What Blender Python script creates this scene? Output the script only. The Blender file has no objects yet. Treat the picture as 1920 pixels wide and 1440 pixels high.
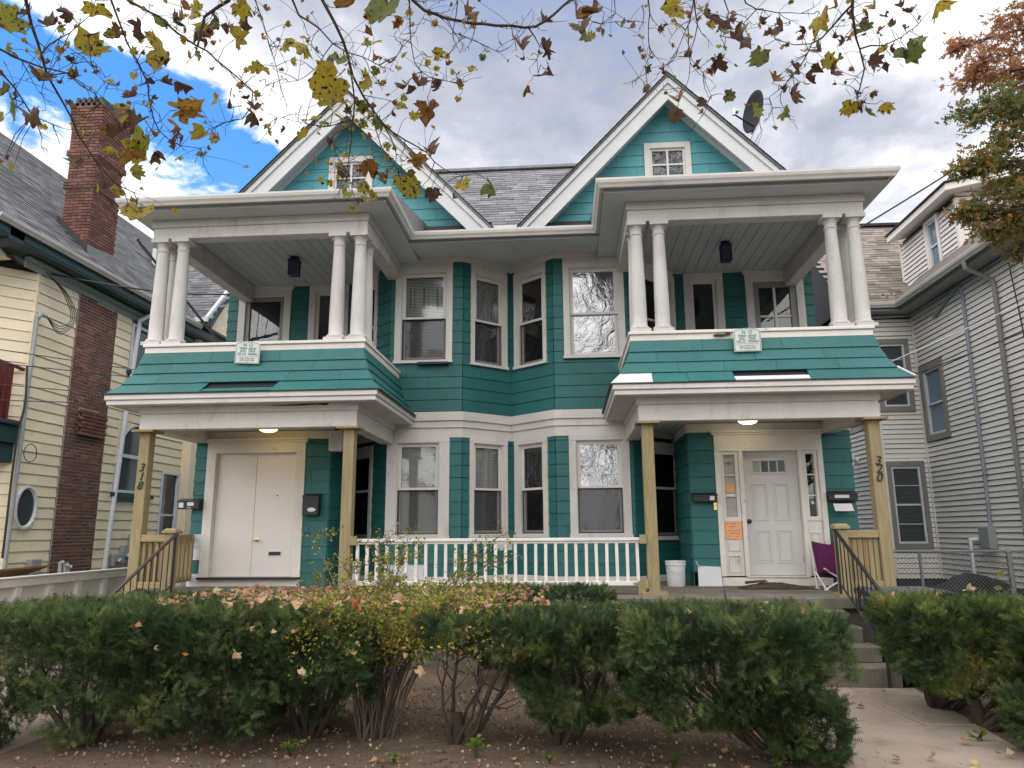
import bpy, math, random
import numpy as np
from mathutils import Vector, Matrix

random.seed(7)
RNG = np.random.default_rng(7)
S = bpy.context.scene
COL = S.collection
R = math.radians

# ------------------------------------------------------------------ camera
cam_d = bpy.data.cameras.new("camera")
cam = bpy.data.objects.new("camera", cam_d)
COL.objects.link(cam)
S.camera = cam
cam_d.sensor_width = 36.0
cam_d.lens = 36.0 * 1363.93 / 1920.0
cam_d.clip_start = 0.05
cam_d.clip_end = 2000.0
CAMPOS = Vector((0.9155, 0.0, 1.6))
_yaw, _pit, _rol = R(-4.2727), R(11.445), R(-0.38)
_f = Vector((math.sin(_yaw) * math.cos(_pit), math.cos(_yaw) * math.cos(_pit), math.sin(_pit)))
_r = Vector((math.cos(_yaw), -math.sin(_yaw), 0.0))
_u = _r.cross(_f)
_r2 = _r * math.cos(_rol) + _u * math.sin(_rol)
_u2 = -_r * math.sin(_rol) + _u * math.cos(_rol)
_m = Matrix((_r2, _u2, -_f)).transposed().to_4x4()
_m.translation = CAMPOS
cam.matrix_world = _m

# ------------------------------------------------------------------ light, sky, exposure
SUN_EL, SUN_AZ = R(62), R(196)          # azimuth from +y clockwise: high behind the viewer, spread wide by cloud
S.view_settings.view_transform = 'Standard'
S.view_settings.look = 'None'
S.view_settings.gamma = 1.0
S.view_settings.exposure = 1.52
S.view_settings.use_curve_mapping = False
S.cycles.use_denoising = True
S.cycles.denoising_prefilter = 'NONE'
S.cycles.max_bounces = 8
S.cycles.transparent_max_bounces = 16

sun_d = bpy.data.lights.new("sun", 'SUN')
sun = bpy.data.objects.new("sun", sun_d)
COL.objects.link(sun)
sun_d.energy = 1.5
sun_d.angle = R(130)
sun_d.color = (1.0, 0.96, 0.90)
_d = Vector((math.sin(SUN_AZ) * math.cos(SUN_EL), math.cos(SUN_AZ) * math.cos(SUN_EL), math.sin(SUN_EL)))
sun.rotation_euler = (-_d).to_track_quat('-Z', 'Y').to_euler()
sun.location = (0, 0, 30)

W = bpy.data.worlds.new("World")
S.world = W
W.use_nodes = True


class NT:
    """tiny helper to wire node trees"""
    def __init__(self, tree):
        self.t = tree
        self.t.nodes.clear()

    def n(self, kind, **kw):
        nd = self.t.nodes.new(kind)
        for k, v in kw.items():
            if k.startswith('i_'):
                nd.inputs[k[2:].replace('_', ' ')].default_value = v
            else:
                setattr(nd, k, v)
        return nd

    def l(self, a, b):
        self.t.links.new(a, b)

    def val(self, x, sock):
        if hasattr(x, 'links'):
            self.l(x, sock)
        else:
            sock.default_value = x

    def math(self, op, a, b=None, c=None, clamp=False):
        m = self.n('ShaderNodeMath', operation=op, use_clamp=clamp)
        self.val(a, m.inputs[0])
        if b is not None:
            self.val(b, m.inputs[1])
        if c is not None:
            self.val(c, m.inputs[2])
        return m.outputs[0]

    def noise(self, vec, scale, detail=4, rough=0.55, dist=0.0):
        nd = self.n('ShaderNodeTexNoise')
        nd.inputs['Scale'].default_value = scale
        nd.inputs['Detail'].default_value = detail
        nd.inputs['Roughness'].default_value = rough
        nd.inputs['Distortion'].default_value = dist
        self.l(vec, nd.inputs['Vector'])
        return nd.outputs['Fac']

    def mapping(self, vec, scale=(1, 1, 1), loc=(0, 0, 0), rot=(0, 0, 0)):
        nd = self.n('ShaderNodeMapping')
        nd.inputs['Scale'].default_value = scale
        nd.inputs['Location'].default_value = loc
        nd.inputs['Rotation'].default_value = rot
        self.l(vec, nd.inputs['Vector'])
        return nd.outputs[0]

    def ramp(self, fac, stops, interp='LINEAR'):
        nd = self.n('ShaderNodeValToRGB')
        nd.color_ramp.interpolation = interp
        el = nd.color_ramp.elements
        while len(el) < len(stops):
            el.new(0.5)
        for e, (p, c) in zip(el, stops):
            e.position = p
            e.color = (c[0], c[1], c[2], 1) if hasattr(c, '__len__') else (c, c, c, 1)
        self.l(fac, nd.inputs[0])
        return nd.outputs[0]

    def mix(self, fac, a, b, blend='MIX'):
        nd = self.n('ShaderNodeMix', data_type='RGBA', blend_type=blend)
        self.val(fac, nd.inputs['Factor'])
        for x, s in ((a, nd.inputs['A']), (b, nd.inputs['B'])):
            if hasattr(x, 'links'):
                self.l(x, s)
            else:
                s.default_value = (x[0], x[1], x[2], 1)
        return nd.outputs['Result']

    def smooth(self, x, a, b):
        nd = self.n('ShaderNodeMapRange', interpolation_type='SMOOTHSTEP')
        self.val(x, nd.inputs['Value'])
        nd.inputs['From Min'].default_value = a
        nd.inputs['From Max'].default_value = b
        return nd.outputs[0]


def build_world():
    t = NT(W.node_tree)
    out = t.n('ShaderNodeOutputWorld')
    sky = t.n('ShaderNodeTexSky', sky_type='NISHITA')
    sky.sun_disc = False
    sky.sun_elevation = SUN_EL
    sky.sun_rotation = SUN_AZ
    sky.air_density = 1.0
    sky.dust_density = 0.2
    sky.ozone_density = 3.0
    bg = t.n('ShaderNodeBackground')
    bg.inputs['Strength'].default_value = 0.088
    hs = t.n('ShaderNodeHueSaturation')
    hs.inputs['Hue'].default_value = 0.503
    hs.inputs['Saturation'].default_value = 1.28
    hs.inputs['Value'].default_value = 1.3
    t.l(sky.outputs[0], hs.inputs['Color'])
    t.l(hs.outputs[0], bg.inputs['Color'])
    co = t.n('ShaderNodeTexCoord').outputs['Generated']
    sep = t.n('ShaderNodeSeparateXYZ')
    t.l(co, sep.inputs[0])
    # cloud deck: project direction on a plane overhead, so that clouds shrink towards the horizon
    zz = t.math('MAXIMUM', sep.outputs['Z'], 0.03)
    zz = t.math('ADD', zz, 0.22)
    px = t.math('DIVIDE', sep.outputs['X'], zz)
    py = t.math('DIVIDE', sep.outputs['Y'], zz)
    cm = t.n('ShaderNodeCombineXYZ')
    t.l(px, cm.inputs[0])
    t.l(py, cm.inputs[1])
    v = t.mapping(cm.outputs[0], loc=(3.3, 1.2, 0.7))
    big = t.noise(v, 0.9, 3, 0.5)
    mid = t.noise(v, 2.6, 6, 0.62, 0.3)
    fine = t.noise(v, 7.0, 7, 0.6, 0.4)
    # break in the cloud: a band of open sky low over the left-hand neighbour
    A = Vector((-0.5852, 0.6361, 0.5000)).normalized()
    B = Vector((-0.3888, 0.7976, 0.4560)).normalized()
    nrm = A.cross(B).normalized()
    dn = t.n('ShaderNodeVectorMath', operation='DOT_PRODUCT')
    t.l(co, dn.inputs[0])
    dn.inputs[1].default_value = nrm
    off = t.math('ABSOLUTE', dn.outputs['Value'])
    mdir = (A + B).normalized()
    dm = t.n('ShaderNodeVectorMath', operation='DOT_PRODUCT')
    t.l(co, dm.inputs[0])
    dm.inputs[1].default_value = mdir
    along = t.math('SUBTRACT', 1.0, dm.outputs['Value'])          # ~ angle^2/2
    d = t.math('ADD', t.math('MULTIPLY', off, 15.0), t.math('MULTIPLY', along, 14.0))
    ruff = t.math('ADD', t.math('MULTIPLY', t.math('SUBTRACT', mid, 0.5), 2.6),
                  t.math('MULTIPLY', t.math('SUBTRACT', fine, 0.5), 2.4))
    d = t.math('ADD', d, ruff)
    hole = t.math('SUBTRACT', 1.0, t.smooth(d, 0.64, 1.08))
    # small thin places elsewhere
    thin = t.smooth(t.math('ADD', t.math('MULTIPLY', big, 0.6), t.math('MULTIPLY', mid, 0.4)), 0.40, 0.30)
    clear = t.math('MAXIMUM', hole, t.math('MULTIPLY', thin, 0.55), clamp=True)
    # cloud brightness: white tops, lavender-grey undersides
    sh = t.math('ADD', t.math('MULTIPLY', big, 0.55), t.math('MULTIPLY', mid, 0.45))
    sh = t.math('ADD', sh, t.math('MULTIPLY', t.math('SUBTRACT', fine, 0.5), 0.22))
    # thin edge of the break is lit through
    edge = t.math('SUBTRACT', 1.0, t.smooth(d, 0.9, 3.2))
    sh = t.math('ADD', sh, t.math('MULTIPLY', edge, 0.13))
    colr = t.ramp(sh, [(0.38, (0.31, 0.335, 0.405)), (0.46, (0.40, 0.425, 0.495)), (0.53, (0.60, 0.61, 0.66)),
                       (0.60, (0.90, 0.90, 0.92)), (0.68, (1.05, 1.05, 1.05))])
    bc = t.n('ShaderNodeBackground')
    bc.inputs['Strength'].default_value = 0.54
    t.l(colr, bc.inputs['Color'])
    mx = t.n('ShaderNodeMixShader')
    t.l(clear, mx.inputs[0])
    t.l(bc.outputs[0], mx.inputs[1])
    t.l(bg.outputs[0], mx.inputs[2])
    t.l(mx.outputs[0], out.inputs['Surface'])


build_world()

# ------------------------------------------------------------------ object helpers
ORG = {}          # world origin of every unrotated object, by name


def link(o, parent=None, loc=(0, 0, 0)):
    COL.objects.link(o)
    loc = Vector(loc)
    ORG[o.name] = loc
    if parent is not None:
        o.parent = parent
        o.location = loc - ORG[parent.name]
    else:
        o.location = loc
    return o


def tag(o, label=None, cat=None, group=None, kind=None):
    if label:
        o['label'] = label
    if cat:
        o['category'] = cat
    if group:
        o['group'] = group
    if kind:
        o['kind'] = kind
    return o


def thing(name, label, cat, loc=(0, 0, 0), group=None):
    o = bpy.data.objects.new(name, None)
    o.empty_display_size = 0.1
    link(o, None, loc)
    return tag(o, label, cat, group)


class MB:
    """collects verts and faces and links them as one mesh object"""
    def __init__(self):
        self.v, self.f = [], []

    def add(self, vs, fs):
        k = len(self.v)
        self.v += [tuple(p) for p in vs]
        self.f += [tuple(i + k for i in f) for f in fs]
        return self

    def box(self, x0, x1, y0, y1, z0, z1):
        vs = [(x0, y0, z0), (x1, y0, z0), (x1, y1, z0), (x0, y1, z0), (x0, y0, z1), (x1, y0, z1), (x1, y1, z1), (x0, y1, z1)]
        return self.add(vs, [(0, 3, 2, 1), (4, 5, 6, 7), (0, 1, 5, 4), (1, 2, 6, 5), (2, 3, 7, 6), (3, 0, 4, 7)])

    def prism(self, poly, vec):
        """closed polygon (3D points) swept by vec"""
        n = len(poly)
        vec = Vector(vec)
        a = [Vector(p) for p in poly]
        b = [p + vec for p in a]
        fs = [tuple(range(n))[::-1], tuple(range(n, 2 * n))]
        fs += [(i, (i + 1) % n, n + (i + 1) % n, n + i) for i in range(n)]
        return self.add(a + b, fs)

    def tube(self, pts, rad, n=8, cap=True):
        pts = [Vector(p) for p in pts]
        if not hasattr(rad, '__len__'):
            rad = [rad] * len(pts)
        k = len(self.v)
        prev = None
        for i, p in enumerate(pts):
            if i == 0:
                t = pts[1] - pts[0]
            elif i == len(pts) - 1:
                t = pts[-1] - pts[-2]
            else:
                t = (pts[i + 1] - pts[i]).normalized() + (pts[i] - pts[i - 1]).normalized()
            if t.length < 1e-9:
                t = Vector((0, 0, 1))
            t.normalize()
            if prev is None:
                a = Vector((0, 0, 1)) if abs(t.z) < 0.9 else Vector((1, 0, 0))
                u = t.cross(a).normalized()
            else:
                u = prev - t * prev.dot(t)
                u = u.normalized() if u.length > 1e-6 else t.orthogonal().normalized()
            prev = u
            w = t.cross(u)
            for j in range(n):
                a = 2 * math.pi * j / n
                self.v.append(tuple(p + (u * math.cos(a) + w * math.sin(a)) * rad[i]))
        for i in range(len(pts) - 1):
            for j in range(n):
                self.f.append((k + i * n + j, k + i * n + (j + 1) % n, k + (i + 1) * n + (j + 1) % n, k + (i + 1) * n + j))
        if cap:
            self.f.append(tuple(k + j for j in range(n))[::-1])
            e = k + (len(pts) - 1) * n
            self.f.append(tuple(e + j for j in range(n)))
        return self

    def lathe(self, prof, c=(0, 0, 0), n=20, axis='z'):
        k = len(self.v)
        for r, h in prof:
            for j in range(n):
                a = 2 * math.pi * j / n
                if axis == 'z':
                    p = (c[0] + r * math.cos(a), c[1] + r * math.sin(a), c[2] + h)
                else:                           # axis along -y (towards the viewer)
                    p = (c[0] + r * math.cos(a), c[1] - h, c[2] + r * math.sin(a))
                self.v.append(p)
        m = len(prof)
        for i in range(m - 1):
            for j in range(n):
                self.f.append((k + i * n + j, k + i * n + (j + 1) % n, k + (i + 1) * n + (j + 1) % n, k + (i + 1) * n + j))
        self.f.append(tuple(k + j for j in range(n))[::-1])
        self.f.append(tuple(k + (m - 1) * n + j for j in range(n)))
        return self

    def mesh(self, name, mat, smooth=False, origin=(0, 0, 0)):
        me = bpy.data.meshes.new(name)
        o = Vector(origin)
        me.from_pydata([tuple(Vector(p) - o) for p in self.v], [], self.f)
        if mat:
            me.materials.append(mat)
        me.validate()
        if smooth:
            me.polygons.foreach_set('use_smooth', [True] * len(me.polygons))
            me.set_sharp_from_angle(angle=R(40))
        me.update()
        return me

    def build(self, name, mat, parent=None, smooth=False, label=None, kind=None, bevel=0.0):
        a = np.array(self.v)
        c = (a.min(0) + a.max(0)) / 2
        if parent is None:
            c[2] = a[:, 2].min()
        me = self.mesh(name, mat, smooth, c)
        o = bpy.data.objects.new(name, me)
        link(o, parent, c)
        if bevel > 0:
            bv = o.modifiers.new('edge', 'BEVEL')
            bv.width = bevel
            bv.segments = 1
            bv.limit_method = 'ANGLE'
        if label:
            o['label'] = label
        if kind:
            o['kind'] = kind
        return o


class Face:
    """a vertical wall face: u runs along it, n points outwards, z up"""
    def __init__(self, p0, p1):
        self.p0 = Vector((p0[0], p0[1], 0))
        d = Vector((p1[0] - p0[0], p1[1] - p0[1], 0))
        self.L = d.length
        self.d = d / d.length
        self.n = Vector((self.d.y, -self.d.x, 0))
        self.ang = math.atan2(self.d.y, self.d.x)

    def pt(self, u, n, z):
        p = self.p0 + self.d * u + self.n * n
        return Vector((p.x, p.y, z))

    def box(self, mb, u0, u1, n0, n1, z0, z1):
        vs = [self.pt(u, n, z) for z in (z0, z1) for (u, n) in ((u0, n1), (u1, n1), (u1, n0), (u0, n0))]
        return mb.add(vs, [(0, 3, 2, 1), (4, 5, 6, 7), (0, 1, 5, 4), (1, 2, 6, 5), (2, 3, 7, 6), (3, 0, 4, 7)])

    def frame(self, mb, u0, u1, z0, z1, w, n0, n1, wb=None):
        wb = w if wb is None else wb
        self.box(mb, u0, u0 + w, n0, n1, z0, z1)
        self.box(mb, u1 - w, u1, n0, n1, z0, z1)
        self.box(mb, u0 + w, u1 - w, n0, n1, z1 - w, z1)
        self.box(mb, u0 + w, u1 - w, n0, n1, z0, z0 + wb)


def inst(name, me, M, parent, mat=None, label=None):
    """an object that shares mesh data, placed by a world matrix under an unrotated parent"""
    o = bpy.data.objects.new(name, me)
    COL.objects.link(o)
    if parent is not None:
        o.parent = parent
        M = Matrix.Translation(-ORG[parent.name]) @ M
    o.matrix_basis = M
    if mat is not None:
        o.material_slots[0].link = 'OBJECT'
        o.material_slots[0].material = mat
    if label:
        o['label'] = label
    return o


def joined(name, me, mats, mat, parent, tint=True):
    """the same piece many times as one mesh (stuff), with a per-piece random attribute"""
    nv = len(me.vertices)
    co = np.empty(nv * 3)
    me.vertices.foreach_get('co', co)
    co = co.reshape(-1, 3)
    fs = [tuple(p.vertices) for p in me.polygons]
    A = np.array([np.array(m) for m in mats])
    P = np.einsum('kij,vj->kvi', A[:, :3, :3], co) + A[:, None, :3, 3]
    P = P.reshape(-1, 3)
    c = (P.min(0) + P.max(0)) / 2
    faces = [tuple(i + k * nv for i in f) for k in range(len(mats)) for f in fs]
    m2 = bpy.data.meshes.new(name)
    m2.from_pydata((P - c).tolist(), [], faces)
    m2.materials.append(mat)
    if tint:
        at = m2.attributes.new('tint', 'FLOAT', 'POINT')
        at.data.foreach_set('value', np.repeat(RNG.random(len(mats)), nv).astype(np.float32))
    o = bpy.data.objects.new(name, m2)
    link(o, parent, c)
    o['kind'] = 'stuff'
    return o


def clip_poly(poly, a, b, c):
    """keep the part of a 2D polygon where a*x+b*y<=c"""
    out = []
    for i in range(len(poly)):
        p, q = poly[i], poly[(i + 1) % len(poly)]
        dp, dq = a * p[0] + b * p[1] - c, a * q[0] + b * q[1] - c
        if dp <= 0:
            out.append(p)
        if dp * dq < 0:
            t = dp / (dp - dq)
            out.append((p[0] + t * (q[0] - p[0]), p[1] + t * (q[1] - p[1])))
    return out


# ------------------------------------------------------------------ materials
def rnd_socket(t):
    """per piece random number: object random plus the tint attribute of joined pieces"""
    oi = t.n('ShaderNodeObjectInfo')
    at = t.n('ShaderNodeAttribute', attribute_name='tint')
    s = t.math('ADD', oi.outputs['Random'], t.math('MULTIPLY', at.outputs['Fac'], 0.999))
    return t.math('FRACT', s)


def mat(name, col, rough=0.6, var=0.12, scale=3.0, fine=40.0, bump=0.15, objvar=0.0, dirt=None, dirt_amt=0.35,
        dirt_scale=1.3, spec=0.4, metal=0.0, stretch=(1, 1, 1), dirt_cut=(0.52, 0.75), streak=None):
    m = bpy.data.materials.new(name)
    m.use_nodes = True
    t = NT(m.node_tree)
    out = t.n('ShaderNodeOutputMaterial')
    b = t.n('ShaderNodeBsdfPrincipled')
    t.l(b.outputs[0], out.inputs[0])
    pos = t.n('ShaderNodeNewGeometry').outputs['Position']
    v = t.mapping(pos, scale=stretch)
    n1 = t.noise(v, scale, 4, 0.6)
    n2 = t.noise(v, fine, 3, 0.6)
    fac = t.math('ADD', t.math('MULTIPLY', n1, 0.65), t.math('MULTIPLY', n2, 0.35))
    fac = t.smooth(fac, 0.3, 0.7)
    lo = [c * (1 - var) for c in col]
    hi = [min(1, c * (1 + var)) for c in col]
    c = t.mix(fac, lo, hi)
    if objvar:
        r = rnd_socket(t)
        c = t.mix(r, t.mix(1.0, c, [1 - objvar] * 3, 'MULTIPLY'), t.mix(1.0, c, [1 + objvar] * 3, 'MULTIPLY'))
    if dirt:
        nd = t.noise(t.mapping(pos, scale=streak or (1, 1, 1)), dirt_scale, 7, 0.7, 0.3)
        c = t.mix(t.math('MULTIPLY', t.smooth(nd, *dirt_cut), dirt_amt), c, dirt)
    t.l(c, b.inputs['Base Color'])
    b.inputs['Roughness'].default_value = rough
    b.inputs['Metallic'].default_value = metal
    b.inputs['Specular IOR Level'].default_value = spec
    if bump:
        bp = t.n('ShaderNodeBump')
        bp.inputs['Strength'].default_value = bump
        bp.inputs['Distance'].default_value = 0.01
        t.l(n2, bp.inputs['Height'])
        t.l(bp.outputs[0], b.inputs['Normal'])
    return m


def plain(name, col, rough=0.5, metal=0.0, emit=0.0):
    m = bpy.data.materials.new(name)
    m.use_nodes = True
    b = m.node_tree.nodes['Principled BSDF']
    b.inputs['Base Color'].default_value = (*col, 1)
    b.inputs['Roughness'].default_value = rough
    b.inputs['Metallic'].default_value = metal
    if emit:
        b.inputs['Emission Color'].default_value = (*col, 1)
        b.inputs['Emission Strength'].default_value = emit
    return m


def glass_mat(name, tint=(0.8, 0.83, 0.84), refl=1.0, bump=0.0, bscale=2.0, film=0.0):
    m = bpy.data.materials.new(name)
    m.use_nodes = True
    t = NT(m.node_tree)
    out = t.n('ShaderNodeOutputMaterial')
    tr = t.n('ShaderNodeBsdfTransparent')
    tr.inputs[0].default_value = (*tint, 1)
    gl = t.n('ShaderNodeBsdfGlossy')
    gl.inputs['Roughness'].default_value = 0.02 if not film else 0.08
    lw = t.n('ShaderNodeFresnel')
    lw.inputs[0].default_value = 1.5
    fac = t.math('ADD', t.math('MULTIPLY', lw.outputs[0], 1.6 * refl), film, clamp=True)
    if bump:
        pos = t.n('ShaderNodeNewGeometry').outputs['Position']
        h = t.noise(t.mapping(pos, scale=(1, 1, 0.75)), bscale, 5, 0.6, 1.2)
        bp = t.n('ShaderNodeBump')
        bp.inputs['Strength'].default_value = bump
        bp.inputs['Distance'].default_value = 0.05
        t.l(h, bp.inputs['Height'])
        t.l(bp.outputs[0], gl.inputs['Normal'])
    mx = t.n('ShaderNodeMixShader')
    t.l(fac, mx.inputs[0])
    t.l(tr.outputs[0], mx.inputs[1])
    t.l(gl.outputs[0], mx.inputs[2])
    t.l(mx.outputs[0], out.inputs[0])
    return m


def wood_mat(name, c1, c2, axis='z', knot=(0.20, 0.12, 0.05), scale=1.0):
    m = bpy.data.materials.new(name)
    m.use_nodes = True
    t = NT(m.node_tree)
    out = t.n('ShaderNodeOutputMaterial')
    b = t.n('ShaderNodeBsdfPrincipled')
    t.l(b.outputs[0], out.inputs[0])
    pos = t.n('ShaderNodeNewGeometry').outputs['Position']
    sc = {'z': (14, 14, 0.9), 'x': (0.9, 14, 14), 'y': (14, 0.9, 14)}[axis]
    r = rnd_socket(t)
    off = t.n('ShaderNodeCombineXYZ')
    for i in range(3):
        t.l(t.math('MULTIPLY', r, 7.0 + i), off.inputs[i])
    va = t.n('ShaderNodeVectorMath', operation='ADD')
    t.l(t.mapping(pos, scale=[s * scale for s in sc]), va.inputs[0])
    t.l(off.outputs[0], va.inputs[1])
    v = va.outputs[0]
    n = t.noise(v, 1.0, 3, 0.5, 0.6)
    ring = t.math('SINE', t.math('MULTIPLY', n, 42.0))
    ring = t.math('ADD', t.math('MULTIPLY', ring, 0.35), 0.5)
    n2 = t.noise(v, 5.0, 4, 0.6)
    fac = t.math('ADD', t.math('MULTIPLY', ring, 0.6), t.math('MULTIPLY', n2, 0.4))
    c = t.mix(fac, c1, c2)
    tone = t.noise(pos, 1.6, 2, 0.5)
    c = t.mix(t.math('MULTIPLY', tone, 0.45), c, [x * 0.72 for x in c1])
    kn = t.noise(t.mapping(pos, scale=(5, 5, 2.2)), 1.0, 2, 0.4)
    c = t.mix(t.math('MULTIPLY', t.smooth(kn, 0.73, 0.77), 0.8), c, knot)
    t.l(c, b.inputs['Base Color'])
    b.inputs['Roughness'].default_value = 0.75
    b.inputs['Specular IOR Level'].default_value = 0.25
    bp = t.n('ShaderNodeBump')
    bp.inputs['Strength'].default_value = 0.2
    bp.inputs['Distance'].default_value = 0.004
    t.l(fac, bp.inputs['Height'])
    t.l(bp.outputs[0], b.inputs['Normal'])
    return m


def ramp_mat(name, stops, rough=0.8, var=0.25, scale=6.0, fine=60.0, bump=0.3, trans=0.0, spec=0.3, spots=None):
    """colour picked per piece from a ramp (bricks, tabs, leaves)"""
    m = bpy.data.materials.new(name)
    m.use_nodes = True
    t = NT(m.node_tree)
    out = t.n('ShaderNodeOutputMaterial')
    b = t.n('ShaderNodeBsdfPrincipled')
    pos = t.n('ShaderNodeNewGeometry').outputs['Position']
    c = t.ramp(rnd_socket(t), stops)
    n1 = t.noise(pos, scale, 4, 0.6)
    n2 = t.noise(pos, fine, 3, 0.6)
    f = t.math('ADD', t.math('MULTIPLY', n1, 0.5), t.math('MULTIPLY', n2, 0.5))
    k = t.smooth(f, 0.3, 0.7)
    c = t.mix(k, t.mix(1.0, c, [1 - var] * 3, 'MULTIPLY'), t.mix(1.0, c, [1 + var] * 3, 'MULTIPLY'))
    if spots:
        sp = t.noise(pos, spots[0], 2, 0.4)
        c = t.mix(t.smooth(sp, 0.60, 0.64), c, spots[1])
        sp2 = t.noise(pos, spots[0] * 0.45, 3, 0.6)
        c = t.mix(t.math('MULTIPLY', t.smooth(sp2, 0.55, 0.68), 0.8), c, spots[2])
    t.l(c, b.inputs['Base Color'])
    b.inputs['Roughness'].default_value = rough
    b.inputs['Specular IOR Level'].default_value = spec
    if bump:
        bp = t.n('ShaderNodeBump')
        bp.inputs['Strength'].default_value = bump
        bp.inputs['Distance'].default_value = 0.006
        t.l(n2, bp.inputs['Height'])
        t.l(bp.outputs[0], b.inputs['Normal'])
    if trans:
        tl = t.n('ShaderNodeBsdfTranslucent')
        t.l(c, tl.inputs[0])
        mx = t.n('ShaderNodeMixShader')
        mx.inputs[0].default_value = trans
        t.l(b.outputs[0], mx.inputs[1])
        t.l(tl.outputs[0], mx.inputs[2])
        t.l(mx.outputs[0], out.inputs[0])
    else:
        t.l(b.outputs[0], out.inputs[0])
    return m


TEAL = (0.020, 0.128, 0.126)
M = {}
M['teal'] = mat('teal_paint', TEAL, 0.55, 0.14, 1.6, 26, 0.25, 0.07, dirt=(0.012, 0.075, 0.072), dirt_amt=0.4, streak=(2.5, 2.5, 0.4))
M['teal_gable'] = mat('teal_paint_skylit', (0.085, 0.300, 0.330), 0.6, 0.14, 1.6, 26, 0.25, 0.07, dirt=(0.05, 0.19, 0.20), dirt_amt=0.3, streak=(2.5, 2.5, 0.5))  # same teal for the gables, stronger skylight mixed into the colour
M['teal_core'] = plain('dark_sheathing', (0.006, 0.03, 0.03), 0.9)
M['white'] = mat('white_trim_paint', (0.62, 0.59, 0.56), 0.5, 0.09, 1.2, 30, 0.1, 0.03, dirt=(0.34, 0.30, 0.25), dirt_amt=0.6, dirt_scale=2.2, dirt_cut=(0.5, 0.8), streak=(2, 2, .7))
M['white_worn'] = mat('peeling_white_paint', (0.72, 0.68, 0.63), 0.6, 0.10, 2.0, 35, 0.3, 0.04, dirt=(0.30, 0.22, 0.15), dirt_amt=0.7, dirt_scale=3.2, dirt_cut=(0.60, 0.72))
M['white_patch'] = mat('primed_patch', (0.62, 0.63, 0.66), 0.7, 0.06, 3.0, 30, 0.1)
M['white_grey'] = mat('greyish_white_paint', (0.55, 0.53, 0.505), 0.55, 0.10, 1.2, 30, 0.15, 0.03, dirt=(0.28, 0.25, 0.22), dirt_amt=0.6, dirt_scale=2.0, dirt_cut=(0.48, 0.8), streak=(2, 2, .7))  # slightly greyer white for the upper columns and entablature
M['soffit'] = mat('grey_soffit_paint', (0.55, 0.57, 0.58), 0.65, 0.06, 1.0, 25, 0.1, 0.03, dirt=(0.30, 0.31, 0.32), dirt_amt=0.4)
M['rake'] = mat('gable_trim_paint', (0.58, 0.60, 0.60), 0.6, 0.07, 1.0, 25, 0.1, 0.02, dirt=(0.38, 0.40, 0.40), dirt_amt=0.4)
M['gutter'] = mat('gutter_metal', (0.60, 0.58, 0.55), 0.4, 0.06, 1.5, 20, 0.03, dirt=(0.28, 0.25, 0.22), dirt_amt=0.5)
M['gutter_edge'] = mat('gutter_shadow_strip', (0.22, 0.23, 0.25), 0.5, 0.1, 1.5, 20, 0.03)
M['ceil'] = mat('porch_ceiling_paint', (0.43, 0.44, 0.45), 0.6, 0.06, 1.0, 25, 0.05, 0.04)
M['sash'] = mat('vinyl_sash', (0.68, 0.65, 0.61), 0.4, 0.05, 2.0, 25, 0.02)
M['glass'] = glass_mat('window_glass', (0.94, 0.95, 0.95), 1.0, 0.03, 1.2)
M['glass_wavy'] = glass_mat('wavy_window_glass', (0.90, 0.91, 0.92), 1.5, 0.10, 1.6, 0.02)
M['film'] = glass_mat('crinkled_plastic_film', (0.55, 0.56, 0.58), 1.6, 0.42, 3.4, 0.26)
M['blind'] = mat('blind_slats', (0.82, 0.81, 0.77), 0.5, 0.05, 2, 20, 0.0)
M['blind_dark'] = mat('screened_blind', (0.16, 0.155, 0.145), 0.6, 0.08, 2, 20, 0.0)
M['screen'] = None
M['curtain'] = mat('beige_curtain', (0.34, 0.30, 0.24), 0.9, 0.15, 4, 30, 0.1)
M['curtain_dark'] = mat('dark_cloth', (0.030, 0.036, 0.05), 0.9, 0.2, 6, 30, 0.2)
M['gap_shade'] = plain('gap_shade_black', (0.012, 0.013, 0.016), 0.9)
M['pine'] = wood_mat('treated_pine', (0.23, 0.18, 0.092), (0.42, 0.345, 0.20), 'z')
M['pine_x'] = wood_mat('treated_pine_board', (0.25, 0.19, 0.10), (0.43, 0.345, 0.20), 'x')
M['cedar'] = wood_mat('reddish_pine', (0.22, 0.14, 0.068), (0.36, 0.24, 0.13), 'z')
M['iron'] = plain('black_iron', (0.012, 0.012, 0.013), 0.45)
M['iron_brown'] = plain('brown_handrail', (0.075, 0.050, 0.042), 0.5)
M['black'] = plain('black_plastic', (0.014, 0.014, 0.015), 0.45)
M['concrete'] = mat('weathered_concrete', (0.165, 0.145, 0.118), 0.85, 0.32, 2.5, 50, 0.5, dirt=(0.10, 0.09, 0.075), dirt_amt=0.6, dirt_scale=2.0)
M['door'] = mat('door_paint', (0.74, 0.69, 0.66), 0.45, 0.04, 1.5, 20, 0.04, dirt=(0.55, 0.49, 0.45), dirt_amt=0.25)
M['door_grey'] = mat('steel_door_paint', (0.60, 0.59, 0.575), 0.4, 0.05, 1.5, 20, 0.03, dirt=(0.42, 0.40, 0.37), dirt_amt=0.3)
M['brass'] = plain('brass', (0.78, 0.56, 0.22), 0.25, 1.0)
M['steel'] = plain('steel', (0.45, 0.45, 0.46), 0.35, 1.0)
M['dark_metal'] = plain('dark_metal', (0.05, 0.05, 0.055), 0.4, 0.6)
M['tab'] = ramp_mat('grey_roof_tab', [(0, (0.13, 0.135, 0.145)), (0.5, (0.19, 0.195, 0.205)), (1, (0.26, 0.26, 0.27))], 0.9, 0.22, 8, 120, 0.5)
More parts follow.
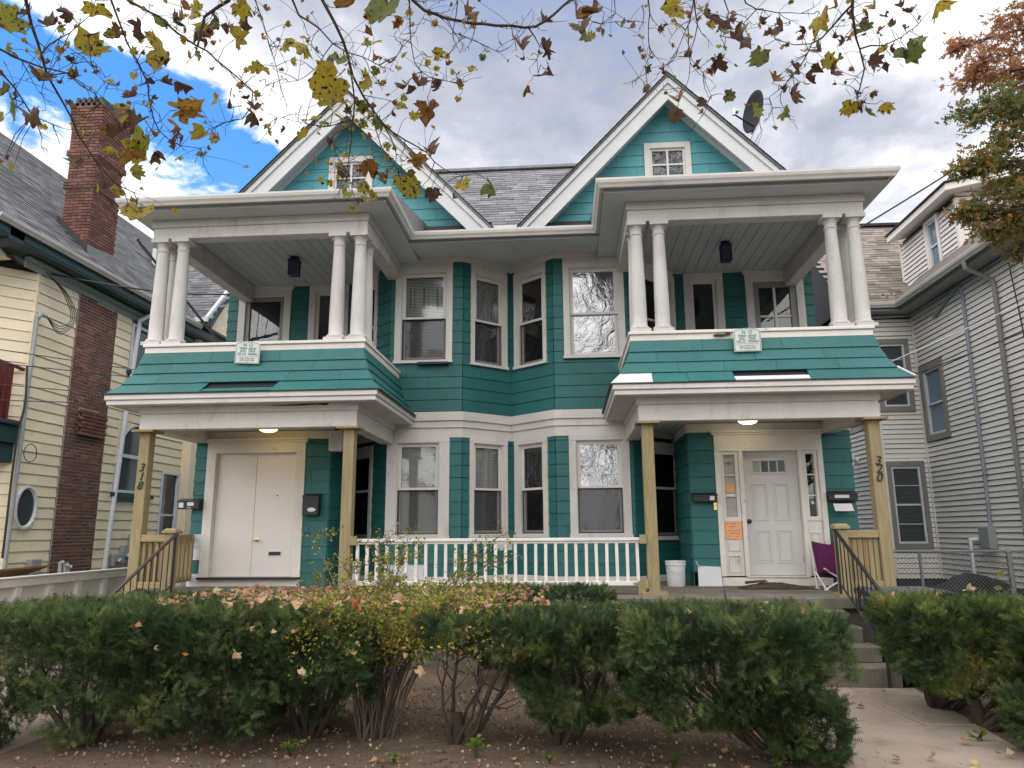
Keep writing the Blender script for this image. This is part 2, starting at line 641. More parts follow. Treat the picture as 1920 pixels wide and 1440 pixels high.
M['roofbase'] = plain('roof_felt', (0.05, 0.05, 0.055), 0.95)
M['paper'] = plain('paper', (0.72, 0.70, 0.72), 0.8)
M['white_plain'] = plain('white_plastic', (0.74, 0.74, 0.74), 0.45)


def screen_mat():
    m = bpy.data.materials.new('insect_screen')
    m.use_nodes = True
    t = NT(m.node_tree)
    out = t.n('ShaderNodeOutputMaterial')
    tr = t.n('ShaderNodeBsdfTransparent')
    df = t.n('ShaderNodeBsdfDiffuse')
    df.inputs[0].default_value = (0.02, 0.02, 0.022, 1)
    mx = t.n('ShaderNodeMixShader')
    mx.inputs[0].default_value = 0.45
    t.l(tr.outputs[0], mx.inputs[1])
    t.l(df.outputs[0], mx.inputs[2])
    t.l(mx.outputs[0], out.inputs[0])
    return m


M['screen'] = screen_mat()
M['frosted'] = mat('frosted_pane', (0.40, 0.38, 0.36), 0.35, 0.15, 5, 30, 0.1)
M['note_orange'] = mat('orange_paper', (0.80, 0.40, 0.20), 0.8, 0.10, 6, 40, 0.0)
M['note_ink'] = plain('marker_ink', (0.25, 0.12, 0.08), 0.8)
M['sticker_grey'] = plain('grey_sticker', (0.16, 0.15, 0.15), 0.6)
M['lite_pale'] = plain('pale_light', (0.30, 0.30, 0.28), 0.15)
M['lite_dark'] = plain('dark_light', (0.03, 0.035, 0.03), 0.08)
M['storm_frame'] = mat('grey_storm_frame', (0.26, 0.24, 0.235), 0.5, 0.12, 3, 30, 0.05)
M['tab_dark'] = plain('dark_shingle_edge', (0.035, 0.035, 0.04), 0.95)


def attic_mat():
    m = bpy.data.materials.new('attic_glass')
    m.use_nodes = True
    b = m.node_tree.nodes['Principled BSDF']
    b.inputs['Base Color'].default_value = (0.02, 0.022, 0.028, 1)
    b.inputs['Roughness'].default_value = 0.06
    t = m.node_tree
    nz = t.nodes.new('ShaderNodeTexNoise')
    nz.inputs['Scale'].default_value = 9
    nz.inputs['Distortion'].default_value = 1.5
    g = t.nodes.new('ShaderNodeNewGeometry')
    bp = t.nodes.new('ShaderNodeBump')
    bp.inputs['Strength'].default_value = 0.8
    bp.inputs['Distance'].default_value = 0.05
    t.links.new(g.outputs['Position'], nz.inputs['Vector'])
    t.links.new(nz.outputs['Fac'], bp.inputs['Height'])
    t.links.new(bp.outputs[0], b.inputs['Normal'])
    b.inputs['Specular IOR Level'].default_value = 1.0
    return m


M['attic_glass'] = attic_mat()
# ================================================================== THE TEAL DOUBLE HOUSE
def wedge_mesh(name, mat, tb=0.018, tt=0.005):
    mb = MB()
    vs = [(0, -tb, 0), (1, -tb, 0), (1, 0, 0), (0, 0, 0), (0, -tt, 1), (1, -tt, 1), (1, 0, 1), (0, 0, 1)]
    mb.add(vs, [(0, 3, 2, 1), (4, 5, 6, 7), (0, 1, 5, 4), (1, 2, 6, 5), (2, 3, 7, 6), (3, 0, 4, 7)])
    return mb.mesh(name, mat)


SH = wedge_mesh('shingle', M['teal'])


def spans(L0, L1, holes, z0, z1):
    """free intervals of a course between openings"""
    iv = [(L0, L1)]
    for (a, b, c, d) in holes:
        if z0 < d - 0.03 and z1 > c + 0.03:
            nv = []
            for (p, q) in iv:
                if b <= p or a >= q:
                    nv.append((p, q))
                else:
                    if a > p:
                        nv.append((p, a))
                    if b < q:
                        nv.append((b, q))
            iv = nv
    return [(p, q) for p, q in iv if q - p > 0.012]


def courses(face, u0, u1, z0, z1, row, plen, holes, parent, me=SH, name='shingle', over=None, thick=1.0, jit=0.003, gap=0.003):
    k, z = 0, z0
    while z < z1 - 0.01:
        zt = min(z + row, z1)
        if z1 - zt < 0.03:
            zt = z1
        for (a, b) in spans(u0, u1, holes, z, zt):
            cut = [a]
            p = math.floor(a / plen) * plen + (k % 2) * plen * 0.5 + RNG.uniform(-.06, .06) * plen
            while p < b:
                if p - cut[-1] > 0.15 * plen and b - p > 0.15 * plen:
                    cut.append(p)
                p += plen
            cut.append(b)
            for c0, c1 in zip(cut[:-1], cut[1:]):
                m = None
                if over:
                    m = over((c0 + c1) / 2, z, k)
                    if m == 'skip':
                        continue
                g = 0.0015
                Mx = Matrix.Translation(face.pt(c0 + g, RNG.uniform(0, jit), z + RNG.uniform(-.002, .002))) @ Matrix.Rotation(face.ang, 4, 'Z') \
                    @ Matrix.Diagonal((c1 - c0 - 2 * g, thick, zt - z - gap, 1))
                inst(name, me, Mx, parent, m)
        for (a, b, c, d) in holes:
            for (p0, p1) in ((max(z, d), zt), (z, min(zt, c))):
                if p1 - p0 < 0.008 or not (z < d - 0.03 and zt > c + 0.03):
                    continue
                a2, b2 = max(a, u0), min(b, u1)
                Mx = Matrix.Translation(face.pt(a2 + .0015, 0, p0)) @ Matrix.Rotation(face.ang, 4, 'Z') @ Matrix.Diagonal((b2 - a2 - .003, thick, p1 - p0 + .003, 1))
                inst(name, me, Mx, parent)
        k += 1
        z = zt


HOUSE = thing('teal_house', 'teal shingled double house with twin gables, white columns and two-storey porches', 'house', (0, 12.0, 0))

XW = 5.22          # outer side walls
YW, YB, YV, YC = 12.4, 11.45, 10.9, 12.1
XB, XC, XP = 1.95, 0.745, 2.90
faces2 = {
    'porch_l': Face((-XW, YW), (-XP, YW)), 'cham_l': Face((-XP, YW), (-XB, YB)), 'bay_l': Face((-XB, YB), (-XC, YB)),
    'ang_l': Face((-XC, YB), (0, YC)), 'ang_r': Face((0, YC), (XC, YB)), 'bay_r': Face((XC, YB), (XB, YB)),
    'cham_r': Face((XB, YB), (XP, YW)), 'porch_r': Face((XP, YW), (XW, YW))}
ves = {'ves_l': Face((-4.82, YV), (-2.69, YV)), 'ves_ls': Face((-2.69, YV), (-2.69, YW)),
       'ves_rs': Face((2.70, YW), (2.70, YV)), 'ves_r': Face((2.70, YV), (5.03, YV))}


def wall_core(face, z0, z1, u0=0.0, u1=None, name='wall', m='teal_core', back=0.20, holes=()):
    mb = MB()
    face.box(mb, u0, face.L if u1 is None else u1, -back, -back + 0.06, z0, z1)
    # short returns that close the cavity between the openings
    return mb.build(name, M[m], HOUSE)


# ------------------------------------------------------------------ windows
def window(face, u0, u1, z0, z1, cas=0.10, head=0.12, parent=None, glass='glass', glass2=None, blind=None, blind2=None, screen=True,
           curtain=None, meet=None, sill=True, label=None, grid=None, inset=0.035, casmat='white', headz=None):
    """double hung window: casing (the part), two sashes, two panes, blind, screen, curtain"""
    parent = parent or HOUSE
    mb = MB()
    n1 = 0.034
    hz = z1 if headz is None else headz
    sb = 0.045
    face.box(mb, u0, u0 + cas, -0.02, n1, z0 + sb, hz - head)
    face.box(mb, u1 - cas, u1, -0.02, n1, z0 + sb, hz - head)
    face.box(mb, u0, u1, -0.02, n1 + 0.004, hz - head, hz)
    face.box(mb, u0 - 0.012, u1 + 0.012, -0.02, n1 + 0.022, z0, z0 + sb)
    # jambs going back into the wall
    a, b, c, d = u0 + cas, u1 - cas, z0 + sb, hz - head
    face.box(mb, a - 0.02, a, -0.135, -0.02, c, d)
    face.box(mb, b, b + 0.02, -0.135, -0.02, c, d)
    face.box(mb, a - 0.02, b + 0.02, -0.135, -0.02, d, d + 0.02)
    face.box(mb, a - 0.02, b + 0.02, -0.135, -0.02, c - 0.02, c)
    # stop moulding
    face.frame(mb, a, b, c, d, 0.014, -0.02, 0.006)
    w = mb.build('window', M[casmat], parent, label=label)
    a, b, c, d = a + 0.014, b - 0.014, c + 0.014, d - 0.014
    meet = meet or (c + d) / 2
    s = 0.05
    up, lo = MB(), MB()
    face.frame(up, a, b, meet - 0.02, d, s, -0.055, -0.022, 0.035)
    face.frame(lo, a, b, c, meet + 0.02, s, -0.092, -0.059, 0.055)
    if grid:
        nu, nz = grid
        for i in range(1, nu):
            uu = a + s + (b - a - 2 * s) * i / nu
            face.box(up, uu - 0.012, uu + 0.012, -0.050, -0.027, meet + 0.015, d - s)
            face.box(lo, uu - 0.012, uu + 0.012, -0.087, -0.064, c + 0.055, meet + 0.02 - s)
        for i in range(1, nz):
            z = meet + 0.015 + (d - s - meet - 0.015) * i / nz
            face.box(up, a + s, b - s, -0.050, -0.027, z - 0.012, z + 0.012)
    up.build('sash', M['sash'], w)
    lo.build('sash', M['sash'], w)
    for (g, zz0, zz1, nn) in ((glass, meet + 0.015, d - s, -0.040), (glass2 or glass, c + 0.055, meet - 0.03, -0.077)):
        p = MB()
        face.box(p, a + s - 0.004, b - s + 0.004, nn - 0.002, nn + 0.002, zz0 - 0.004, zz1 + 0.004)
        p.build('pane', M[g], w)
    if screen:
        p = MB()
        p.add([face.pt(a + 0.02, -0.045, c + 0.02), face.pt(b - 0.02, -0.045, c + 0.02), face.pt(b - 0.02, -0.045, meet - 0.022), face.pt(a + 0.02, -0.045, meet - 0.022)], [(0, 1, 2, 3)])
        face.frame(p, a + 0.004, b - 0.004, c + 0.004, meet - 0.022, 0.016, -0.050, -0.040)
        p.build('insect_screen', M['screen'], w)
    if blind:
        zb, slat = (c if blind2 is None else blind2), 0.026
        p = MB()
        z = d - 0.05
        while z > zb + 0.02:
            q = [face.pt(a + 0.02, -0.110, z), face.pt(b - 0.02, -0.110, z), face.pt(b - 0.02, -0.096, z - slat * 0.9), face.pt(a + 0.02, -0.096, z - slat * 0.9)]
            p.add(q, [(0, 1, 2, 3)])
            z -= slat
        p.build('blind', M[blind], w, kind='stuff')
    if curtain:
        m, ca, cb, cz0, cz1 = curtain
        p = MB()
        n = 26
        top, bot = [], []
        for i in range(n + 1):
            uu = a + (b - a) * (ca + (cb - ca) * i / n)
            nn = -0.113 + 0.012 * math.sin(i * 1.9) + 0.006 * math.sin(i * 0.7)
            top.append(face.pt(uu, nn, c + (d - c) * cz1))
            bot.append(face.pt(uu, nn, c + (d - c) * (cz0 + 0.015 * math.sin(i * .8))))
        p.add(top + bot, [(i, i + 1, n + 2 + i, n + 1 + i) for i in range(n)])
        p.build('curtain', M[m], w, smooth=True)
    return w


def trim(name, parts, m='white', parent=None, bevel=0.004, label=None):
    mb = MB()
    for face, u0, u1, n0, n1, z0, z1 in parts:
        face.box(mb, u0, u1, n0, n1, z0, z1)
    return mb.build(name, M[m], parent or HOUSE, bevel=bevel, label=label)


Z2B, Z2T = 3.50, 6.04       # second storey siding
# ---- openings on every face: (u0,u1,z0,z1)
H2 = {k: [] for k in faces2}
H1 = {k: [] for k in faces2}
Hv = {k: [] for k in ves}

# second storey bay windows
f = faces2['bay_l']
window(f, 0.075, 1.035, 4.30, 5.97, head=0.12, glass='glass_wavy', blind='blind', curtain=('curtain_dark', 0.12, 0.95, 0.60, 0.86), meet=5.08,
       label='second-storey bay window with a dark cloth hung across its upper sash')
H2['bay_l'] = [(0.075, 1.035, 4.3, 6.2)]
f = faces2['bay_r']
window(f, 0.165, 1.155, 4.32, 5.97, glass='film', glass2='film', screen=False, curtain=('curtain_dark', 0.46, 0.99, 0.64, 0.98), meet=5.08,
       label='second-storey bay window lined with crinkled silver plastic film')
H2['bay_r'] = [(0.165, 1.155, 4.3, 6.2)]
f = faces2['ang_l']
window(f, 0.145, 0.89, 4.28, 5.97, cas=0.075, glass='glass_wavy', blind='blind', meet=5.07)
H2['ang_l'] = [(0.145, 0.89, 4.28, 6.2)]
f = faces2['ang_r']
window(f, 0.10, 0.845, 4.28, 5.97, cas=0.075, glass='glass_wavy', curtain=('curtain_dark', 0.0, 0.35, 0, 1), meet=5.07)
H2['ang_r'] = [(0.10, 0.845, 4.28, 6.2)]
f = faces2['cham_l']
L = f.L
window(f, L - 1.30, L - 0.42, 4.30, 5.95, cas=0.085, screen=True, meet=5.07)
H2['cham_l'] = [(L - 1.30, L - 0.42, 4.3, 6.2)]
f = faces2['cham_r']
window(f, 0.34, 1.24, 4.30, 5.95, cas=0.085, meet=5.07)
H2['cham_r'] = [(0.34, 1.24, 4.3, 6.2)]
# porch wall, left: door and window ; right: window and door
f = faces2['porch_l']
window(f, XW - 3.70, XW - 2.97, 4.05, 6.03, cas=0.11, meet=4.95, glass='glass_wavy')
H2['porch_l'] = [(XW - 5.02, XW - 4.04, 3.3, 6.2), (XW - 3.70, XW - 2.97, 4.05, 6.2)]
f = faces2['porch_r']
window(f, 3.02 - XP, 3.70 - XP, 4.05, 6.03, cas=0.11, meet=4.50, glass='glass')
H2['porch_r'] = [(3.02 - XP, 3.70 - XP, 4.05, 6.2), (4.08 - XP, 5.07 - XP, 3.3, 6.2)]

# first storey
f = faces2['bay_l']
window(f, 0.0, 1.01, 1.50, 3.08, cas=0.165, head=0.085, glass='glass', blind='blind', meet=2.27,
       label='ground-floor bay window with white slatted blinds drawn down')
H1['bay_l'] = [(-0.0, 1.01, 1.5, 3.3)]
f = faces2['bay_r']
window(f, 0.205, 1.145, 1.50, 3.08, cas=0.11, head=0.085, glass='film', glass2='glass_wavy', screen=True, curtain=('curtain', 0.0, 1.0, 0.0, 0.72), meet=2.27,
       label='ground-floor bay window with silver film above and beige curtains below')
H1['bay_r'] = [(0.205, 1.145, 1.5, 3.3)]
f = faces2['ang_l']
window(f, 0.135, 0.88, 1.50, 3.08, cas=0.08, head=0.085, blind='blind', meet=2.27)
H1['ang_l'] = [(0.135, 0.88, 1.5, 3.3)]
f = faces2['ang_r']
window(f, 0.09, 0.83, 1.50, 3.08, cas=0.10, head=0.085, blind='blind', blind2=2.27, meet=2.27, glass='glass_wavy')
H1['ang_r'] = [(0.09, 0.83, 1.5, 3.3)]
f = faces2['cham_l']
window(f, L - 1.30, L - 0.42, 1.45, 3.00, cas=0.085, meet=2.27)
H1['cham_l'] = [(L - 1.30, L - 0.42, 1.45, 3.3)]
f = faces2['cham_r']
window(f, 0.34, 1.24, 1.45, 3.00, cas=0.11, meet=2.27, blind='blind_dark', blind2=1.8)
H1['cham_r'] = [(0.34, 1.24, 1.45, 3.3)]

# ---- walls and shingles
for k, fc in faces2.items():
    w = wall_core(fc, 3.3, 6.3)
    courses(fc, 0, fc.L, Z2B, Z2T, 0.19, 0.62, H2[k], w)
for k in ('cham_l', 'bay_l', 'ang_l', 'ang_r', 'bay_r', 'cham_r'):
    fc = faces2[k]
    w = wall_core(fc, 0.8, 3.4)

    def over(u, z, row, k=k):
        if k == 'ang_l' and row == 2 and u > 0.4:
            return M['white_patch']
        if k == 'ang_r' and row == 2 and u < 0.25:
            return M['white_patch']
        if k == 'bay_l' and row == 0 and 0.0 < u < 0.62:
            return M['white_patch']
    courses(fc, 0, fc.L, 0.92, 3.08, 0.19, 0.62, H1[k], w, over=over)
    trim('water_table', [(fc, -0.01, fc.L + 0.01, -0.05, 0.03, 0.82, 0.92)], 'white_worn')

# vestibules round the two entrances
Hv['ves_l'] = [(0.185, 1.745, 0.8, 3.1)]
Hv['ves_r'] = [(0.375, 1.92, 0.8, 3.1)]
for k, fc in ves.items():
    w = wall_core(fc, 0.8, 3.2, back=0.2)

    def over(u, z, row, k=k):
        if k == 'ves_l' and u < 0.2 and row in (0, 2, 3):
            return M['white_patch']
        if k == 'ves_r' and u < 0.36 and row == 0:
            return 'skip'
    courses(fc, 0, fc.L, 0.82, 3.02, 0.193, 0.62, Hv[k], w, over=over)

# outer side walls and the body of the house (plain courses seen only edge on)
for s in (-1, 1):
    fc = Face((-XW, 22), (-XW, YW)) if s < 0 else Face((XW, YW), (XW, 22))
    mb = MB()
    z = 0.6
    while z < 6.2:
        a = fc
        vs = [a.pt(0, 0.018, z), a.pt(a.L, 0.018, z), a.pt(a.L, 0.0, z), a.pt(0, 0.0, z), a.pt(0, 0.003, z + .19), a.pt(a.L, 0.003, z + .19), a.pt(a.L, -.01, z + .19), a.pt(0, -.01, z + .19)]
        mb.add(vs, [(0, 3, 2, 1), (4, 5, 6, 7), (0, 1, 5, 4), (1, 2, 6, 5), (2, 3, 7, 6), (3, 0, 4, 7)])
        z += 0.19
    w = mb.build('side_wall', M['teal'], HOUSE)
    fc2 = Face((-4.82, YW), (-4.82, YV)) if s < 0 else Face((5.03, YV), (5.03, YW))
    w = wall_core(fc2, 0.8, 3.2, back=0.2)
    courses(fc2, 0, fc2.L, 0.82, 3.02, 0.193, 0.62, [], w)
mb = MB()
mb.box(-XW + 0.05, XW - 0.05, 13.0, 22.0, 0.0, 6.3)
mb.build('house_body', M['teal_core'], HOUSE)

# ---- white friezes and bands that follow the bays
names = ['cham_l', 'bay_l', 'ang_l', 'ang_r', 'bay_r', 'cham_r']
for k in names + ['porch_l', 'porch_r']:
    fc = faces2[k]
    trim('frieze_board', [(fc, -0.012, fc.L + 0.012, -0.05, 0.024, 6.03, 6.17)])
    if k in names:
        trim('header_board', [(fc, H2[k][0][0] - 0.001, H2[k][0][1] + 0.001, -0.05, 0.018, 5.965, 6.032)])
    else:
        trim('header_board', [(fc, h[0], h[1], -0.05, 0.018, 6.0, 6.032) for h in H2[k]])
for k in names:
    fc = faces2[k]
    trim('band_board', [(fc, -0.010, fc.L + 0.010, -0.05, 0.020, 3.07, 3.23)])
    trim('band_moulding', [(fc, -0.02, fc.L + 0.02, -0.05, 0.045, 3.23, 3.34)])
    trim('band_crown', [(fc, -0.03, fc.L + 0.03, -0.05, 0.075, 3.34, 3.42), (fc, -0.03, fc.L + 0.03, -0.05, 0.058, 3.42, 3.485)])
for k, fc in ves.items():
    trim('frieze_board', [(fc, -0.02, fc.L + 0.02, -0.05, 0.03, 3.015, 3.145)])


# ------------------------------------------------------------------ entrances
def casing(face, u0, u1, z0, zt, w, head, name='door_casing', m='white_worn', cap=True):
    mb = MB()
    face.box(mb, u0, u0 + w, -0.1, 0.035, z0, zt - head)
    face.box(mb, u1 - w, u1, -0.1, 0.035, z0, zt - head)
    face.box(mb, u0, u1, -0.1, 0.038, zt - head, zt)
    if cap:
        face.box(mb, u0 - 0.05, u1 + 0.05, -0.02, 0.085, zt, zt + 0.035)
        face.box(mb, u0 - 0.03, u1 + 0.03, -0.02, 0.06, zt - 0.03, zt - 0.001)
    return mb.build(name, M[m], HOUSE, bevel=0.004)


# left: double slab door
fc = ves['ves_l']
X0 = 4.82
casing(fc, 0.185, 1.745, 0.95, 3.0, 0.145, 0.19)
trim('door_threshold', [(fc, 0.19, 1.74, -0.1, 0.11, 0.925, 0.955)], 'dark_metal')
trim('kick_board', [(fc, 0.187, 1.743, -0.1, 0.03, 0.82, 0.924)], 'white_worn')
da, db, dc = 0.345, 0.960, 1.585
for i, (a, b) in enumerate(((da, dc and db), (db, dc))):
    mb = MB()
    fc.box(mb, a + 0.002, b - 0.002, -0.085, -0.04, 0.957, 2.798)
    d = mb.build('front_door', M['door'], HOUSE, bevel=0.004, label='flat cream door leaf with brass knob and letter slot' if i else 'plain flat cream door leaf')
    if i:
        k = MB()
        p = fc.pt(b - (dc - db) + 0.07, -0.04, 1.50)
        k.lathe([(0.030, 0), (0.030, 0.006), (0.012, 0.012), (0.011, 0.035), (0.026, 0.045), (0.030, 0.058), (0.024, 0.07), (0.008, 0.074)], p, 16, 'y')
        k.build('door_knob', M['brass'], d, smooth=True)
        k = MB()
        fc.box(k, 1.215, 1.425, -0.04, -0.030, 1.255, 1.335)
        k.build('slot_frame', M['white_plain'], d)
        k = MB()
        fc.box(k, 1.228, 1.412, -0.035, -0.024, 1.268, 1.322)
        k.build('letter_slot', M['dark_metal'], d)
        k = MB()
        k.lathe([(0.011, 0), (0.011, 0.004), (0.005, 0.005)], fc.pt(1.31, -0.04, 2.16), 10, 'y')
        k.build('peephole', M['iron'], d)
    k = MB()
    fc.box(k, db - 0.004, db + 0.004, -0.075, -0.0385, 1.47, 1.53) if i == 0 else fc.box(k, dc - 0.006, dc + 0.004, -0.075, -0.036, 1.72, 1.86)
    k.build('latch_plate' if i == 0 else 'hinge', M['steel'], d)
mb = MB()
fc.frame(mb, 0.328, 1.602, 0.955, 2.815, 0.018, -0.1, -0.02)
mb.build('door_stop', M['white'], HOUSE)

# right: panelled steel door standing ajar between sidelights
fc = ves['ves_r']
U = lambda x: x - 2.70
casing(fc, U(3.075), U(4.62), 0.95, 3.0, 0.075, 0.27)
trim('door_threshold', [(fc, U(3.44), U(4.30), -0.14, 0.05, 0.935, 0.955)], 'white_worn')
trim('kick_board', [(fc, U(3.08), U(4.615), -0.1, 0.03, 0.82, 0.934)], 'white_worn')
trim('door_post', [(fc, U(3.415), U(3.475), -0.12, 0.045, 0.955, 2.73), (fc, U(4.265), U(4.325), -0.12, 0.045, 0.955, 2.73)], 'white_worn')
trim('door_lintel', [(fc, U(3.15), U(4.545), -0.12, 0.02, 2.732, 2.80)], 'white_worn')
for (a, b, lab) in ((3.152, 3.412, 'sidelight with frosted panes and a taped orange note'), (4.328, 4.543, 'clear sidelight with three dark panes')):
    mb = MB()
    fc.frame(mb, U(a), U(b), 1.72, 2.73, 0.05, -0.09, 0.015, 0.06)
    for i in (1, 2):
        z = 1.78 + i * 0.30
        fc.box(mb, U(a) + 0.05, U(b) - 0.05, -0.07, -0.005, z - 0.01, z + 0.01)
    # panel below with raised mouldings
    fc.box(mb, U(a), U(b), -0.09, -0.005, 0.955, 1.72)
    fc.frame(mb, U(a) + 0.045, U(b) - 0.045, 1.30, 1.56, 0.012, -0.005, 0.010)
    fc.frame(mb, U(a) + 0.045, U(b) - 0.045, 1.00, 1.24, 0.012, -0.005, 0.010)
    sl = mb.build('sidelight', M['white_worn'], HOUSE, bevel=0.003, label=lab)
    for i in range(3):
        z0, z1 = 1.775 + 0.30 * i, 2.085 + 0.30 * i
        p = MB()
        fc.box(p, U(a) + 0.045, U(b) - 0.045, -0.044 - 0.001 * i, -0.0405 - 0.001 * i, z0, z1)
        p.build('pane', M['frosted'] if a < 4 else M['glass'], sl)
    if a < 4:
        for (x0, x1, z0, z1, mm) in ((3.225, 3.345, 2.12, 2.25, 'note_orange'), (3.23, 3.35, 2.07, 2.13, 'paper')):
            p = MB()
            fc.box(p, U(x0), U(x1), -0.039, -0.036, z0, z1)
            p.build('sticker', M[mm], sl)
        p = MB()
        p.lathe([(0.022, 0), (0.022, 0.002), (0.012, 0.0022), (0.012, 0.0021)], fc.pt(U(3.285), -0.039, 2.56), 20, 'y')
        fc.box(p, U(3.235), U(3.335), -0.039, -0.0365, 2.552, 2.566)
        p.build('alarm_sticker', M['sticker_grey'], sl)
    else:
        p = MB()
        p.add([fc.pt(U(4.43), -0.037, 1.95), fc.pt(U(4.455), -0.037, 1.965), fc.pt(U(4.47), -0.037, 1.945), fc.pt(U(4.462), -0.037, 1.99), fc.pt(U(4.435), -0.037, 2.015), fc.pt(U(4.447), -0.037, 1.985), fc.pt(U(4.415), -0.037, 2.005)], [(0, 1, 2, 3, 4, 5, 6)])
        p.build('sticker', M['paper'], sl)
# the note taped under the left sidelight
mb = MB()
fc.box(mb, U(3.155), U(3.405), 0.0105, 0.0125, 1.47, 1.72)
note = mb.build('orange_note', M['note_orange'], HOUSE)
mb = MB()
for i, z in enumerate((1.68, 1.64, 1.585, 1.545, 1.505)):
    u = U(3.17)
    while u < U(3.39):
        w = RNG.uniform(0.012, 0.04)
        if RNG.random() < 0.75 and not (i < 2 and u > U(3.33)):
            fc.box(mb, u, min(u + w, U(3.395)), 0.0125, 0.0133, z, z + RNG.uniform(.004, .012))
        u += w + 0.010
mb.build('handwriting', M['note_ink'], note, kind='stuff')
# the door leaf, hinged at the right-hand post, ajar inwards
DW, DH = 0.785, 1.775
DF = Face((fc.pt(U(4.262) - DW * math.cos(R(5.5)), -0.045 - DW * math.sin(R(5.5)), 0)[:2]), (fc.pt(U(4.262), -0.045, 0)[:2]))
mb = MB()
DF.box(mb, 0, DF.L, -0.045, 0, 0.96, 0.96 + DH)
for (a, b) in ((0.13, 0.355), (0.43, 0.655)):
    for (z0, z1) in ((1.13, 1.60), (1.73, 2.27)):
        DF.frame(mb, a, b, z0, z1, 0.022, 0, 0.010)
        DF.frame(mb, a + 0.034, b - 0.034, z0 + 0.034, z1 - 0.034, 0.012, 0, 0.007)
DF.frame(mb, 0.13, 0.655, 2.40, 2.62, 0.028, 0, 0.014)
for i in (1, 2, 3):
    u = 0.158 + i * (0.655 - 0.13 - 0.056) / 4
    DF.box(mb, u - 0.01, u + 0.01, 0, 0.012, 2.428, 2.592)
d = mb.build('front_door', M['door_grey'], HOUSE, bevel=0.003, label='pale panelled steel door standing ajar with four small lights')
for i in range(4):
    u0 = 0.158 + i * (0.655 - 0.13 - 0.056) / 4
    u1 = u0 + (0.655 - 0.13 - 0.056) / 4
    p = MB()
    DF.box(p, u0 + 0.011, u1 - 0.011, 0.0005, 0.003, 2.43, 2.59)
    p.build('door_light', M['lite_pale'] if i == 0 else M['lite_dark'], d)
k = MB()
k.lathe([(0.032, 0), (0.032, 0.006), (0.012, 0.012), (0.011, 0.035), (0.027, 0.045), (0.030, 0.058), (0.022, 0.07), (0.008, 0.073)], DF.pt(0.06, 0, 1.72), 16, 'y')
k.build('door_knob', M['dark_metal'], d, smooth=True)
for z in (1.15, 1.85, 2.52):
    k = MB()
    DF.box(k, DF.L - 0.012, DF.L + 0.006, -0.002, 0.008, z, z + 0.09)
    k.build('hinge', M['steel'], d)
# hall behind the door
mb = MB()
fc.box(mb, U(3.40), U(4.35), -0.9, -0.88, 0.95, 2.75)
mb.build('hall_wall', M['door'], HOUSE)

# second-storey balcony doors
for (k, a, b, lab) in (('porch_l', XW - 5.02, XW - 4.04, 'dark balcony storm door under a white header'), ('porch_r', 4.08 - XP, 5.07 - XP, 'grey balcony door with four dark panes')):
    fc = faces2[k]
    casing(fc, a, b, 3.5, 6.0, 0.13, 0.16, m='white')
    mb = MB()
    fc.frame(mb, a + 0.13, b - 0.13, 3.5, 5.84, 0.075 if k == 'porch_l' else 0.10, -0.06, 0.0)
    d = mb.build('balcony_door', M['storm_frame'], HOUSE, bevel=0.003, label=lab)
    if k == 'porch_r':
        q = MB()
        u0, u1 = a + 0.23, b - 0.23
        fc.box(q, (u0 + u1) / 2 - 0.02, (u0 + u1) / 2 + 0.02, -0.05, -0.01, 3.5, 5.74)
        for z in (4.72, 5.22):
            fc.box(q, u0, u1, -0.048, -0.012, z - 0.018, z + 0.018)
        q.build('glazing_bar', M['sash'], d)
    q = MB()
    fc.box(q, a + 0.2, b - 0.2, -0.04, -0.035, 3.6, 5.78)
    q.build('pane', M['glass'], d)

# ------------------------------------------------------------------ columns, posts and porch beams
mb = MB()
mb.box(-.135, .135, -.135, .135, 0, .05)
prof = [(0.128, 0.05), (0.134, 0.062), (0.134, 0.08), (0.124, 0.092), (0.108, 0.098), (0.106, 0.112)]
for i in range(9):
    t = i / 8
    prof.append((0.102 - 0.024 * t ** 1.6, 0.118 + 1.27 * t))
prof += [(0.083, 1.392), (0.088, 1.40), (0.088, 1.415), (0.080, 1.422), (0.080, 1.475), (0.092, 1.492), (0.104, 1.508), (0.108, 1.522)]
mb.lathe(prof, (0, 0, 0), 22)
mb.box(-.125, .125, -.125, .125, 1.52, 1.58)
COLM = mb.mesh('column', M['white_grey'], True)
for s in (-1, 1):
    for (x, y) in ((1.93, 9.52), (2.235, 9.52), (1.93, 9.87), (4.83, 9.52), (4.53, 9.52), (4.83, 9.87)):
        inst('column', COLM, Matrix.Translation((s * x, y, 4.17)) @ Matrix.Rotation(RNG.uniform(0, 6), 4, 'Z') if False else Matrix.Translation((s * x, y, 4.17)), HOUSE)

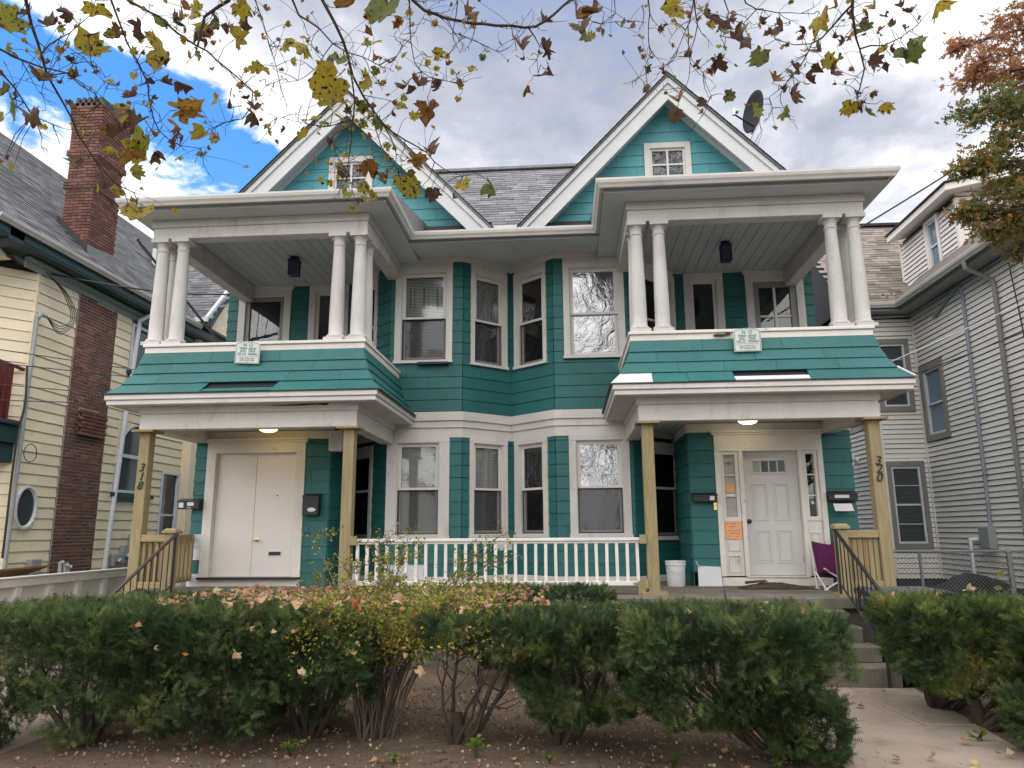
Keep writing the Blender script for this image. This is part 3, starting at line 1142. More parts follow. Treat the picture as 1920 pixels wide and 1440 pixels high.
for s in (-1, 1):
    def bx(x0, x1, y0, y1, z0, z1, mb):
        mb.box(min(s * x0, s * x1), max(s * x0, s * x1), y0, y1, z0, z1)
    # upper entablature: three beams round the porch
    for (x0, x1, y0, y1) in ((1.815, 4.955, 9.43, 9.63), (1.815, 2.015, 9.63, 11.44), (4.755, 4.955, 9.63, 12.38)):
        mb = MB()
        bx(x0, x1, y0, y1, 5.75, 5.915, mb)
        bx(x0 - .020, x1 + .020, y0 - .020, y1, 5.915, 6.03, mb)
        mb.build('entablature', M['white_grey'], HOUSE, bevel=0.006)
    # ceiling boards
    x = 2.02
    while x < 4.75:
        mb = MB()
        bx(x + 0.003, min(x + 0.165, 4.753), 9.635, 12.375, 6.035, 6.055, mb)
        mb.build('ceiling_board', M['ceil'], HOUSE, bevel=0.004)
        x += 0.168
    # second storey: rail band on top of the skirt roof
    for (x0, x1, y0, y1) in ((1.76, 4.90, 9.345, 9.60), (1.76, 2.02, 9.60, 11.43), (4.64, 4.90, 9.60, 12.38)):
        mb = MB()
        bx(x0 + .02, x1 - .02, y0 + .02, y1, 4.04, 4.125, mb)
        bx(x0, x1, y0 - .005, y1, 4.125, 4.168, mb)
        mb.build('rail_board', M['white_worn'], HOUSE, bevel=0.006)
    # balcony floor
    mb = MB()
    bx(1.9, 4.8, 9.45, 12.39, 3.40, 3.50, mb)
    mb.build('balcony_floor', M['ceil'], HOUSE)
    # lower beams
    for (x0, x1, y0, y1) in ((1.845, 4.845, 9.35, 9.52), (1.845, 2.045, 9.52, 11.40), (4.645, 4.845, 9.52, 12.38)):
        mb = MB()
        bx(x0, x1, y0, y1, 2.975, 3.19, mb)
        bx(x0 - .02, x1 + .02, y0 - .02, y1, 3.19, 3.30, mb)
        mb.build('porch_beam', M['white'], HOUSE, bevel=0.006)
    # lower porch ceiling boards
    x = 2.05
    while x < 4.64:
        mb = MB()
        bx(x + 0.003, min(x + 0.165, 4.643), 9.525, 12.375, 3.15, 3.17, mb)
        mb.build('ceiling_board', M['ceil'], HOUSE, bevel=0.004)
        x += 0.168
    # cornice under the skirt roof: soffit, fascia and crown on three sides
    for (x0, x1, y0, y1) in ((1.52, 5.19, 9.08, 9.36), (1.52, 1.86, 9.36, 11.37), (4.83, 5.19, 9.36, 12.6)):
        mb = MB()
        bx(x0 + .03, x1 - .03, y0 + .03, y1, 3.29, 3.315, mb)
        mb.build('cornice_soffit', M['white'], HOUSE)
    for (x0, x1, y0, y1) in ((1.52, 5.19, 9.08, 9.14), (1.52, 1.58, 9.14, 11.37), (5.13, 5.19, 9.14, 12.6)):
        mb = MB()
        bx(x0 + .012, x1 - .012, y0 + .012, y1, 3.275, 3.34, mb)
        bx(x0 - .01, x1 + .01, y0 - .01, y1, 3.34, 3.415, mb)
        mb.build('cornice', M['white'], HOUSE, bevel=0.008)


# ------------------------------------------------------------------ skirt roofs (bell-cast, shingled)
PRF = [(0.0, 4.04), (0.035, 3.88), (0.085, 3.73), (0.17, 3.57), (0.30, 3.415)]     # outward offset, height


def skirt(s):
    xi, xo, yf = 1.79, 4.88, 9.37      # top line of the skirt
    base = MB()
    for (o0, z0), (o1, z1) in zip(PRF[:-1], PRF[1:]):
        k = 0.03
        a = [(s * (xi - o0 + k), yf - o0 + k, z0), (s * (xo + o0 - k), yf - o0 + k, z0), (s * (xo + o1 - k), yf - o1 + k, z1), (s * (xi - o1 + k), yf - o1 + k, z1)]
        base.add(a, [(0, 1, 2, 3)] if s < 0 else [(3, 2, 1, 0)])
        a = [(s * (xi - o0 + k), 11.43, z0), (s * (xi - o0 + k), yf - o0 + k, z0), (s * (xi - o1 + k), yf - o1 + k, z1), (s * (xi - o1 + k), 11.43, z1)]
        base.add(a, [(0, 1, 2, 3)] if s < 0 else [(3, 2, 1, 0)])
        a = [(s * (xo + o0 - k), yf - o0 + k, z0), (s * (xo + o0 - k), 12.5, z0), (s * (xo + o1 - k), 12.5, z1), (s * (xo + o1 - k), yf - o1 + k, z1)]
        base.add(a, [(0, 1, 2, 3)] if s < 0 else [(3, 2, 1, 0)])
    roof = base.build('skirt_roof', M['gap_shade'], HOUSE)  # near-black base paints the shade seen in open gaps between shingles

    def piece(P, nrm, m, lift=0.0, label=None):
        """quad P = top-left, top-right, bottom-right, bottom-left on the roof plane, thicker at the butt"""
        mb = MB()
        n = Vector(nrm).normalized()
        P = [Vector(p) for p in P]
        back = [p - n * 0.004 for p in P]
        ft = [P[0] + n * 0.004, P[1] + n * 0.004, P[2] + n * (0.020 + lift), P[3] + n * (0.020 + lift)]
        mb.add(back + ft, [(0, 1, 2, 3), (7, 6, 5, 4), (0, 4, 5, 1), (1, 5, 6, 2), (2, 6, 7, 3), (3, 7, 4, 0)])
        return mb.build('shingle', m, roof, label=label)

    for r, ((o0, z0), (o1, z1)) in enumerate(zip(PRF[:-1], PRF[1:])):
        # front, written left to right in the picture
        lt, rt = (-(xo + o0), -(xi - o0)) if s < 0 else (xi - o0, xo + o0)
        lb, rb = (-(xo + o1), -(xi - o1)) if s < 0 else (xi - o1, xo + o1)
        n = Vector((0, -(z0 - z1), o1 - o0))
        if s < 0:
            cuts = [[-3.9, -2.95], [-4.45, -3.35, -2.45], [-4.55, -3.95, -2.75, -2.05], [-4.55, -3.83, -2.87, -2.2]][r]
        else:
            cuts = [[2.7, 3.7], [2.1, 3.35, 4.2], [2.35, 2.95, 3.60, 4.35], [2.02, 2.45, 3.03, 3.95]][r]
        xt = [lt] + cuts + [rt]
        xb = [lb] + [c + RNG.uniform(-.02, .02) - (0.02 if s < 0 else -0.0) * r for c in cuts] + [rb]
        for i in range(len(xt) - 1):
            g = 0.002
            y0, y1 = yf - o0, yf - o1
            zt_, zb_ = z0 + RNG.uniform(-.003, .003), z1 + RNG.uniform(-.004, .002)
            yt_ = y0
            m, lab, lift = M['teal'], None, 0
            if s < 0 and r == 3 and i == 2:
                zt_, yt_, lab, lift = z0 - 0.092, y0 - 0.077, 'slipped shingle below a dark gap', 0.004
            if s > 0 and r == 3 and i == 0:
                m, lab = M['white_patch'], 'unpainted white shingle at the corner'
            if s > 0 and r == 3 and i == 3:
                m, lab, zt_, yt_, lift = M['white_patch'], 'unpainted white shingle slipped below a dark gap', z0 - 0.080, y0 - 0.068, 0.004
            piece([(xt[i] + g, yt_, zt_), (xt[i + 1] - g, yt_, zt_), (xb[i + 1] - g, y1, zb_), (xb[i] + g, y1, zb_)], n, m, lift, lab)
        # inner side
        n = Vector((-s * (z0 - z1), 0, o1 - o0))
        ys = [11.43, 10.7 - 0.2 * (r % 2), 10.0 - 0.2 * (r % 2), None]
        for i in range(3):
            ya, yb = ys[i], ys[i + 1]
            ta, tb = ya, (yb if yb else yf - o0)
            ba, bb = ya, (yb if yb else yf - o1)
            P = [(s * (xi - o0), ta, z0), (s * (xi - o0), tb, z0), (s * (xi - o1), bb, z1), (s * (xi - o1), ba, z1)]
            if s > 0:
                pass
            piece(P, n, M['teal'])
        n = Vector((s * (z0 - z1), 0, o1 - o0))
        P = [(s * (xo + o0), yf - o0, z0), (s * (xo + o0), 12.5, z0), (s * (xo + o1), 12.5, z1), (s * (xo + o1), yf - o1, z1)]
        piece(P, n, M['teal'])
    # black drip edge
    mb = MB()
    o1 = PRF[-1][0]
    lb, rb = (-(xo + o1), -(xi - o1)) if s < 0 else (xi - o1, xo + o1)
    mb.box(lb - .012, rb + .012, yf - o1 - .014, yf - o1 + 0.05, 3.408, 3.4185)
    sx = s * (xi - o1)
    mb.box(sx - .012, sx + .012, yf - o1 + .05, 11.4, 3.408, 3.4185)
    mb.build('drip_edge', M['iron'], HOUSE)
    if s > 0:
        mb = MB()
        mb.tube([(xo + 0.175, yf - .172, 3.585), (xo + o1 + .012, yf - o1 - .012, 3.437)], 0.016, 6)
        mb.build('hip_flashing', M['white_patch'], HOUSE)


skirt(-1)
skirt(1)

# ------------------------------------------------------------------ eaves: gutter, soffit
GX0, GX1, GYF, GYC = 1.375, 5.28, 8.97, 10.47


def gutter_run(pts, name='gutter', m='gutter', parent=None, z=6.068, w=0.11, h=0.115):
    """K-style gutter along plan points; outward side on the right of travel"""
    mb = MB()
    n = len(pts)
    pr = [(0.0, 0.012), (w * .55, 0.0), (w * .7, 0.03), (w * .9, 0.055), (w, h * .78), (w, h), (w - .014, h), (w - .014, h - .012), (0.0, h - 0.02)]
    pts = [Vector((p[0], p[1], 0)) for p in pts]
    dirs = [(pts[i + 1] - pts[i]).normalized() for i in range(n - 1)]
    for i in range(n):
        if i == 0:
            nn = Vector((dirs[0].y, -dirs[0].x, 0))
        elif i == n - 1:
            nn = Vector((dirs[-1].y, -dirs[-1].x, 0))
        else:
            a = Vector((dirs[i - 1].y, -dirs[i - 1].x, 0))
            b = Vector((dirs[i].y, -dirs[i].x, 0))
            nn = (a + b) / (1 + a.dot(b))
        for (o, zz) in pr:
            p = pts[i] + nn * o
            mb.v.append((p.x, p.y, z + zz))
    k = len(pr)
    for i in range(n - 1):
        for j in range(k):
            mb.f.append((i * k + j, (i + 1) * k + j, (i + 1) * k + (j + 1) % k, i * k + (j + 1) % k))
    mb.f.append(tuple(range(k)))
    mb.f.append(tuple((n - 1) * k + j for j in range(k))[::-1])
    return mb.build(name, M[m], parent or HOUSE)


w = 0.11
gutter_run([(-GX1 + w, 20), (-GX1 + w, GYF + w), (-GX0 - w, GYF + w), (-GX0 - w, GYC + w), (GX0 + w, GYC + w), (GX0 + w, GYF + w), (GX1 - w, GYF + w), (GX1 - w, 20)])
# grey strip (fascia) behind and below the gutter
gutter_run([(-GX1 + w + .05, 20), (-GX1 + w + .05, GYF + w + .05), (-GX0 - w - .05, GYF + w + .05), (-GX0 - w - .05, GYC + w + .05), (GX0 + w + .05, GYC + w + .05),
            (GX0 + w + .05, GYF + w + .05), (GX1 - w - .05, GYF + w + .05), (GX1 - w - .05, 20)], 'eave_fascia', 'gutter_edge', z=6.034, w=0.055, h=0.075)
for sg in (-1, 1):
    for (x0, x1, y0, y1) in ((GX0 + w, GX1 - w, GYF + w + .02, 9.50), (GX0 + w, 1.86, 9.501, 11.44), (4.90, GX1 - w, 9.501, 20)):
        mb = MB()
        mb.box(min(sg * x0, sg * x1), max(sg * x0, sg * x1), y0, y1, 6.031, 6.06)
        mb.build('soffit', M['soffit'], HOUSE)
mb = MB()
mb.prism([(-GX0 - w + .001, GYC + w + .02, 6.032), (-GX0 - w + .001, 12.6, 6.215), (-GX0 - w + .001, 12.6, 6.25), (-GX0 - w + .001, GYC + w + .02, 6.06)], (2 * (GX0 + w - .001), 0, 0))
mb.build('soffit', M['soffit'], HOUSE)
for sg in (-1, 1):
    mb = MB()
    mb.box(min(sg * 1.49, sg * 5.1), max(sg * 1.49, sg * 5.1), 9.05, 12.6, 6.075, 6.12)
    mb.build('roof_deck', M['ceil'], HOUSE)
# low porch roofs behind the gutters
for s in (-1, 1):
    mb = MB()
    xa, xb = s * (GX0 + 0.02), s * (GX1 - 0.02)
    A, B = (xa, GYF + .03, 6.180), (xb, GYF + .03, 6.180)
    Cc, D = (xb - s * 0.0, 11.5, 6.75), (xa, 11.5, 6.75)
    ins = (s * (GX1 - 0.75), 10.2, 6.62)
    mb.add([A, B, Cc, D, (A[0], A[1], 6.16), (B[0], B[1], 6.16), (Cc[0], Cc[1], 6.16), (D[0], D[1], 6.16)],
           [(0, 1, 2, 3), (7, 6, 5, 4), (0, 4, 5, 1), (1, 5, 6, 2), (2, 6, 7, 3), (3, 7, 4, 0)])
    mb.build('porch_roof', M['tab'], HOUSE)
mb = MB()
mb.box(4.80, 5.18, 9.05, 9.5, 6.19, 6.225)
mb.build('roof_patch', M['tab'], HOUSE)
mb = MB()
mb.prism([(-1.5, 10.55, 6.17), (-1.5, 11.5, 6.45), (-1.5, 11.5, 6.27)], (3.0, 0, 0))
mb.build('valley_roof', M['roofbase'], HOUSE)

# ------------------------------------------------------------------ twin gables
AX, AZ, BX, BZ, YR = 2.72, 9.045, 0.20, 6.42, 11.02       # apex, foot of the roof plane, front of the rake
SL = (AZ - BZ) / (AX - BX)
for s in (-1, 1):
    gx = s * AX
    # teal wall in the skylit tint: courses clipped by the roof slopes, window hole
    core = MB()
    core.prism([(gx - 2.5, YB + 0.13, 6.25), (gx + 2.5, YB + 0.13, 6.25), (gx, YB + 0.13, AZ - 0.12)], (0, 0.05, 0))
    gw = core.build('gable_wall', M['teal_core'], HOUSE)
    wx0, wx1, wz0, wz1 = gx - 0.395, gx + 0.385, 7.005, 8.03
    z = 6.39
    k = 0
    while z < AZ - 0.3:
        zt = z + 0.205
        for (a, b) in spans(gx - 2.6, gx + 2.6, [(wx0, wx1, wz0, wz1)], z, zt):
            cut = [a]
            p = math.floor(a / 0.62) * 0.62 + (k % 2) * 0.31 + RNG.uniform(-.04, .04)
            while p < b:
                if p - cut[-1] > 0.1 and b - p > 0.1:
                    cut.append(p)
                p += 0.62
            cut.append(b)
            for c0, c1 in zip(cut[:-1], cut[1:]):
                poly = [(c0 + .0015, z), (c1 - .0015, z), (c1 - .0015, zt), (c0 + .0015, zt)]
                top = AZ - 0.10
                poly = clip_poly(poly, SL, 1, top + SL * gx)
                poly = clip_poly(poly, -SL, 1, top - SL * gx)
                if len(poly) < 3:
                    continue
                mb = MB()
                fr = [(x, YB - 0.018 + 0.014 * (zz - z) / 0.205, zz) for x, zz in poly]
                bk = [(x, YB + 0.004, zz) for x, zz in poly]
                n = len(poly)
                mb.add(fr + bk, [tuple(range(n)), tuple(range(n, 2 * n))[::-1]] + [((i + 1) % n, i, n + i, n + (i + 1) % n) for i in range(n)])
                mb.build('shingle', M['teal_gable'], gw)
        z = zt
        k += 1
    # six-light attic window
    fc = Face((wx0, YB), (wx1, YB))
    mb = MB()
    fc.frame(mb, 0, fc.L, wz0, wz1, 0.10, -0.06, 0.04)
    gwin = mb.build('attic_window', M['white'], HOUSE, bevel=0.004)
    mb = MB()
    fc.frame(mb, 0.1, fc.L - 0.1, wz0 + .1, wz1 - .1, 0.035, -0.05, 0.0)
    fc.box(mb, fc.L / 2 - 0.018, fc.L / 2 + 0.018, -0.045, -0.002, wz0 + .135, wz1 - .135)
    zs = [wz0 + .135 + (wz1 - wz0 - .27) * i / 3 for i in range(4)]
    for zz in zs[1:3]:
        fc.box(mb, 0.135, fc.L - 0.135, -0.043, -0.004, zz - 0.014, zz + 0.014)
    mb.build('muntin', M['white'], gwin)
    for i in range(3):
        for j in range(2):
            p = MB()
            a = 0.135 if j == 0 else fc.L / 2 + 0.018
            b = fc.L / 2 - 0.018 if j == 0 else fc.L - 0.135
            fc.box(p, a, b, -0.030, -0.027, zs[i] + .014, zs[i + 1] - .014)
            p.build('pane', M['attic_glass'], gwin)
    # rakes: barge board, crown, soffit ; roof slopes
    for q in (-1, 1):
        foot = Vector((gx + q * (AX - BX), 0, BZ))
        apex = Vector((gx, 0, AZ))
        d = (apex - foot).normalized()
        nr = Vector((d.z * q, 0, -d.x * q)) * (1 if True else -1)
        up = Vector((-d.z, 0, d.x)) if d.x > 0 else Vector((d.z, 0, -d.x))      # normal of the roof plane, upwards
        ext = 0.0

        def slab(name, y0, y1, t0, t1, m, e0=0.0, e1=0.0, bev=0.0):
            # strip under the roof plane between perpendicular offsets t0..t1 (down), mitred at the apex plane x=gx
            mb = MB()
            ring = []
            for t in (t0, t1):
                a = foot - up * t - d * e0
                # meet the vertical plane x = gx
                dx = (gx - a.x) / d.x
                b = a + d * dx
                ring.append((a, b))
            poly = [ring[0][0], ring[0][1], ring[1][1], ring[1][0]]
            mb.prism([(p.x, y0, p.z) for p in poly], (0, y1 - y0, 0))
            return mb.build(name, M[m], HOUSE, bevel=bev)
        slab('barge_board', YR + 0.035, YR + 0.065, 0.105, 0.30, 'rake', 0.03, bev=0.004)
        slab('rake_crown', YR, YR + 0.06, 0.022, 0.103, 'rake', 0.05, bev=0.006)
        slab('rake_soffit', YR + 0.066, YB + 0.02, 0.12, 0.14, 'soffit', 0.03)
        slab('rake_frieze', YB - 0.035, YB - 0.006, 0.142, 0.22, 'soffit', 0.03)
        slab('gable_roof', YR - 0.035, 14.2, 0.0, 0.020, 'tab', 0.07)
        # butts of the shingles along the verge
        mb = MB()
        Ls = (apex - foot).length
        i = 0
        while i * 0.14 < Ls - 0.10:
            a = foot + d * (i * 0.14) + up * 0.003
            mb.prism([(p.x, YR - 0.055, p.z) for p in (a, a + d * 0.15 + up * 0.004, a + d * 0.15 + up * 0.008, a + up * 0.014)], (0, 0.5, 0))
            i += 1
        mb.build('verge_shingles', M['tab_dark'], HOUSE, kind='stuff')
# cap over the meeting feet of the gables
mb = MB()
mb.box(-0.24, 0.24, 11.0, 11.12, 6.36, 6.46)
mb.build('valley_box', M['gutter'], HOUSE, bevel=0.005)

# ------------------------------------------------------------------ main roof behind the gables
RY0, RZ0, RY1, RZ1 = 11.12, 6.43, 14.10, 9.06
mb = MB()
rx = 4.98
mb.add([(-XW - .25, RY0, RZ0 - .03), (XW + .25, RY0, RZ0 - .03), (rx, RY1, RZ1 - .03), (-rx, RY1, RZ1 - .03), (XW + .25, 20, RZ0 - .03), (-XW - .25, 20, RZ0 - .03), (rx, 17, RZ1 - .03), (-rx, 17, RZ1 - .03)],
       [(0, 1, 2, 3), (1, 4, 6, 2), (3, 2, 6, 7), (5, 0, 3, 7), (4, 5, 7, 6)])
roof = mb.build('main_roof', M['roofbase'], HOUSE)
TABM = MB()
TABM.add([(0, 0, 0), (1, 0, 0), (1, 1, 0), (0, 1, 0), (0, 0, 0.012), (1, 0, 0.012), (1, 1, 0.003), (0, 1, 0.003)],
         [(0, 3, 2, 1), (4, 5, 6, 7), (0, 1, 5, 4), (1, 2, 6, 5), (2, 3, 7, 6), (3, 0, 4, 7)])
TAB = TABM.mesh('roof_tab', M['tab'])


def tabs(org, du, dv, nrm, u0, u1, v0, v1, w, h, keep=None):
    """matrices for roof tabs on a plane"""
    out = []
    r = 0
    v = v0
    while v < v1:
        u = u0 - (r % 2) * w * 0.5 - RNG.uniform(0, .05)
        while u < u1:
            ww = w * RNG.uniform(0.85, 1.15)
            p = Vector(org) + Vector(du) * u + Vector(dv) * v
            if keep is None or keep(p):
                m = Matrix((Vector(du) * (ww - .006), Vector(dv) * h * 1.02, Vector(nrm) * RNG.uniform(.8, 1.5))).transposed().to_4x4()
                m.translation = p
                out.append(m)
            u += ww
        v += h
        r += 1
    return out


sl = Vector((0, RY1 - RY0, RZ1 - RZ0)).normalized()
nr = Vector((0, -sl.z, sl.y))


def keep_main(p):
    for s in (-1, 1):
        if p.z < AZ - SL * abs(p.x - s * AX) - 0.1 and p.z < AZ:
            return False
    return abs(p.x) < 1.9 or p.x > 3.4 and p.x < XW + .25 - (p.y - RY0) * (XW + .25 - rx) / (RY1 - RY0) - 0.15


for m in tabs((-2.0, RY0, RZ0), (1, 0, 0), sl, nr, 0, 7.6, 0.0, 3.95, 0.30, 0.145, keep_main):
    inst('roof_tab', TAB, m, roof)
mb = MB()
mb.box(-rx, rx, RY1 - 0.12, RY1 + 0.12, RZ1 - 0.02, RZ1 + 0.035)
mb.build('ridge_cap', M['tab'], HOUSE)

# ------------------------------------------------------------------ porch floor, posts
mb = MB()
mb.box(-5.0, 5.05, 9.03, 12.5, 0.69, 0.82)
pf = mb.build('porch_floor', M['concrete'], HOUSE, bevel=0.012)
mb = MB()
mb.box(-4.95, 5.0, 9.12, 12.5, -0.2, 0.689)
mb.build('foundation', M['concrete'], HOUSE)
for (x0, x1, lab) in ((-4.845, -4.70, None), (-2.03, -1.885, None), (1.885, 2.03, None), (4.70, 4.845, None)):
    mb = MB()
    mb.box(x0, x1, 9.385, 9.53, 0.82, 2.945)
    p = mb.build('porch_post', M['pine'], HOUSE, bevel=0.008)
    mb = MB()
    mb.box(x0 - .075, x1 + .075, 9.30, 9.60, 2.945, 2.974)
    mb.build('post_cap', M['pine_x'], p)
    mb = MB()
    mb.box(x0 - .085, x1 + .085, 9.30, 9.62, 0.821, 0.858)
    mb.build('base_plate', M['pine_x'], p)
    if x0 == 1.885:
        mb = MB()
        mb.box(x0 - .125, x0 - .035, 9.36, 9.45, 0.822, 0.985)
        mb.build('support_block', M['pine'], p)
    if abs(x0) > 4:
        txt = '318' if x0 < 0 else '320'
        for i, chd in enumerate(txt):
            cu = bpy.data.curves.new('numeral', 'FONT')
            cu.body = chd
            cu.size = 0.155
            cu.shear = 0.25
            cu.align_x = 'CENTER'
            cu.extrude = 0.006
            o = bpy.data.objects.new('numeral', cu)
            COL.objects.link(o)
            zz = (2.42, 2.30, 2.18) if x0 < 0 else (2.385, 2.285, 2.175)
            off = (0.0, 0.005, -0.005)[i]
            bpy.context.view_layer.update()
            me = bpy.data.meshes.new_from_object(o.evaluated_get(bpy.context.evaluated_depsgraph_get()))
            bpy.data.objects.remove(o)
            me.materials.clear()
            me.materials.append(M['iron'])
            mm = Matrix.Translation((x0 + 0.07 + off, 9.378, zz[i])) @ Matrix.Rotation(R(90), 4, 'X')
            inst('numeral', me, mm, p)

# rot and missing paint along the old woodwork
def scar(face_y, pts, m='rot'):
    mb = MB()
    mb.prism([(x, face_y, z) for x, z in pts], (0, -0.004, 0))
    mb.build('paint_scar', M[m], HOUSE)


M['rot'] = mat('rotten_wood', (0.055, 0.032, 0.022), 0.95, 0.4, 12, 60, 0.6)
M['bare'] = mat('bare_grey_wood', (0.30, 0.24, 0.19), 0.9, 0.25, 8, 60, 0.4)
scar(9.33, [(-3.05, 3.268), (-2.75, 3.278), (-2.48, 3.286), (-2.22, 3.290), (-2.26, 3.262), (-2.4, 3.272), (-2.6, 3.262), (-2.8, 3.262)])
scar(9.33, [(-4.7, 3.288), (-4.0, 3.296), (-3.4, 3.292), (-3.4, 3.286), (-4.1, 3.290), (-4.7, 3.284)], 'bare')
scar(9.345, [(2.85, 4.09), (2.90, 4.105), (3.0, 4.10), (3.02, 4.12), (3.08, 4.12), (3.07, 4.085), (2.95, 4.065), (2.86, 4.07)])
for k in range(16):
    x = RNG.uniform(-1.8, 1.8)
    w = RNG.uniform(.02, .10)
    mb = MB()
    mb.box(x, x + w, 9.402, 9.4044, 0.94, 0.94 + RNG.uniform(.012, .035))
    mb.build('paint_scar', M['bare'], HOUSE)
t_ = None
for (x0, x1, lab) in ((-1.62, -1.02, None),):
    mb = MB()
    mb.box(x0 + .15, x1 + .05, 11.33, 11.43, 4.262, 4.298)
    tag(mb.build('window_bracket', M['iron']), 'black metal bracket under the second-storey bay window sill', 'bracket')
# ================================================================== THE CREAM HOUSE ON THE LEFT
MC = {}
MC['cream'] = mat('cream_siding', (0.84, 0.73, 0.54), 0.6, 0.07, 1.2, 30, 0.1, 0.05, dirt=(0.48, 0.40, 0.27), dirt_amt=0.35)
MC['cream_core'] = plain('siding_joint', (0.10, 0.075, 0.045), 0.9)
MC['brick'] = ramp_mat('old_brick', [(0, (0.11, 0.06, 0.055)), (0.35, (0.155, 0.075, 0.062)), (0.6, (0.20, 0.085, 0.063)), (0.8, (0.13, 0.066, 0.06)), (1, (0.29, 0.125, 0.08))], 0.9, 0.3, 12, 90, 0.5)
MC['brick_red'] = ramp_mat('chimney_brick', [(0, (0.12, 0.062, 0.054)), (0.5, (0.165, 0.080, 0.066)), (1, (0.22, 0.11, 0.085))], 0.9, 0.25, 12, 90, 0.4)
MC['mortar'] = mat('mortar', (0.50, 0.44, 0.40), 0.95, 0.25, 8, 60, 0.4)
MC['lead'] = mat('lead_flashing', (0.20, 0.205, 0.215), 0.6, 0.2, 4, 30, 0.2)
MC['dkteal'] = mat('dark_green_trim', (0.022, 0.062, 0.066), 0.55, 0.12, 2, 20, 0.05)
MC['greytrim'] = mat('pale_green_trim', (0.36, 0.42, 0.40), 0.6, 0.08, 2, 20, 0.05)
MC['alum'] = mat('white_aluminium', (0.66, 0.69, 0.73), 0.4, 0.05, 2, 20, 0.02, dirt=(0.42, 0.42, 0.42), dirt_amt=0.3)
MC['tab_l'] = ramp_mat('slate_grey_tab', [(0, (0.10, 0.105, 0.115)), (0.5, (0.15, 0.155, 0.165)), (1, (0.21, 0.215, 0.225))], 0.9, 0.2, 8, 120, 0.5)
MC['dglass'] = plain('dark_window_pane', (0.055, 0.065, 0.07), 0.05)
MC['bglass'] = plain('sky_reflection_pane', (0.16, 0.24, 0.32), 0.04)  # blue of the reflected sky put into the pane colour
MC['maroon'] = plain('maroon_paint', (0.13, 0.02, 0.022), 0.5)
MC['meter'] = mat('grey_meter_box', (0.33, 0.345, 0.36), 0.5, 0.08, 4, 30, 0.02)

LH = thing('cream_house', 'cream clapboard house with steep grey roof, tall brick chimney and dark green eaves', 'house', (-11, 15, 0))
XL = -9.0
CLAP = wedge_mesh('clapboard', MC['cream'], 0.020, 0.003)
LW = Face((XL, 12.4), (XL, 21.0))
LW.p0, LW.d, LW.n, LW.ang = Vector((XL, 21.0, 0)), Vector((0, -1, 0)), Vector((1, 0, 0)), R(-90)
# u runs from the back (Y=21) to the front (Y=12.4); outward is +x
LW.n = Vector((1, 0, 0))


def lw_box(mb, y0, y1, n0, n1, z0, z1):
    mb.box(XL + n0, XL + n1, y0, y1, z0, z1)


def wedge_y(x, y0, y1, z, h, sgn, g=0.0015):
    """matrix for a course on a wall x=const; sgn=+1 faces +x, -1 faces -x"""
    if sgn > 0:
        m = Matrix(((0, -1, 0), (1, 0, 0), (0, 0, 1))).to_4x4()      # local x -> +y, local -y -> +x
        return Matrix.Translation((x, y0 + g, z)) @ m @ Matrix.Diagonal((y1 - y0 - 2 * g, 1, h, 1))
    m = Matrix(((0, 1, 0), (-1, 0, 0), (0, 0, 1))).to_4x4()          # local x -> -y, local -y -> -x
    return Matrix.Translation((x, y1 - g, z)) @ m @ Matrix.Diagonal((y1 - y0 - 2 * g, 1, h, 1))


def side_courses(x, sgn, y0, y1, z0, z1, row, plen, holes, parent, me, name, jit=0.0, gap=0.008):
    z, k = z0, 0
    while z < z1 - 0.01:
        zt = min(z + row, z1)
        for (a, b) in spans(y0, y1, holes, z, zt):
            cut = [a]
            p = math.floor(a / plen) * plen + (k % 3) * plen / 3
            while p < b:
                if p - cut[-1] > 0.15 and b - p > 0.15:
                    cut.append(p)
                p += plen
            cut.append(b)
            for c0, c1 in zip(cut[:-1], cut[1:]):
                inst(name, me, wedge_y(x + sgn * RNG.uniform(0, jit), c0, c1, z + RNG.uniform(-.002, .002), zt - z - gap, sgn), parent)
        z = zt
        k += 1


LHOLES = [(13.55, 14.87, 0, 7), (15.30, 16.75, 2.42, 4.1), (17.20, 18.05, 1.1, 3.12), (15.42, 16.5, 5.22, 6.38)]
mb = MB()
mb.box(-16, XL - 0.12, 12.5, 21, -0.2, 6.9)
lw = mb.build('house_wall', MC['cream_core'], LH)
side_courses(XL, 1, 12.4, 21.0, 0.1, 6.45, 0.2, 2.6, LHOLES, lw, CLAP, 'clapboard', 0.003)
chf = Face((-9.75, 11.65), (XL, 12.4))
courses(chf, 0, chf.L, 0.1, 6.45, 0.2, 3.0, [], lw, CLAP, 'clapboard', gap=0.006)
frf = Face((-15.5, 11.65), (-9.75, 11.65))
courses(frf, 0, frf.L, 0.1, 6.45, 0.2, 3.0, [(frf.L - 2.4, frf.L - 1.3, 3.4, 5.6)], lw, CLAP, 'clapboard', gap=0.006)
mb = MB()
mb.box(-15.5, -9.78, 11.75, 12.6, 0, 6.6)
mb.prism([(-9.8, 11.78, 0), (-9.1, 12.5, 0), (-9.8, 12.6, 0)], (0, 0, 6.6))
mb.build('corner_wall', MC['cream_core'], LH)
mb = MB()
mb.box(XL - 0.02, XL + 0.03, 12.385, 12.43, 0.1, 6.45)
mb.build('corner_board', MC['cream'], LH)
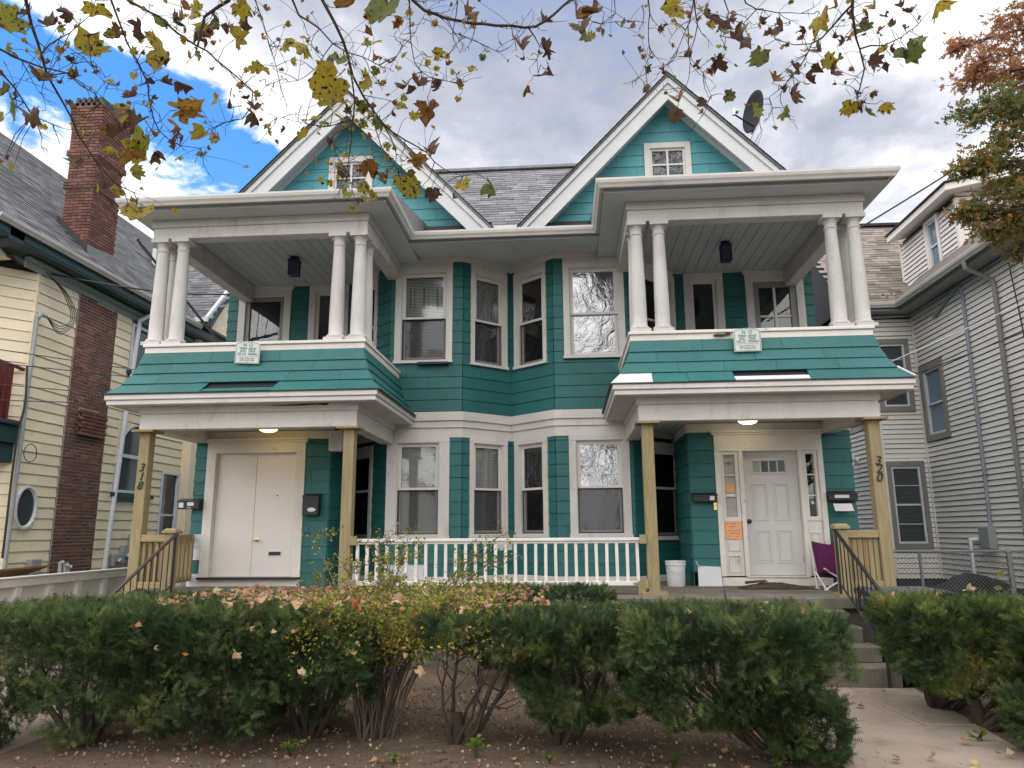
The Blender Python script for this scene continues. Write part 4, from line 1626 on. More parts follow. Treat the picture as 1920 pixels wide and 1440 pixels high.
# eaves
mb = MB()
lw_box(mb, 12.0, 21, 0.0, 0.035, 6.45, 6.58)
lw_box(mb, 12.0, 21, 0.0, 0.12, 6.58, 6.64)
mb.build('frieze_board', MC['greytrim'], LH, bevel=0.005)
mb = MB()
lw_box(mb, 10.9, 21, -0.2, 0.36, 6.66, 6.70)
lw_box(mb, 10.9, 21, 0.30, 0.37, 6.70, 6.88)
mb.box(-15.5, XL + 0.37, 11.15, 11.5, 6.62, 6.88)
mb.build('eave', MC['dkteal'], LH, bevel=0.008)
gutter_run([(XL + 0.37, 10.8), (XL + 0.37, 17.75)], 'gutter', 'gutter', LH, 6.85)
LH.children[-1].data.materials[0] = MC['alum']
# main roof, ridge along y
RX0, RZL0, RXR, RZR = XL + 0.42, 6.95, -13.4, 11.72
mb = MB()
mb.prism([(RX0, 10.7, RZL0), (RXR, 10.7, RZR), (2 * RXR - RX0, 10.7, RZL0), (RXR, 10.7, RZR - 0.25)], (0, 12.8, 0))
lroof = mb.build('gable_roof', M['roofbase'], LH)
mb = MB()
mb.prism([(RX0 - .5, 11.7, 6.5), (RXR, 11.7, RZR - .3), (2 * RXR - RX0 + .5, 11.7, 6.5)], (0, 0.1, 0))
mb.build('gable_wall', MC['cream'], LH)
mb = MB()
mb.prism([(RX0 + .02, 10.62, RZL0 - .04), (RXR, 10.62, RZR - .02), (RXR, 10.62, RZR - .26), (RX0 - .10, 10.62, RZL0 - .22)], (0, 0.10, 0))
mb.build('verge_board', MC['dkteal'], LH)
TABL = TABM.mesh('roof_tab', MC['tab_l'])
sl = Vector((RXR - RX0, 0, RZR - RZL0)).normalized()
nr = Vector((-sl.z * -1, 0, -sl.x)).normalized()
nr = Vector((sl.z, 0, -sl.x))
ms = tabs((RX0, 22.5, RZL0), (0, -1, 0), sl, nr, 0, 11.7, 0, 6.42, 0.31, 0.15, lambda p: not (13.62 < p.y < 14.3 and p.x > -9.4 and p.x < -9.1) and not (p.y > 18.6 and p.x > -11))
ms.sort(key=lambda m: (m.translation - CAMPOS).length)
for m in ms[:290]:
    inst('roof_tab', TABL, m, lroof)
joined('roof_tabs', TABL, ms[290:], MC['tab_l'], LH)
# cross wing behind: roof slope facing the street, gable end to the right
mb = MB()
mb.prism([(-8.42, 17.75, 7.12), (-8.42, 20.55, 10.10), (-8.42, 23.3, 7.12), (-8.42, 20.55, 9.9)], (-6.0, 0, 0))
wr = mb.build('wing_roof', M['roofbase'], LH)
s2 = Vector((0, 2.8, 2.98)).normalized()
ms = tabs((-12.0, 17.75, 7.125), (1, 0, 0), s2, Vector((0, -s2.z, s2.y)), 0, 3.55, 0, 4.05, 0.31, 0.15)
joined('wing_roof_tabs', TABL, ms, MC['tab_l'], LH)
mb = MB()
mb.prism([(-8.75, 18.1, 6.4), (-8.75, 20.55, 9.7), (-8.75, 23, 6.4)], (-0.1, 0, 0))
mb.box(-9.6, -8.75, 18.05, 23, 0, 6.9)
mb.build('wing_wall', MC['cream'], LH)
mb = MB()
mb.box(-9.5, -8.40, 17.72, 17.82, 6.92, 7.13)
mb.prism([(-8.40, 17.74, 7.11), (-8.40, 20.55, 10.11), (-8.40, 20.55, 9.88), (-8.40, 17.90, 6.93)], (-0.06, 0, 0))
mb.build('wing_eave', MC['dkteal'], LH)
mb = MB()
mb.box(-9.5, -8.38, 17.64, 17.715, 7.03, 7.14)
mb.prism([(-8.38, 17.66, 7.16), (-8.38, 20.55, 10.17), (-8.38, 20.55, 10.10), (-8.38, 17.72, 7.09)], (-0.08, 0, 0))
mb.build('wing_gutter', MC['alum'], LH)
mb = MB()
mb.tube([(-10.95, 19.2, 8.7), (-10.95, 19.2, 9.75)], 0.06, 10)
mb.build('vent_pipe', MC['alum'], LH)

# brick chimney: strip on the wall, stack above the roof
BL, BH, BJ = 0.203, 0.0550, 0.0135
mb = MB()
mb.box(0, 1, -0.03, 0, 0, 1)
BRK = mb.mesh('brick', MC['brick'])
BRKR = mb.mesh('brick', MC['brick_red'])
mb = MB()
lw_box(mb, 13.60, 14.83, -0.1, 0.012, 0.3, 6.56)
strip = mb.build('chimney_breast', MC['mortar'], LH)
ms = []
row = 0
z = 0.32
while z < 6.52:
    y = 13.60 - (row % 2) * BL / 2
    sunk = 3.56 < z < 4.14
    while y < 14.83:
        a, b = max(y, 13.602), min(y + BL, 14.828)
        ztop = 6.62 if b < 14.35 else 6.35
        if b - a > 0.03 and z < ztop and not (sunk and 13.85 < a and b < 14.72):
            ms.append(wedge_y(XL - 0.012 + RNG.uniform(-.003, .003), a, b, z, BH, 1, 0))
        y += BL + BJ
    z += BH + BJ
    row += 1
# ornamental band of projecting twisted headers
for r in range(7):
    z = 3.58 + r * 0.076
    y = 13.87 + (r % 2) * 0.05
    while y < 14.66:
        m = Matrix.Translation((XL + 0.035, y + 0.05, z)) @ Matrix.Rotation(R(45 + 8 * (r % 2)), 4, 'Z') @ Matrix.Diagonal((0.075, 2.4, 0.06, 1))
        inst('header_brick', BRKR, m, strip)
        y += 0.105
ms.sort(key=lambda m: (m.translation - CAMPOS).length)
for m in ms[:300]:
    inst('brick', BRK, m, strip)
joined('brick_courses', BRK, ms[300:], MC['brick'], LH)

cx0, cx1, cy0, cy1 = -9.60, -8.99, 13.62, 14.50
chim = MB()
chim.box(cx0 + .012, cx1 - .012, cy0 + .012, cy1 - .012, 6.4, 10.70)
ms = []
for lev in range(64):
    z = 6.75 + lev * (BH + BJ)
    g = 0.0
    if 8.78 < z < 8.95:
        g = 0.04
    elif 9.50 < z < 9.65:
        g = 0.05
    elif z > 9.65:
        g = 0.02 + max(0, (z - 10.1)) * 0.10
    if z > 10.72:
        break
    x0, x1, y0, y1 = cx0 - g, cx1 + g, cy0 - g, cy1 + g
    if g:
        chim.box(x0 + .014, x1 - .014, y0 + .014, y1 - .014, z - .011, z + BH + .011)
    off = (lev % 2) * BL / 2
    x = x0 - off
    while x < x1:
        a, b = max(x, x0), min(x + BL, x1)
        if b - a > 0.03:
            ms.append(Matrix.Translation((a, y0 + 0.012 + RNG.uniform(0, .006) * 0, z)) @ Matrix.Diagonal((b - a, 1, BH, 1)))
        x += BL + BJ
    y = y0 - (BL / 2 - off)
    while y < y1:
        a, b = max(y, y0 + .0), min(y + BL, y1)
        if b - a > 0.03:
            ms.append(wedge_y(x1 - 0.012, a, b, z, BH, 1, 0))
        y += BL + BJ
chim.build('chimney_stack', MC['mortar'], LH)
joined('chimney_bricks', BRKR, ms, MC['brick_red'], LH)
mb = MB()
for i in range(5):
    mb.box(cx0 + 0.02 + i * .13, cx0 + 0.09 + i * .13, cy0 - 0.06, cy1 + 0.02, 10.71, 10.93)
mb.box(cx0 - 0.04, cx1 + .06, cy0 - .06, cy1 + .06, 10.715, 10.80)
mb.build('chimney_cap', M['black'], LH)
mb = MB()
mb.prism([(cx1 + 0.012, cy0 - .02, 7.10), (cx1 + .012, cy1 + .06, 7.10), (cx1 + .012, cy1 + .06, 7.62), (cx1 + .012, cy0 - .02, 7.52)], (0.012, 0, 0))
mb.build('flashing', MC['lead'], LH)
mb = MB()
mb.prism([(cx1 + .05, cy0 - .012, 6.98), (cx1 + .02, cy0 - .012, 7.50), (cx0 - .1, cy0 - .012, 8.22), (cx0 - .1, cy0 - .012, 7.75)], (0, -0.03, 0))
mb.build('flashing', M['roofbase'], LH)

# windows of the cream house
def side_window(parent, x, sgn, y0, y1, z0, z1, fw=0.06, pane='dglass', mid=None, m=None, name='window', proud=0.03, bars=(), curtain=None, outer=0.0, om=None):
    m = m or MC['alum']
    mb = MB()

    def b(q, ya, yb, na, nb, za, zb):
        xs = sorted((x + sgn * na, x + sgn * nb))
        q.box(xs[0], xs[1], ya, yb, za, zb)
    if outer:
        for (ya, yb, za, zb) in ((y0 - outer, y0, z0 - outer, z1 + outer), (y1, y1 + outer, z0 - outer, z1 + outer), (y0, y1, z1, z1 + outer), (y0, y1, z0 - outer, z0)):
            b(mb, ya, yb, -0.06, proud + .012, za, zb)
        w = mb.build(name, om, parent, bevel=0.004)
        mb = MB()
    for (ya, yb, za, zb) in ((y0, y0 + fw, z0, z1), (y1 - fw, y1, z0, z1), (y0 + fw, y1 - fw, z1 - fw, z1), (y0 + fw, y1 - fw, z0, z0 + fw)):
        b(mb, ya, yb, -0.07, proud - .02 if outer else proud, za, zb)
    for zz in ([mid] if mid else []) + list(bars):
        hw = 0.022 if zz == mid else 0.010
        b(mb, y0 + fw, y1 - fw, -0.06, -0.005, zz - hw, zz + hw)
    if outer:
        mb.build('sash', m, w, bevel=0.003)
    else:
        w = mb.build(name, m, parent, bevel=0.003)
    p = MB()
    b(p, y0 + fw, y1 - fw, -0.045, -0.04, z0 + fw, z1 - fw)
    p.build('pane', M['glass'] if curtain else MC[pane], w)
    if curtain:
        p = MB()
        n = 18
        t_, bt = [], []
        for i in range(n + 1):
            yy = y0 + (y1 - y0) * i / n
            xx = x - sgn * (0.075 + 0.012 * math.sin(i * 2.0))
            t_.append((xx, yy, z1)); bt.append((xx, yy, z0))
        p.add(t_ + bt, [(i, i + 1, n + 2 + i, n + 1 + i) for i in range(n)])
        p.build('curtain', curtain, w, smooth=True)
    return w


MC['gold'] = mat('ochre_curtain', (0.42, 0.33, 0.15), 0.9, 0.2, 6, 30, 0.1)
side_window(LH, XL, 1, 17.22, 18.03, 1.12, 3.10, 0.06, mid=2.05, curtain=MC['gold'])
side_window(LH, XL, 1, 15.45, 16.48, 5.26, 6.36, 0.07, mid=None)
mb = MB()
lw_box(mb, 15.38, 16.55, 0.0, 0.09, 5.17, 5.25)
mb.build('window_sill', MC['dkteal'], LH)
# arched window
mb = MB()
cy, ry, z0, zs, rz = 16.02, 0.70, 2.50, 3.10, 0.97
arc = [(cy + ry * math.cos(t), zs + rz * math.sin(t)) for t in np.linspace(0, math.pi, 22)]
outl = [(cy + ry, z0)] + arc + [(cy - ry, z0)]
inn = [(cy + (y - cy) * 0.92, z0 + 0.06 + (z - z0) * 0.935) for y, z in outl]
n = len(outl)
vs = [(XL + 0.03, y, z) for y, z in outl] + [(XL + 0.03, y, z) for y, z in inn] + [(XL - 0.05, y, z) for y, z in inn] + [(XL - .02, y, z) for y, z in outl]
fs = [((i + 1) % n, i, n + i, n + (i + 1) % n) for i in range(n)] + [(n + (i + 1) % n, n + i, 2 * n + i, 2 * n + (i + 1) % n) for i in range(n)] + [(i, (i + 1) % n, 3 * n + (i + 1) % n, 3 * n + i) for i in range(n)]
mb.add(vs, fs)
lw_box(mb, cy - ry + .03, cy + ry - .03, -0.03, 0.02, 3.28, 3.36)
w = mb.build('arched_window', MC['alum'], LH)
p = MB()
p.prism([(XL - 0.03, y, z) for y, z in inn], (0.004, 0, 0))
p.build('pane', MC['dglass'], w)
# spandrel boards beside the arch
mb = MB()
for sg in (-1, 1):
    poly = [(cy + sg * (ry + 0.03), 4.1)] + [(cy + sg * ry * math.cos(t), zs + rz * math.sin(t)) for t in np.linspace(math.pi / 2, 0, 12)] + [(cy + sg * (ry + .03), zs)]
    mb.prism([(XL - 0.004, y, z) for y, z in (poly if sg > 0 else poly[::-1])], (0.02, 0, 0))
mb.build('spandrel_board', MC['cream'], LH)
mb = MB()
lw_box(mb, 15.25, 16.8, 0.0, 0.10, 2.40, 2.49)
mb.build('window_sill', MC['dkteal'], LH)
# oval window
mb = MB()
vs, fs = [], []
n = 28
for (k, nn) in ((1.0, 0.0), (1.0, 0.05), (0.90, 0.055), (0.82, 0.0), (0.80, -0.05)):
    vs += [(XL + .015 + nn, 12.76 + 0.27 * k * math.cos(2 * math.pi * i / n), 2.085 + 0.40 * k * math.sin(2 * math.pi * i / n)) for i in range(n)]
for r in range(4):
    fs += [(r * n + i, r * n + (i + 1) % n, (r + 1) * n + (i + 1) % n, (r + 1) * n + i) for i in range(n)]
mb.add(vs, fs)
w = mb.build('oval_window', MC['alum'], LH, smooth=True)
p = MB()
p.add([(XL + .022, 12.76 + 0.225 * math.cos(2 * math.pi * i / n), 2.085 + 0.335 * math.sin(2 * math.pi * i / n)) for i in range(n)], [tuple(range(n))])
p.build('pane', MC['oval_glass'] if 'oval_glass' in MC else MC['dglass'], w)
# downspout
mb = MB()
mb.tube([(XL + .44, 15.75, 6.86), (XL + .44, 15.75, 6.74), (XL + .08, 15.60, 6.46), (XL + .07, 15.60, 6.3), (XL + .07, 15.45, 4.5), (XL + .07, 15.2, 0.6)], 0.052, 8)
mb.build('downspout', MC['alum'], LH, smooth=True)
# service mast with its weatherhead
mb = MB()
mb.tube([(-8.88, 12.33, 0.4), (-8.88, 12.35, 5.58)], 0.035, 8)
mb.tube([(-8.88, 12.35, 5.56), (-8.86, 12.4, 5.65), (-8.82, 12.5, 5.63)], [0.05, 0.06, 0.045], 8)
mb.build('service_mast', MC['meter'], LH, smooth=True)
# porch on its front: maroon balusters, green cornice
mb = MB()
mb.box(-13, -8.95, 11.32, 12.35, 3.20, 3.52)
mb.box(-13, -8.89, 11.26, 12.35, 3.52, 3.58)
mb.box(-13, -9.01, 11.38, 12.35, 2.86, 3.20)
mb.build('porch_cornice', MC['dkteal'], LH, bevel=0.01)
mb = MB()
mb.box(-12.9, -8.97, 11.36, 12.35, 3.581, 3.62)
mb.tube([(-12.9, 11.42, 4.64), (-9.11, 11.42, 4.64), (-9.02, 11.5, 4.62), (-9.02, 12.35, 4.58)], 0.035, 6)
rl = mb.build('porch_rail', MC['maroon'], LH)
for i in range(5):
    mb = MB()
    mb.box(-9.06, -8.99, 11.50 + i * 0.13, 11.57 + i * .13, 3.62, 4.60)
    mb.build('baluster', MC['maroon'], rl)
for i in range(9):
    mb = MB()
    mb.box(-9.18 - i * 0.13, -9.11 - i * .13, 11.39, 11.46, 3.62, 4.62)
    mb.build('baluster', MC['maroon'], rl)

# meters and boxes on its wall, each bolted on by itself
def metr(name, label, y0, y1, z0, z1, dial=False, dome=False):
    mb = MB()
    lw_box(mb, y0, y1, 0.022, 0.14, z0, z1)
    t = thing(name, label, 'meter box' if dial else 'utility box', (XL + .08, (y0 + y1) / 2, z0))
    mb.build('housing', MC['meter'], t, bevel=0.008)
    if dial:
        q = MB()
        q.lathe([(0.085, 0), (0.085, .05), (0.07, 0.09), (0.0, 0.095)], (0, 0, 0), 18, 'y')
        me = q.mesh('meter_glass', M['steel'], True)
        o = inst('meter_glass', me, Matrix.Translation((XL + .14, (y0 + y1) / 2, z0 + (z1 - z0) * .4)) @ Matrix.Rotation(R(90), 4, 'Z'), t)


metr('electric_meter', 'grey electric meter box lowest and nearest of the meters beside the downspout', 15.42, 15.72, 0.92, 1.17, True)
metr('electric_meter', 'grey electric meter box in the middle of the meters beside the downspout', 15.74, 16.02, 0.97, 1.36, True)
metr('breaker_box', 'tall grey breaker box partly hidden behind the 318 post', 16.05, 16.36, 0.95, 1.60)
metr('junction_box', 'small grey junction box on cream wall left of the brick strip', 12.95, 13.22, 0.88, 1.15)
t = thing('gas_valve', 'short white capped vent pipes at the foot of the brick strip', 'pipe', (XL + .1, 13.85, 0.85))
for dy in (0.0, 0.14, 0.24):
    mb = MB()
    mb.tube([(XL + .12, 13.75 + dy, 0.8), (XL + .12, 13.75 + dy, 1.06 - dy * .4), (XL + .18, 13.75 + dy, 1.08 - dy * .4)], 0.035, 8)
    mb.build('pipe', MC['alum'], t, smooth=True)

# ================================================================== THE GREY-WHITE HOUSE ON THE RIGHT
MR = {}
MR['vinyl'] = mat('vinyl_siding', (0.84, 0.795, 0.75), 0.5, 0.04, 1.0, 25, 0.03, 0.02, dirt=(0.48, 0.45, 0.42), dirt_amt=0.3)
MR['vinyl_p'] = mat('pale_vinyl_siding', (0.80, 0.75, 0.755), 0.5, 0.04, 1.0, 25, 0.03, 0.02)
MR['joint'] = plain('siding_shadow_gap', (0.05, 0.05, 0.055), 0.9)
MR['taupe'] = mat('taupe_trim', (0.27, 0.245, 0.22), 0.5, 0.08, 2, 20, 0.05)
MR['gut'] = mat('grey_gutter', (0.24, 0.235, 0.22), 0.45, 0.08, 2, 20, 0.05, dirt=(0.10, 0.10, 0.09), dirt_amt=0.5)
MR['sof'] = mat('vented_soffit', (0.30, 0.29, 0.28), 0.6, 0.08, 2, 20, 0.05)
MR['tab'] = ramp_mat('brown_roof_tab', [(0, (0.15, 0.125, 0.105)), (0.5, (0.23, 0.195, 0.17)), (1, (0.31, 0.27, 0.24))], 0.9, 0.2, 8, 120, 0.5)
MR['pipe'] = mat('grey_conduit', (0.30, 0.32, 0.35), 0.45, 0.08, 3, 20, 0.03)
MR['shake'] = ramp_mat('weathered_shake', [(0, (0.35, 0.30, 0.26)), (0.5, (0.52, 0.47, 0.43)), (1, (0.68, 0.64, 0.60))], 0.9, 0.2, 8, 60, 0.3)
RH = thing('vinyl_house', 'off-white vinyl sided house with brown shingle roof, dormer and grey gutters', 'house', (10, 16, 0))
XR = 8.9
VIN = wedge_mesh('siding_board', MR['vinyl'], 0.022, 0.001)
VINP = wedge_mesh('siding_board', MR['vinyl_p'], 0.022, 0.001)
mb = MB()
mb.box(XR + .06, 17, 9.0, 16.9, -0.2, 6.7)
mb.box(7.95 + .06, 17, 16.86, 26, -0.2, 6.7)
rw = mb.build('house_wall', MR['joint'], RH)
W1 = (15.80, 16.55, 3.60, 5.03)
RHOLES = [(W1[0] - .14, W1[1] + .14, W1[2] - .14, W1[3] + .14)]
side_courses(XR, -1, 9.4, 16.78, 0.55, 6.40, 0.108, 20, RHOLES, rw, VIN, 'siding_board', gap=0.014)
rf = Face((7.97, 16.8), (XR, 16.8))
W2 = [(8.10, 8.66, 4.30, 5.75), (8.08, 8.70, 1.28, 2.95)]
courses(rf, 0, rf.L, 0.55, 6.35, 0.108, 9, [(a - 7.97 - .1, b - 7.97 + .1, c - .12, d + .12) for a, b, c, d in W2], rw, VIN, 'siding_board', jit=0, gap=0.014)
side_courses(7.95, -1, 16.8, 24, 0.55, 3.9, 0.108, 20, [], rw, VIN, 'siding_board', gap=0.014)
SHK = wedge_mesh('shake', MR['shake'], 0.02, 0.004)
side_courses(7.95, -1, 16.8, 24, 3.9, 6.4, 0.16, 0.22, [(19.6, 20.4, 4.4, 6.3)], rw, SHK, 'shake', 0.006)
mb = MB()
mb.box(7.90, 7.985, 16.775, 16.83, 0.55, 6.35)
mb.box(XR - .035, XR - .003, 16.73, 16.775, 0.55, 6.35)
mb.build('corner_post', MR['vinyl'], RH)
side_window(RH, XR, -1, W1[0], W1[1], W1[2], W1[3], 0.05, 'bglass', mid=4.27, outer=0.13, om=MR['taupe'], m=MC['alum'])
side_window(RH, 7.95, -1, 19.65, 20.35, 4.45, 6.25, 0.07, 'bglass', mid=5.3, m=MC['alum'])
for i, (a, b, c, d) in enumerate(W2):
    fc = Face((a, 16.8), (b, 16.8))
    mb = MB()
    for (u0, u1, z0, z1) in ((-.1, 0, c - .12, d + .12), (fc.L, fc.L + .1, c - .12, d + .12), (0, fc.L, d, d + .12), (0, fc.L, c - .12, c)):
        fc.box(mb, u0, u1, -0.05, 0.035, z0, z1)
    w = mb.build('window', MR['taupe'], RH, bevel=0.004)
    mb = MB()
    fc.frame(mb, 0, fc.L, c, d, 0.045, -0.05, 0.01)
    mid = (c + d) / 2
    fc.box(mb, 0.045, fc.L - .045, -0.045, 0.0, mid - .02, mid + .02)
    for zz in ((c + mid) / 2, (d + mid) / 2):
        fc.box(mb, 0.045, fc.L - .045, -0.04, -0.01, zz - .008, zz + .008)
    mb.build('sash', MC['alum'], w, bevel=0.003)
    p = MB()
    fc.box(p, 0.045, fc.L - .045, -0.034, -0.03, c + .045, d - .045)
    p.build('pane', MC['dglass'], w)
# eaves and gutters
mb = MB()
mb.box(8.50, XR + .1, 8.5, 16.42, 6.44, 6.47)
mb.box(7.45, XR + .1, 16.421, 16.9, 6.44, 6.47)
mb.build('soffit', MR['sof'], RH)
gutter_run([(7.3, 16.42), (8.47, 16.42), (8.47, 8.3)], 'gutter', 'gutter', RH, 6.50, 0.12, 0.13)
RH.children[-1].data.materials[0] = MR['gut']
mb = MB()
mb.box(8.475, 8.56, 8.5, 16.40, 6.47, 6.66)
mb.box(7.4, 8.56, 16.425, 16.50, 6.47, 6.66)
mb.build('eave_fascia', MR['gut'], RH)
mb = MB()
mb.tube([(XR - .04, 9, 6.40), (XR - .04, 16.74, 6.40), (8.0, 16.74, 6.38)], 0.035, 6)
mb.build('eave_moulding', MR['pipe'], RH)
# roofs
mb = MB()
mb.add([(8.42, 8.4, 6.65), (8.42, 16.42, 6.65), (12.4, 16.42, 10.6), (12.4, 8.4, 10.6), (16.4, 8.4, 6.65), (16.4, 16.42, 6.65)], [(0, 3, 2, 1), (3, 4, 5, 2), (0, 4, 3), (1, 2, 5)])
mr = mb.build('main_roof', MR['tab'], RH)
mb = MB()
mb.add([(7.4, 16.40, 6.65), (12, 16.40, 6.65), (12, 19.6, 9.80), (7.4, 19.6, 9.80), (12, 23, 6.65), (7.4, 23, 6.65)], [(0, 1, 2, 3), (3, 2, 4, 5), (0, 3, 5)])
br = mb.build('back_roof', M['roofbase'], RH)
TABR = TABM.mesh('roof_tab', MR['tab'])
s2 = Vector((0, 3.2, 3.15)).normalized()
ms = tabs((7.4, 16.40, 6.655), (1, 0, 0), s2, Vector((0, -s2.z, s2.y)), 0, 3.4, 0, 4.48, 0.30, 0.145)
ms.sort(key=lambda m: (m.translation - CAMPOS).length)
for m in ms[:290]:
    inst('roof_tab', TABR, m, br)
joined('roof_tabs', TABR, ms[290:], MR['tab'], RH)
mb = MB()
mb.box(7.35, 10.6, 19.45, 19.75, 9.78, 9.85)
mb.build('ridge_cap', M['tab_dark'], RH)
# dormer
XD = 9.0
mb = MB()
mb.box(XD + .06, 12.5, 14.66, 17.1, 6.9, 8.35)
dw = mb.build('dormer_wall', MR['joint'], RH)
side_courses(XD, -1, 14.62, 17.1, 6.95, 8.24, 0.105, 9, [(15.28, 15.92, 7.1, 8.3)], dw, VINP, 'siding_board', gap=0.016)
df = Face((XD, 14.6), (11.5, 14.6))
courses(df, 0, df.L, 6.95, 8.5, 0.105, 9, [], dw, VINP, 'siding_board', jit=0, gap=0.016)
mb = MB()
mb.box(XD - .03, XD + .08, 14.565, 14.65, 6.95, 8.26)
mb.box(XD - .03, XD + .03, 17.06, 17.12, 6.95, 8.26)
mb.build('corner_post', MR['vinyl'], RH)
side_window(RH, XD, -1, 15.38, 15.82, 7.15, 8.20, 0.045, 'bglass', mid=7.65, outer=0.08, om=MR['vinyl'], m=MC['alum'])
mb = MB()
mb.prism([(8.66, 14.25, 8.30), (8.66, 14.25, 8.44), (12.6, 14.25, 9.30), (12.6, 14.25, 9.10)], (0, 2.75, 0))
mb.build('dormer_roof', MR['vinyl'], RH)
mb = MB()
mb.prism([(8.62, 14.2, 8.442), (8.62, 14.2, 8.475), (12.6, 14.2, 9.36), (12.6, 14.2, 9.31)], (0, 2.85, 0))
mb.build('dormer_roofing', M['tab_dark'], RH)
# downspout, conduit, meter
mb = MB()
mb.tube([(8.40, 13.5, 6.50), (8.42, 13.5, 6.36), (XR - .07, 13.43, 6.10), (XR - .06, 13.43, 5.9), (XR - .06, 13.55, 0.6)], 0.05, 4)
mb.build('downspout', MR['gut'], RH)
mb = MB()
mb.tube([(XR - .05, 15.7, 6.05), (XR - .05, 14.8, 6.36), (XR - .05, 14.62, 6.38), (XR - .05, 14.52, 6.25), (XR - .05, 14.55, 4.0), (XR - .05, 14.62, 1.55)], 0.035, 8)
for z in (2.6, 3.6, 4.6):
    mb.tube([(XR - .05, 14.56, z), (XR - .05, 14.56, z + .05)], 0.045, 8)
mb.build('conduit', MR['pipe'], RH, smooth=True)
t = thing('electric_meter', 'grey meter box with pipe on the vinyl wall above the chain-link fence', 'meter box', (XR - .1, 14.65, 1.0))
mb = MB()
mb.box(XR - .17, XR - .02, 14.5, 14.85, 1.22, 1.62)
mb.build('housing', MC['meter'], t, bevel=0.01)
mb = MB()
mb.tube([(XR - .17, 14.95, 1.38), (XR - .28, 14.95, 1.38), (XR - .28, 14.95, 0.4)], 0.045, 8)
mb.tube([(XR - .1, 14.85, 1.38), (XR - .1, 15.1, 1.38)], 0.06, 8)
mb.build('pipe', MC['alum'], t, smooth=True)
t = thing('floodlight', 'white twin-head floodlight on the vinyl wall behind the 320 post', 'floodlight', (7.9, 18.2, 3.2))
mb = MB()
mb.tube([(7.93, 18.2, 3.2), (7.88, 18.2, 3.2)], 0.08, 12)
mb.build('base', M['white_plain'], t)
for dy, dz in ((-.13, 0.05), (.13, 0.08), (0, -0.13)):
    mb = MB()
    mb.tube([(7.88, 18.2, 3.2), (7.80, 18.2 + dy, 3.2 + dz), (7.74, 18.2 + dy * 1.3, 3.2 + dz), (7.62, 18.2 + dy * 1.5, 3.16 + dz)], [0.02, 0.03, 0.09, 0.10], 10)
    mb.build('lamp_head', M['white_plain'], t, smooth=True)
# ================================================================== GROUND
MG = {}


def soil_mat():
    m = bpy.data.materials.new('bare_soil')
    m.use_nodes = True
    t = NT(m.node_tree)
    out = t.n('ShaderNodeOutputMaterial')
    b = t.n('ShaderNodeBsdfPrincipled')
    t.l(b.outputs[0], out.inputs[0])
    pos = t.n('ShaderNodeNewGeometry').outputs['Position']
    n1 = t.noise(pos, 1.1, 5, 0.65)
    n2 = t.noise(pos, 14, 5, 0.7)
    n3 = t.noise(pos, 95, 3, 0.7)
    f = t.math('ADD', t.math('MULTIPLY', n1, 0.45), t.math('ADD', t.math('MULTIPLY', n2, 0.3), t.math('MULTIPLY', n3, 0.25)))
    c = t.ramp(f, [(0.32, (0.070, 0.050, 0.037)), (0.48, (0.140, 0.102, 0.075)), (0.60, (0.200, 0.152, 0.115)), (0.74, (0.29, 0.235, 0.185))])
    vo = t.n('ShaderNodeTexVoronoi')
    vo.inputs['Scale'].default_value = 60
    t.l(pos, vo.inputs['Vector'])
    crumbs = t.math('MULTIPLY', t.smooth(vo.outputs['Distance'], 0.20, 0.10), t.smooth(n2, 0.52, 0.60))
    c = t.mix(t.math('MULTIPLY', crumbs, 0.55), c, (0.36, 0.29, 0.215))
    t.l(c, b.inputs['Base Color'])
    b.inputs['Roughness'].default_value = 0.95
    b.inputs['Specular IOR Level'].default_value = 0.1
    bp = t.n('ShaderNodeBump')
    bp.inputs['Strength'].default_value = 0.9
    bp.inputs['Distance'].default_value = 0.02
    t.l(t.math('ADD', t.math('MULTIPLY', n2, 0.7), t.math('MULTIPLY', n3, 0.5)), bp.inputs['Height'])
    t.l(bp.outputs[0], b.inputs['Normal'])
    return m


MG['soil'] = soil_mat()
MG['lawn'] = mat('dry_lawn', (0.085, 0.085, 0.045), 0.95, 0.4, 2.0, 40, 0.6, dirt=(0.13, 0.10, 0.07), dirt_amt=0.8)
MG['path'] = mat('path_concrete', (0.29, 0.235, 0.19), 0.9, 0.16, 2.2, 60, 0.4, dirt=(0.14, 0.10, 0.075), dirt_amt=0.6, dirt_scale=1.6, dirt_cut=(0.48, 0.70))
MG['drive'] = mat('driveway_concrete', (0.27, 0.215, 0.17), 0.9, 0.16, 1.0, 40, 0.3, dirt=(0.17, 0.14, 0.11), dirt_amt=0.5)
MG['asphalt'] = mat('street_asphalt', (0.05, 0.05, 0.052), 0.9, 0.25, 1.0, 70, 0.4)


def noise2(x, y, s, seed=0):
    """cheap smooth value noise for the terrain"""
    from mathutils import noise
    return noise.noise(Vector((x * s + seed, y * s, seed * 1.7)))


mb = MB()
mb.add([(-400, -400, -0.06), (400, -400, -0.06), (400, 400, -0.06), (-400, 400, -0.06)], [(0, 1, 2, 3)])
g = mb.build('ground', MG['lawn'])
tag(g, kind='structure')
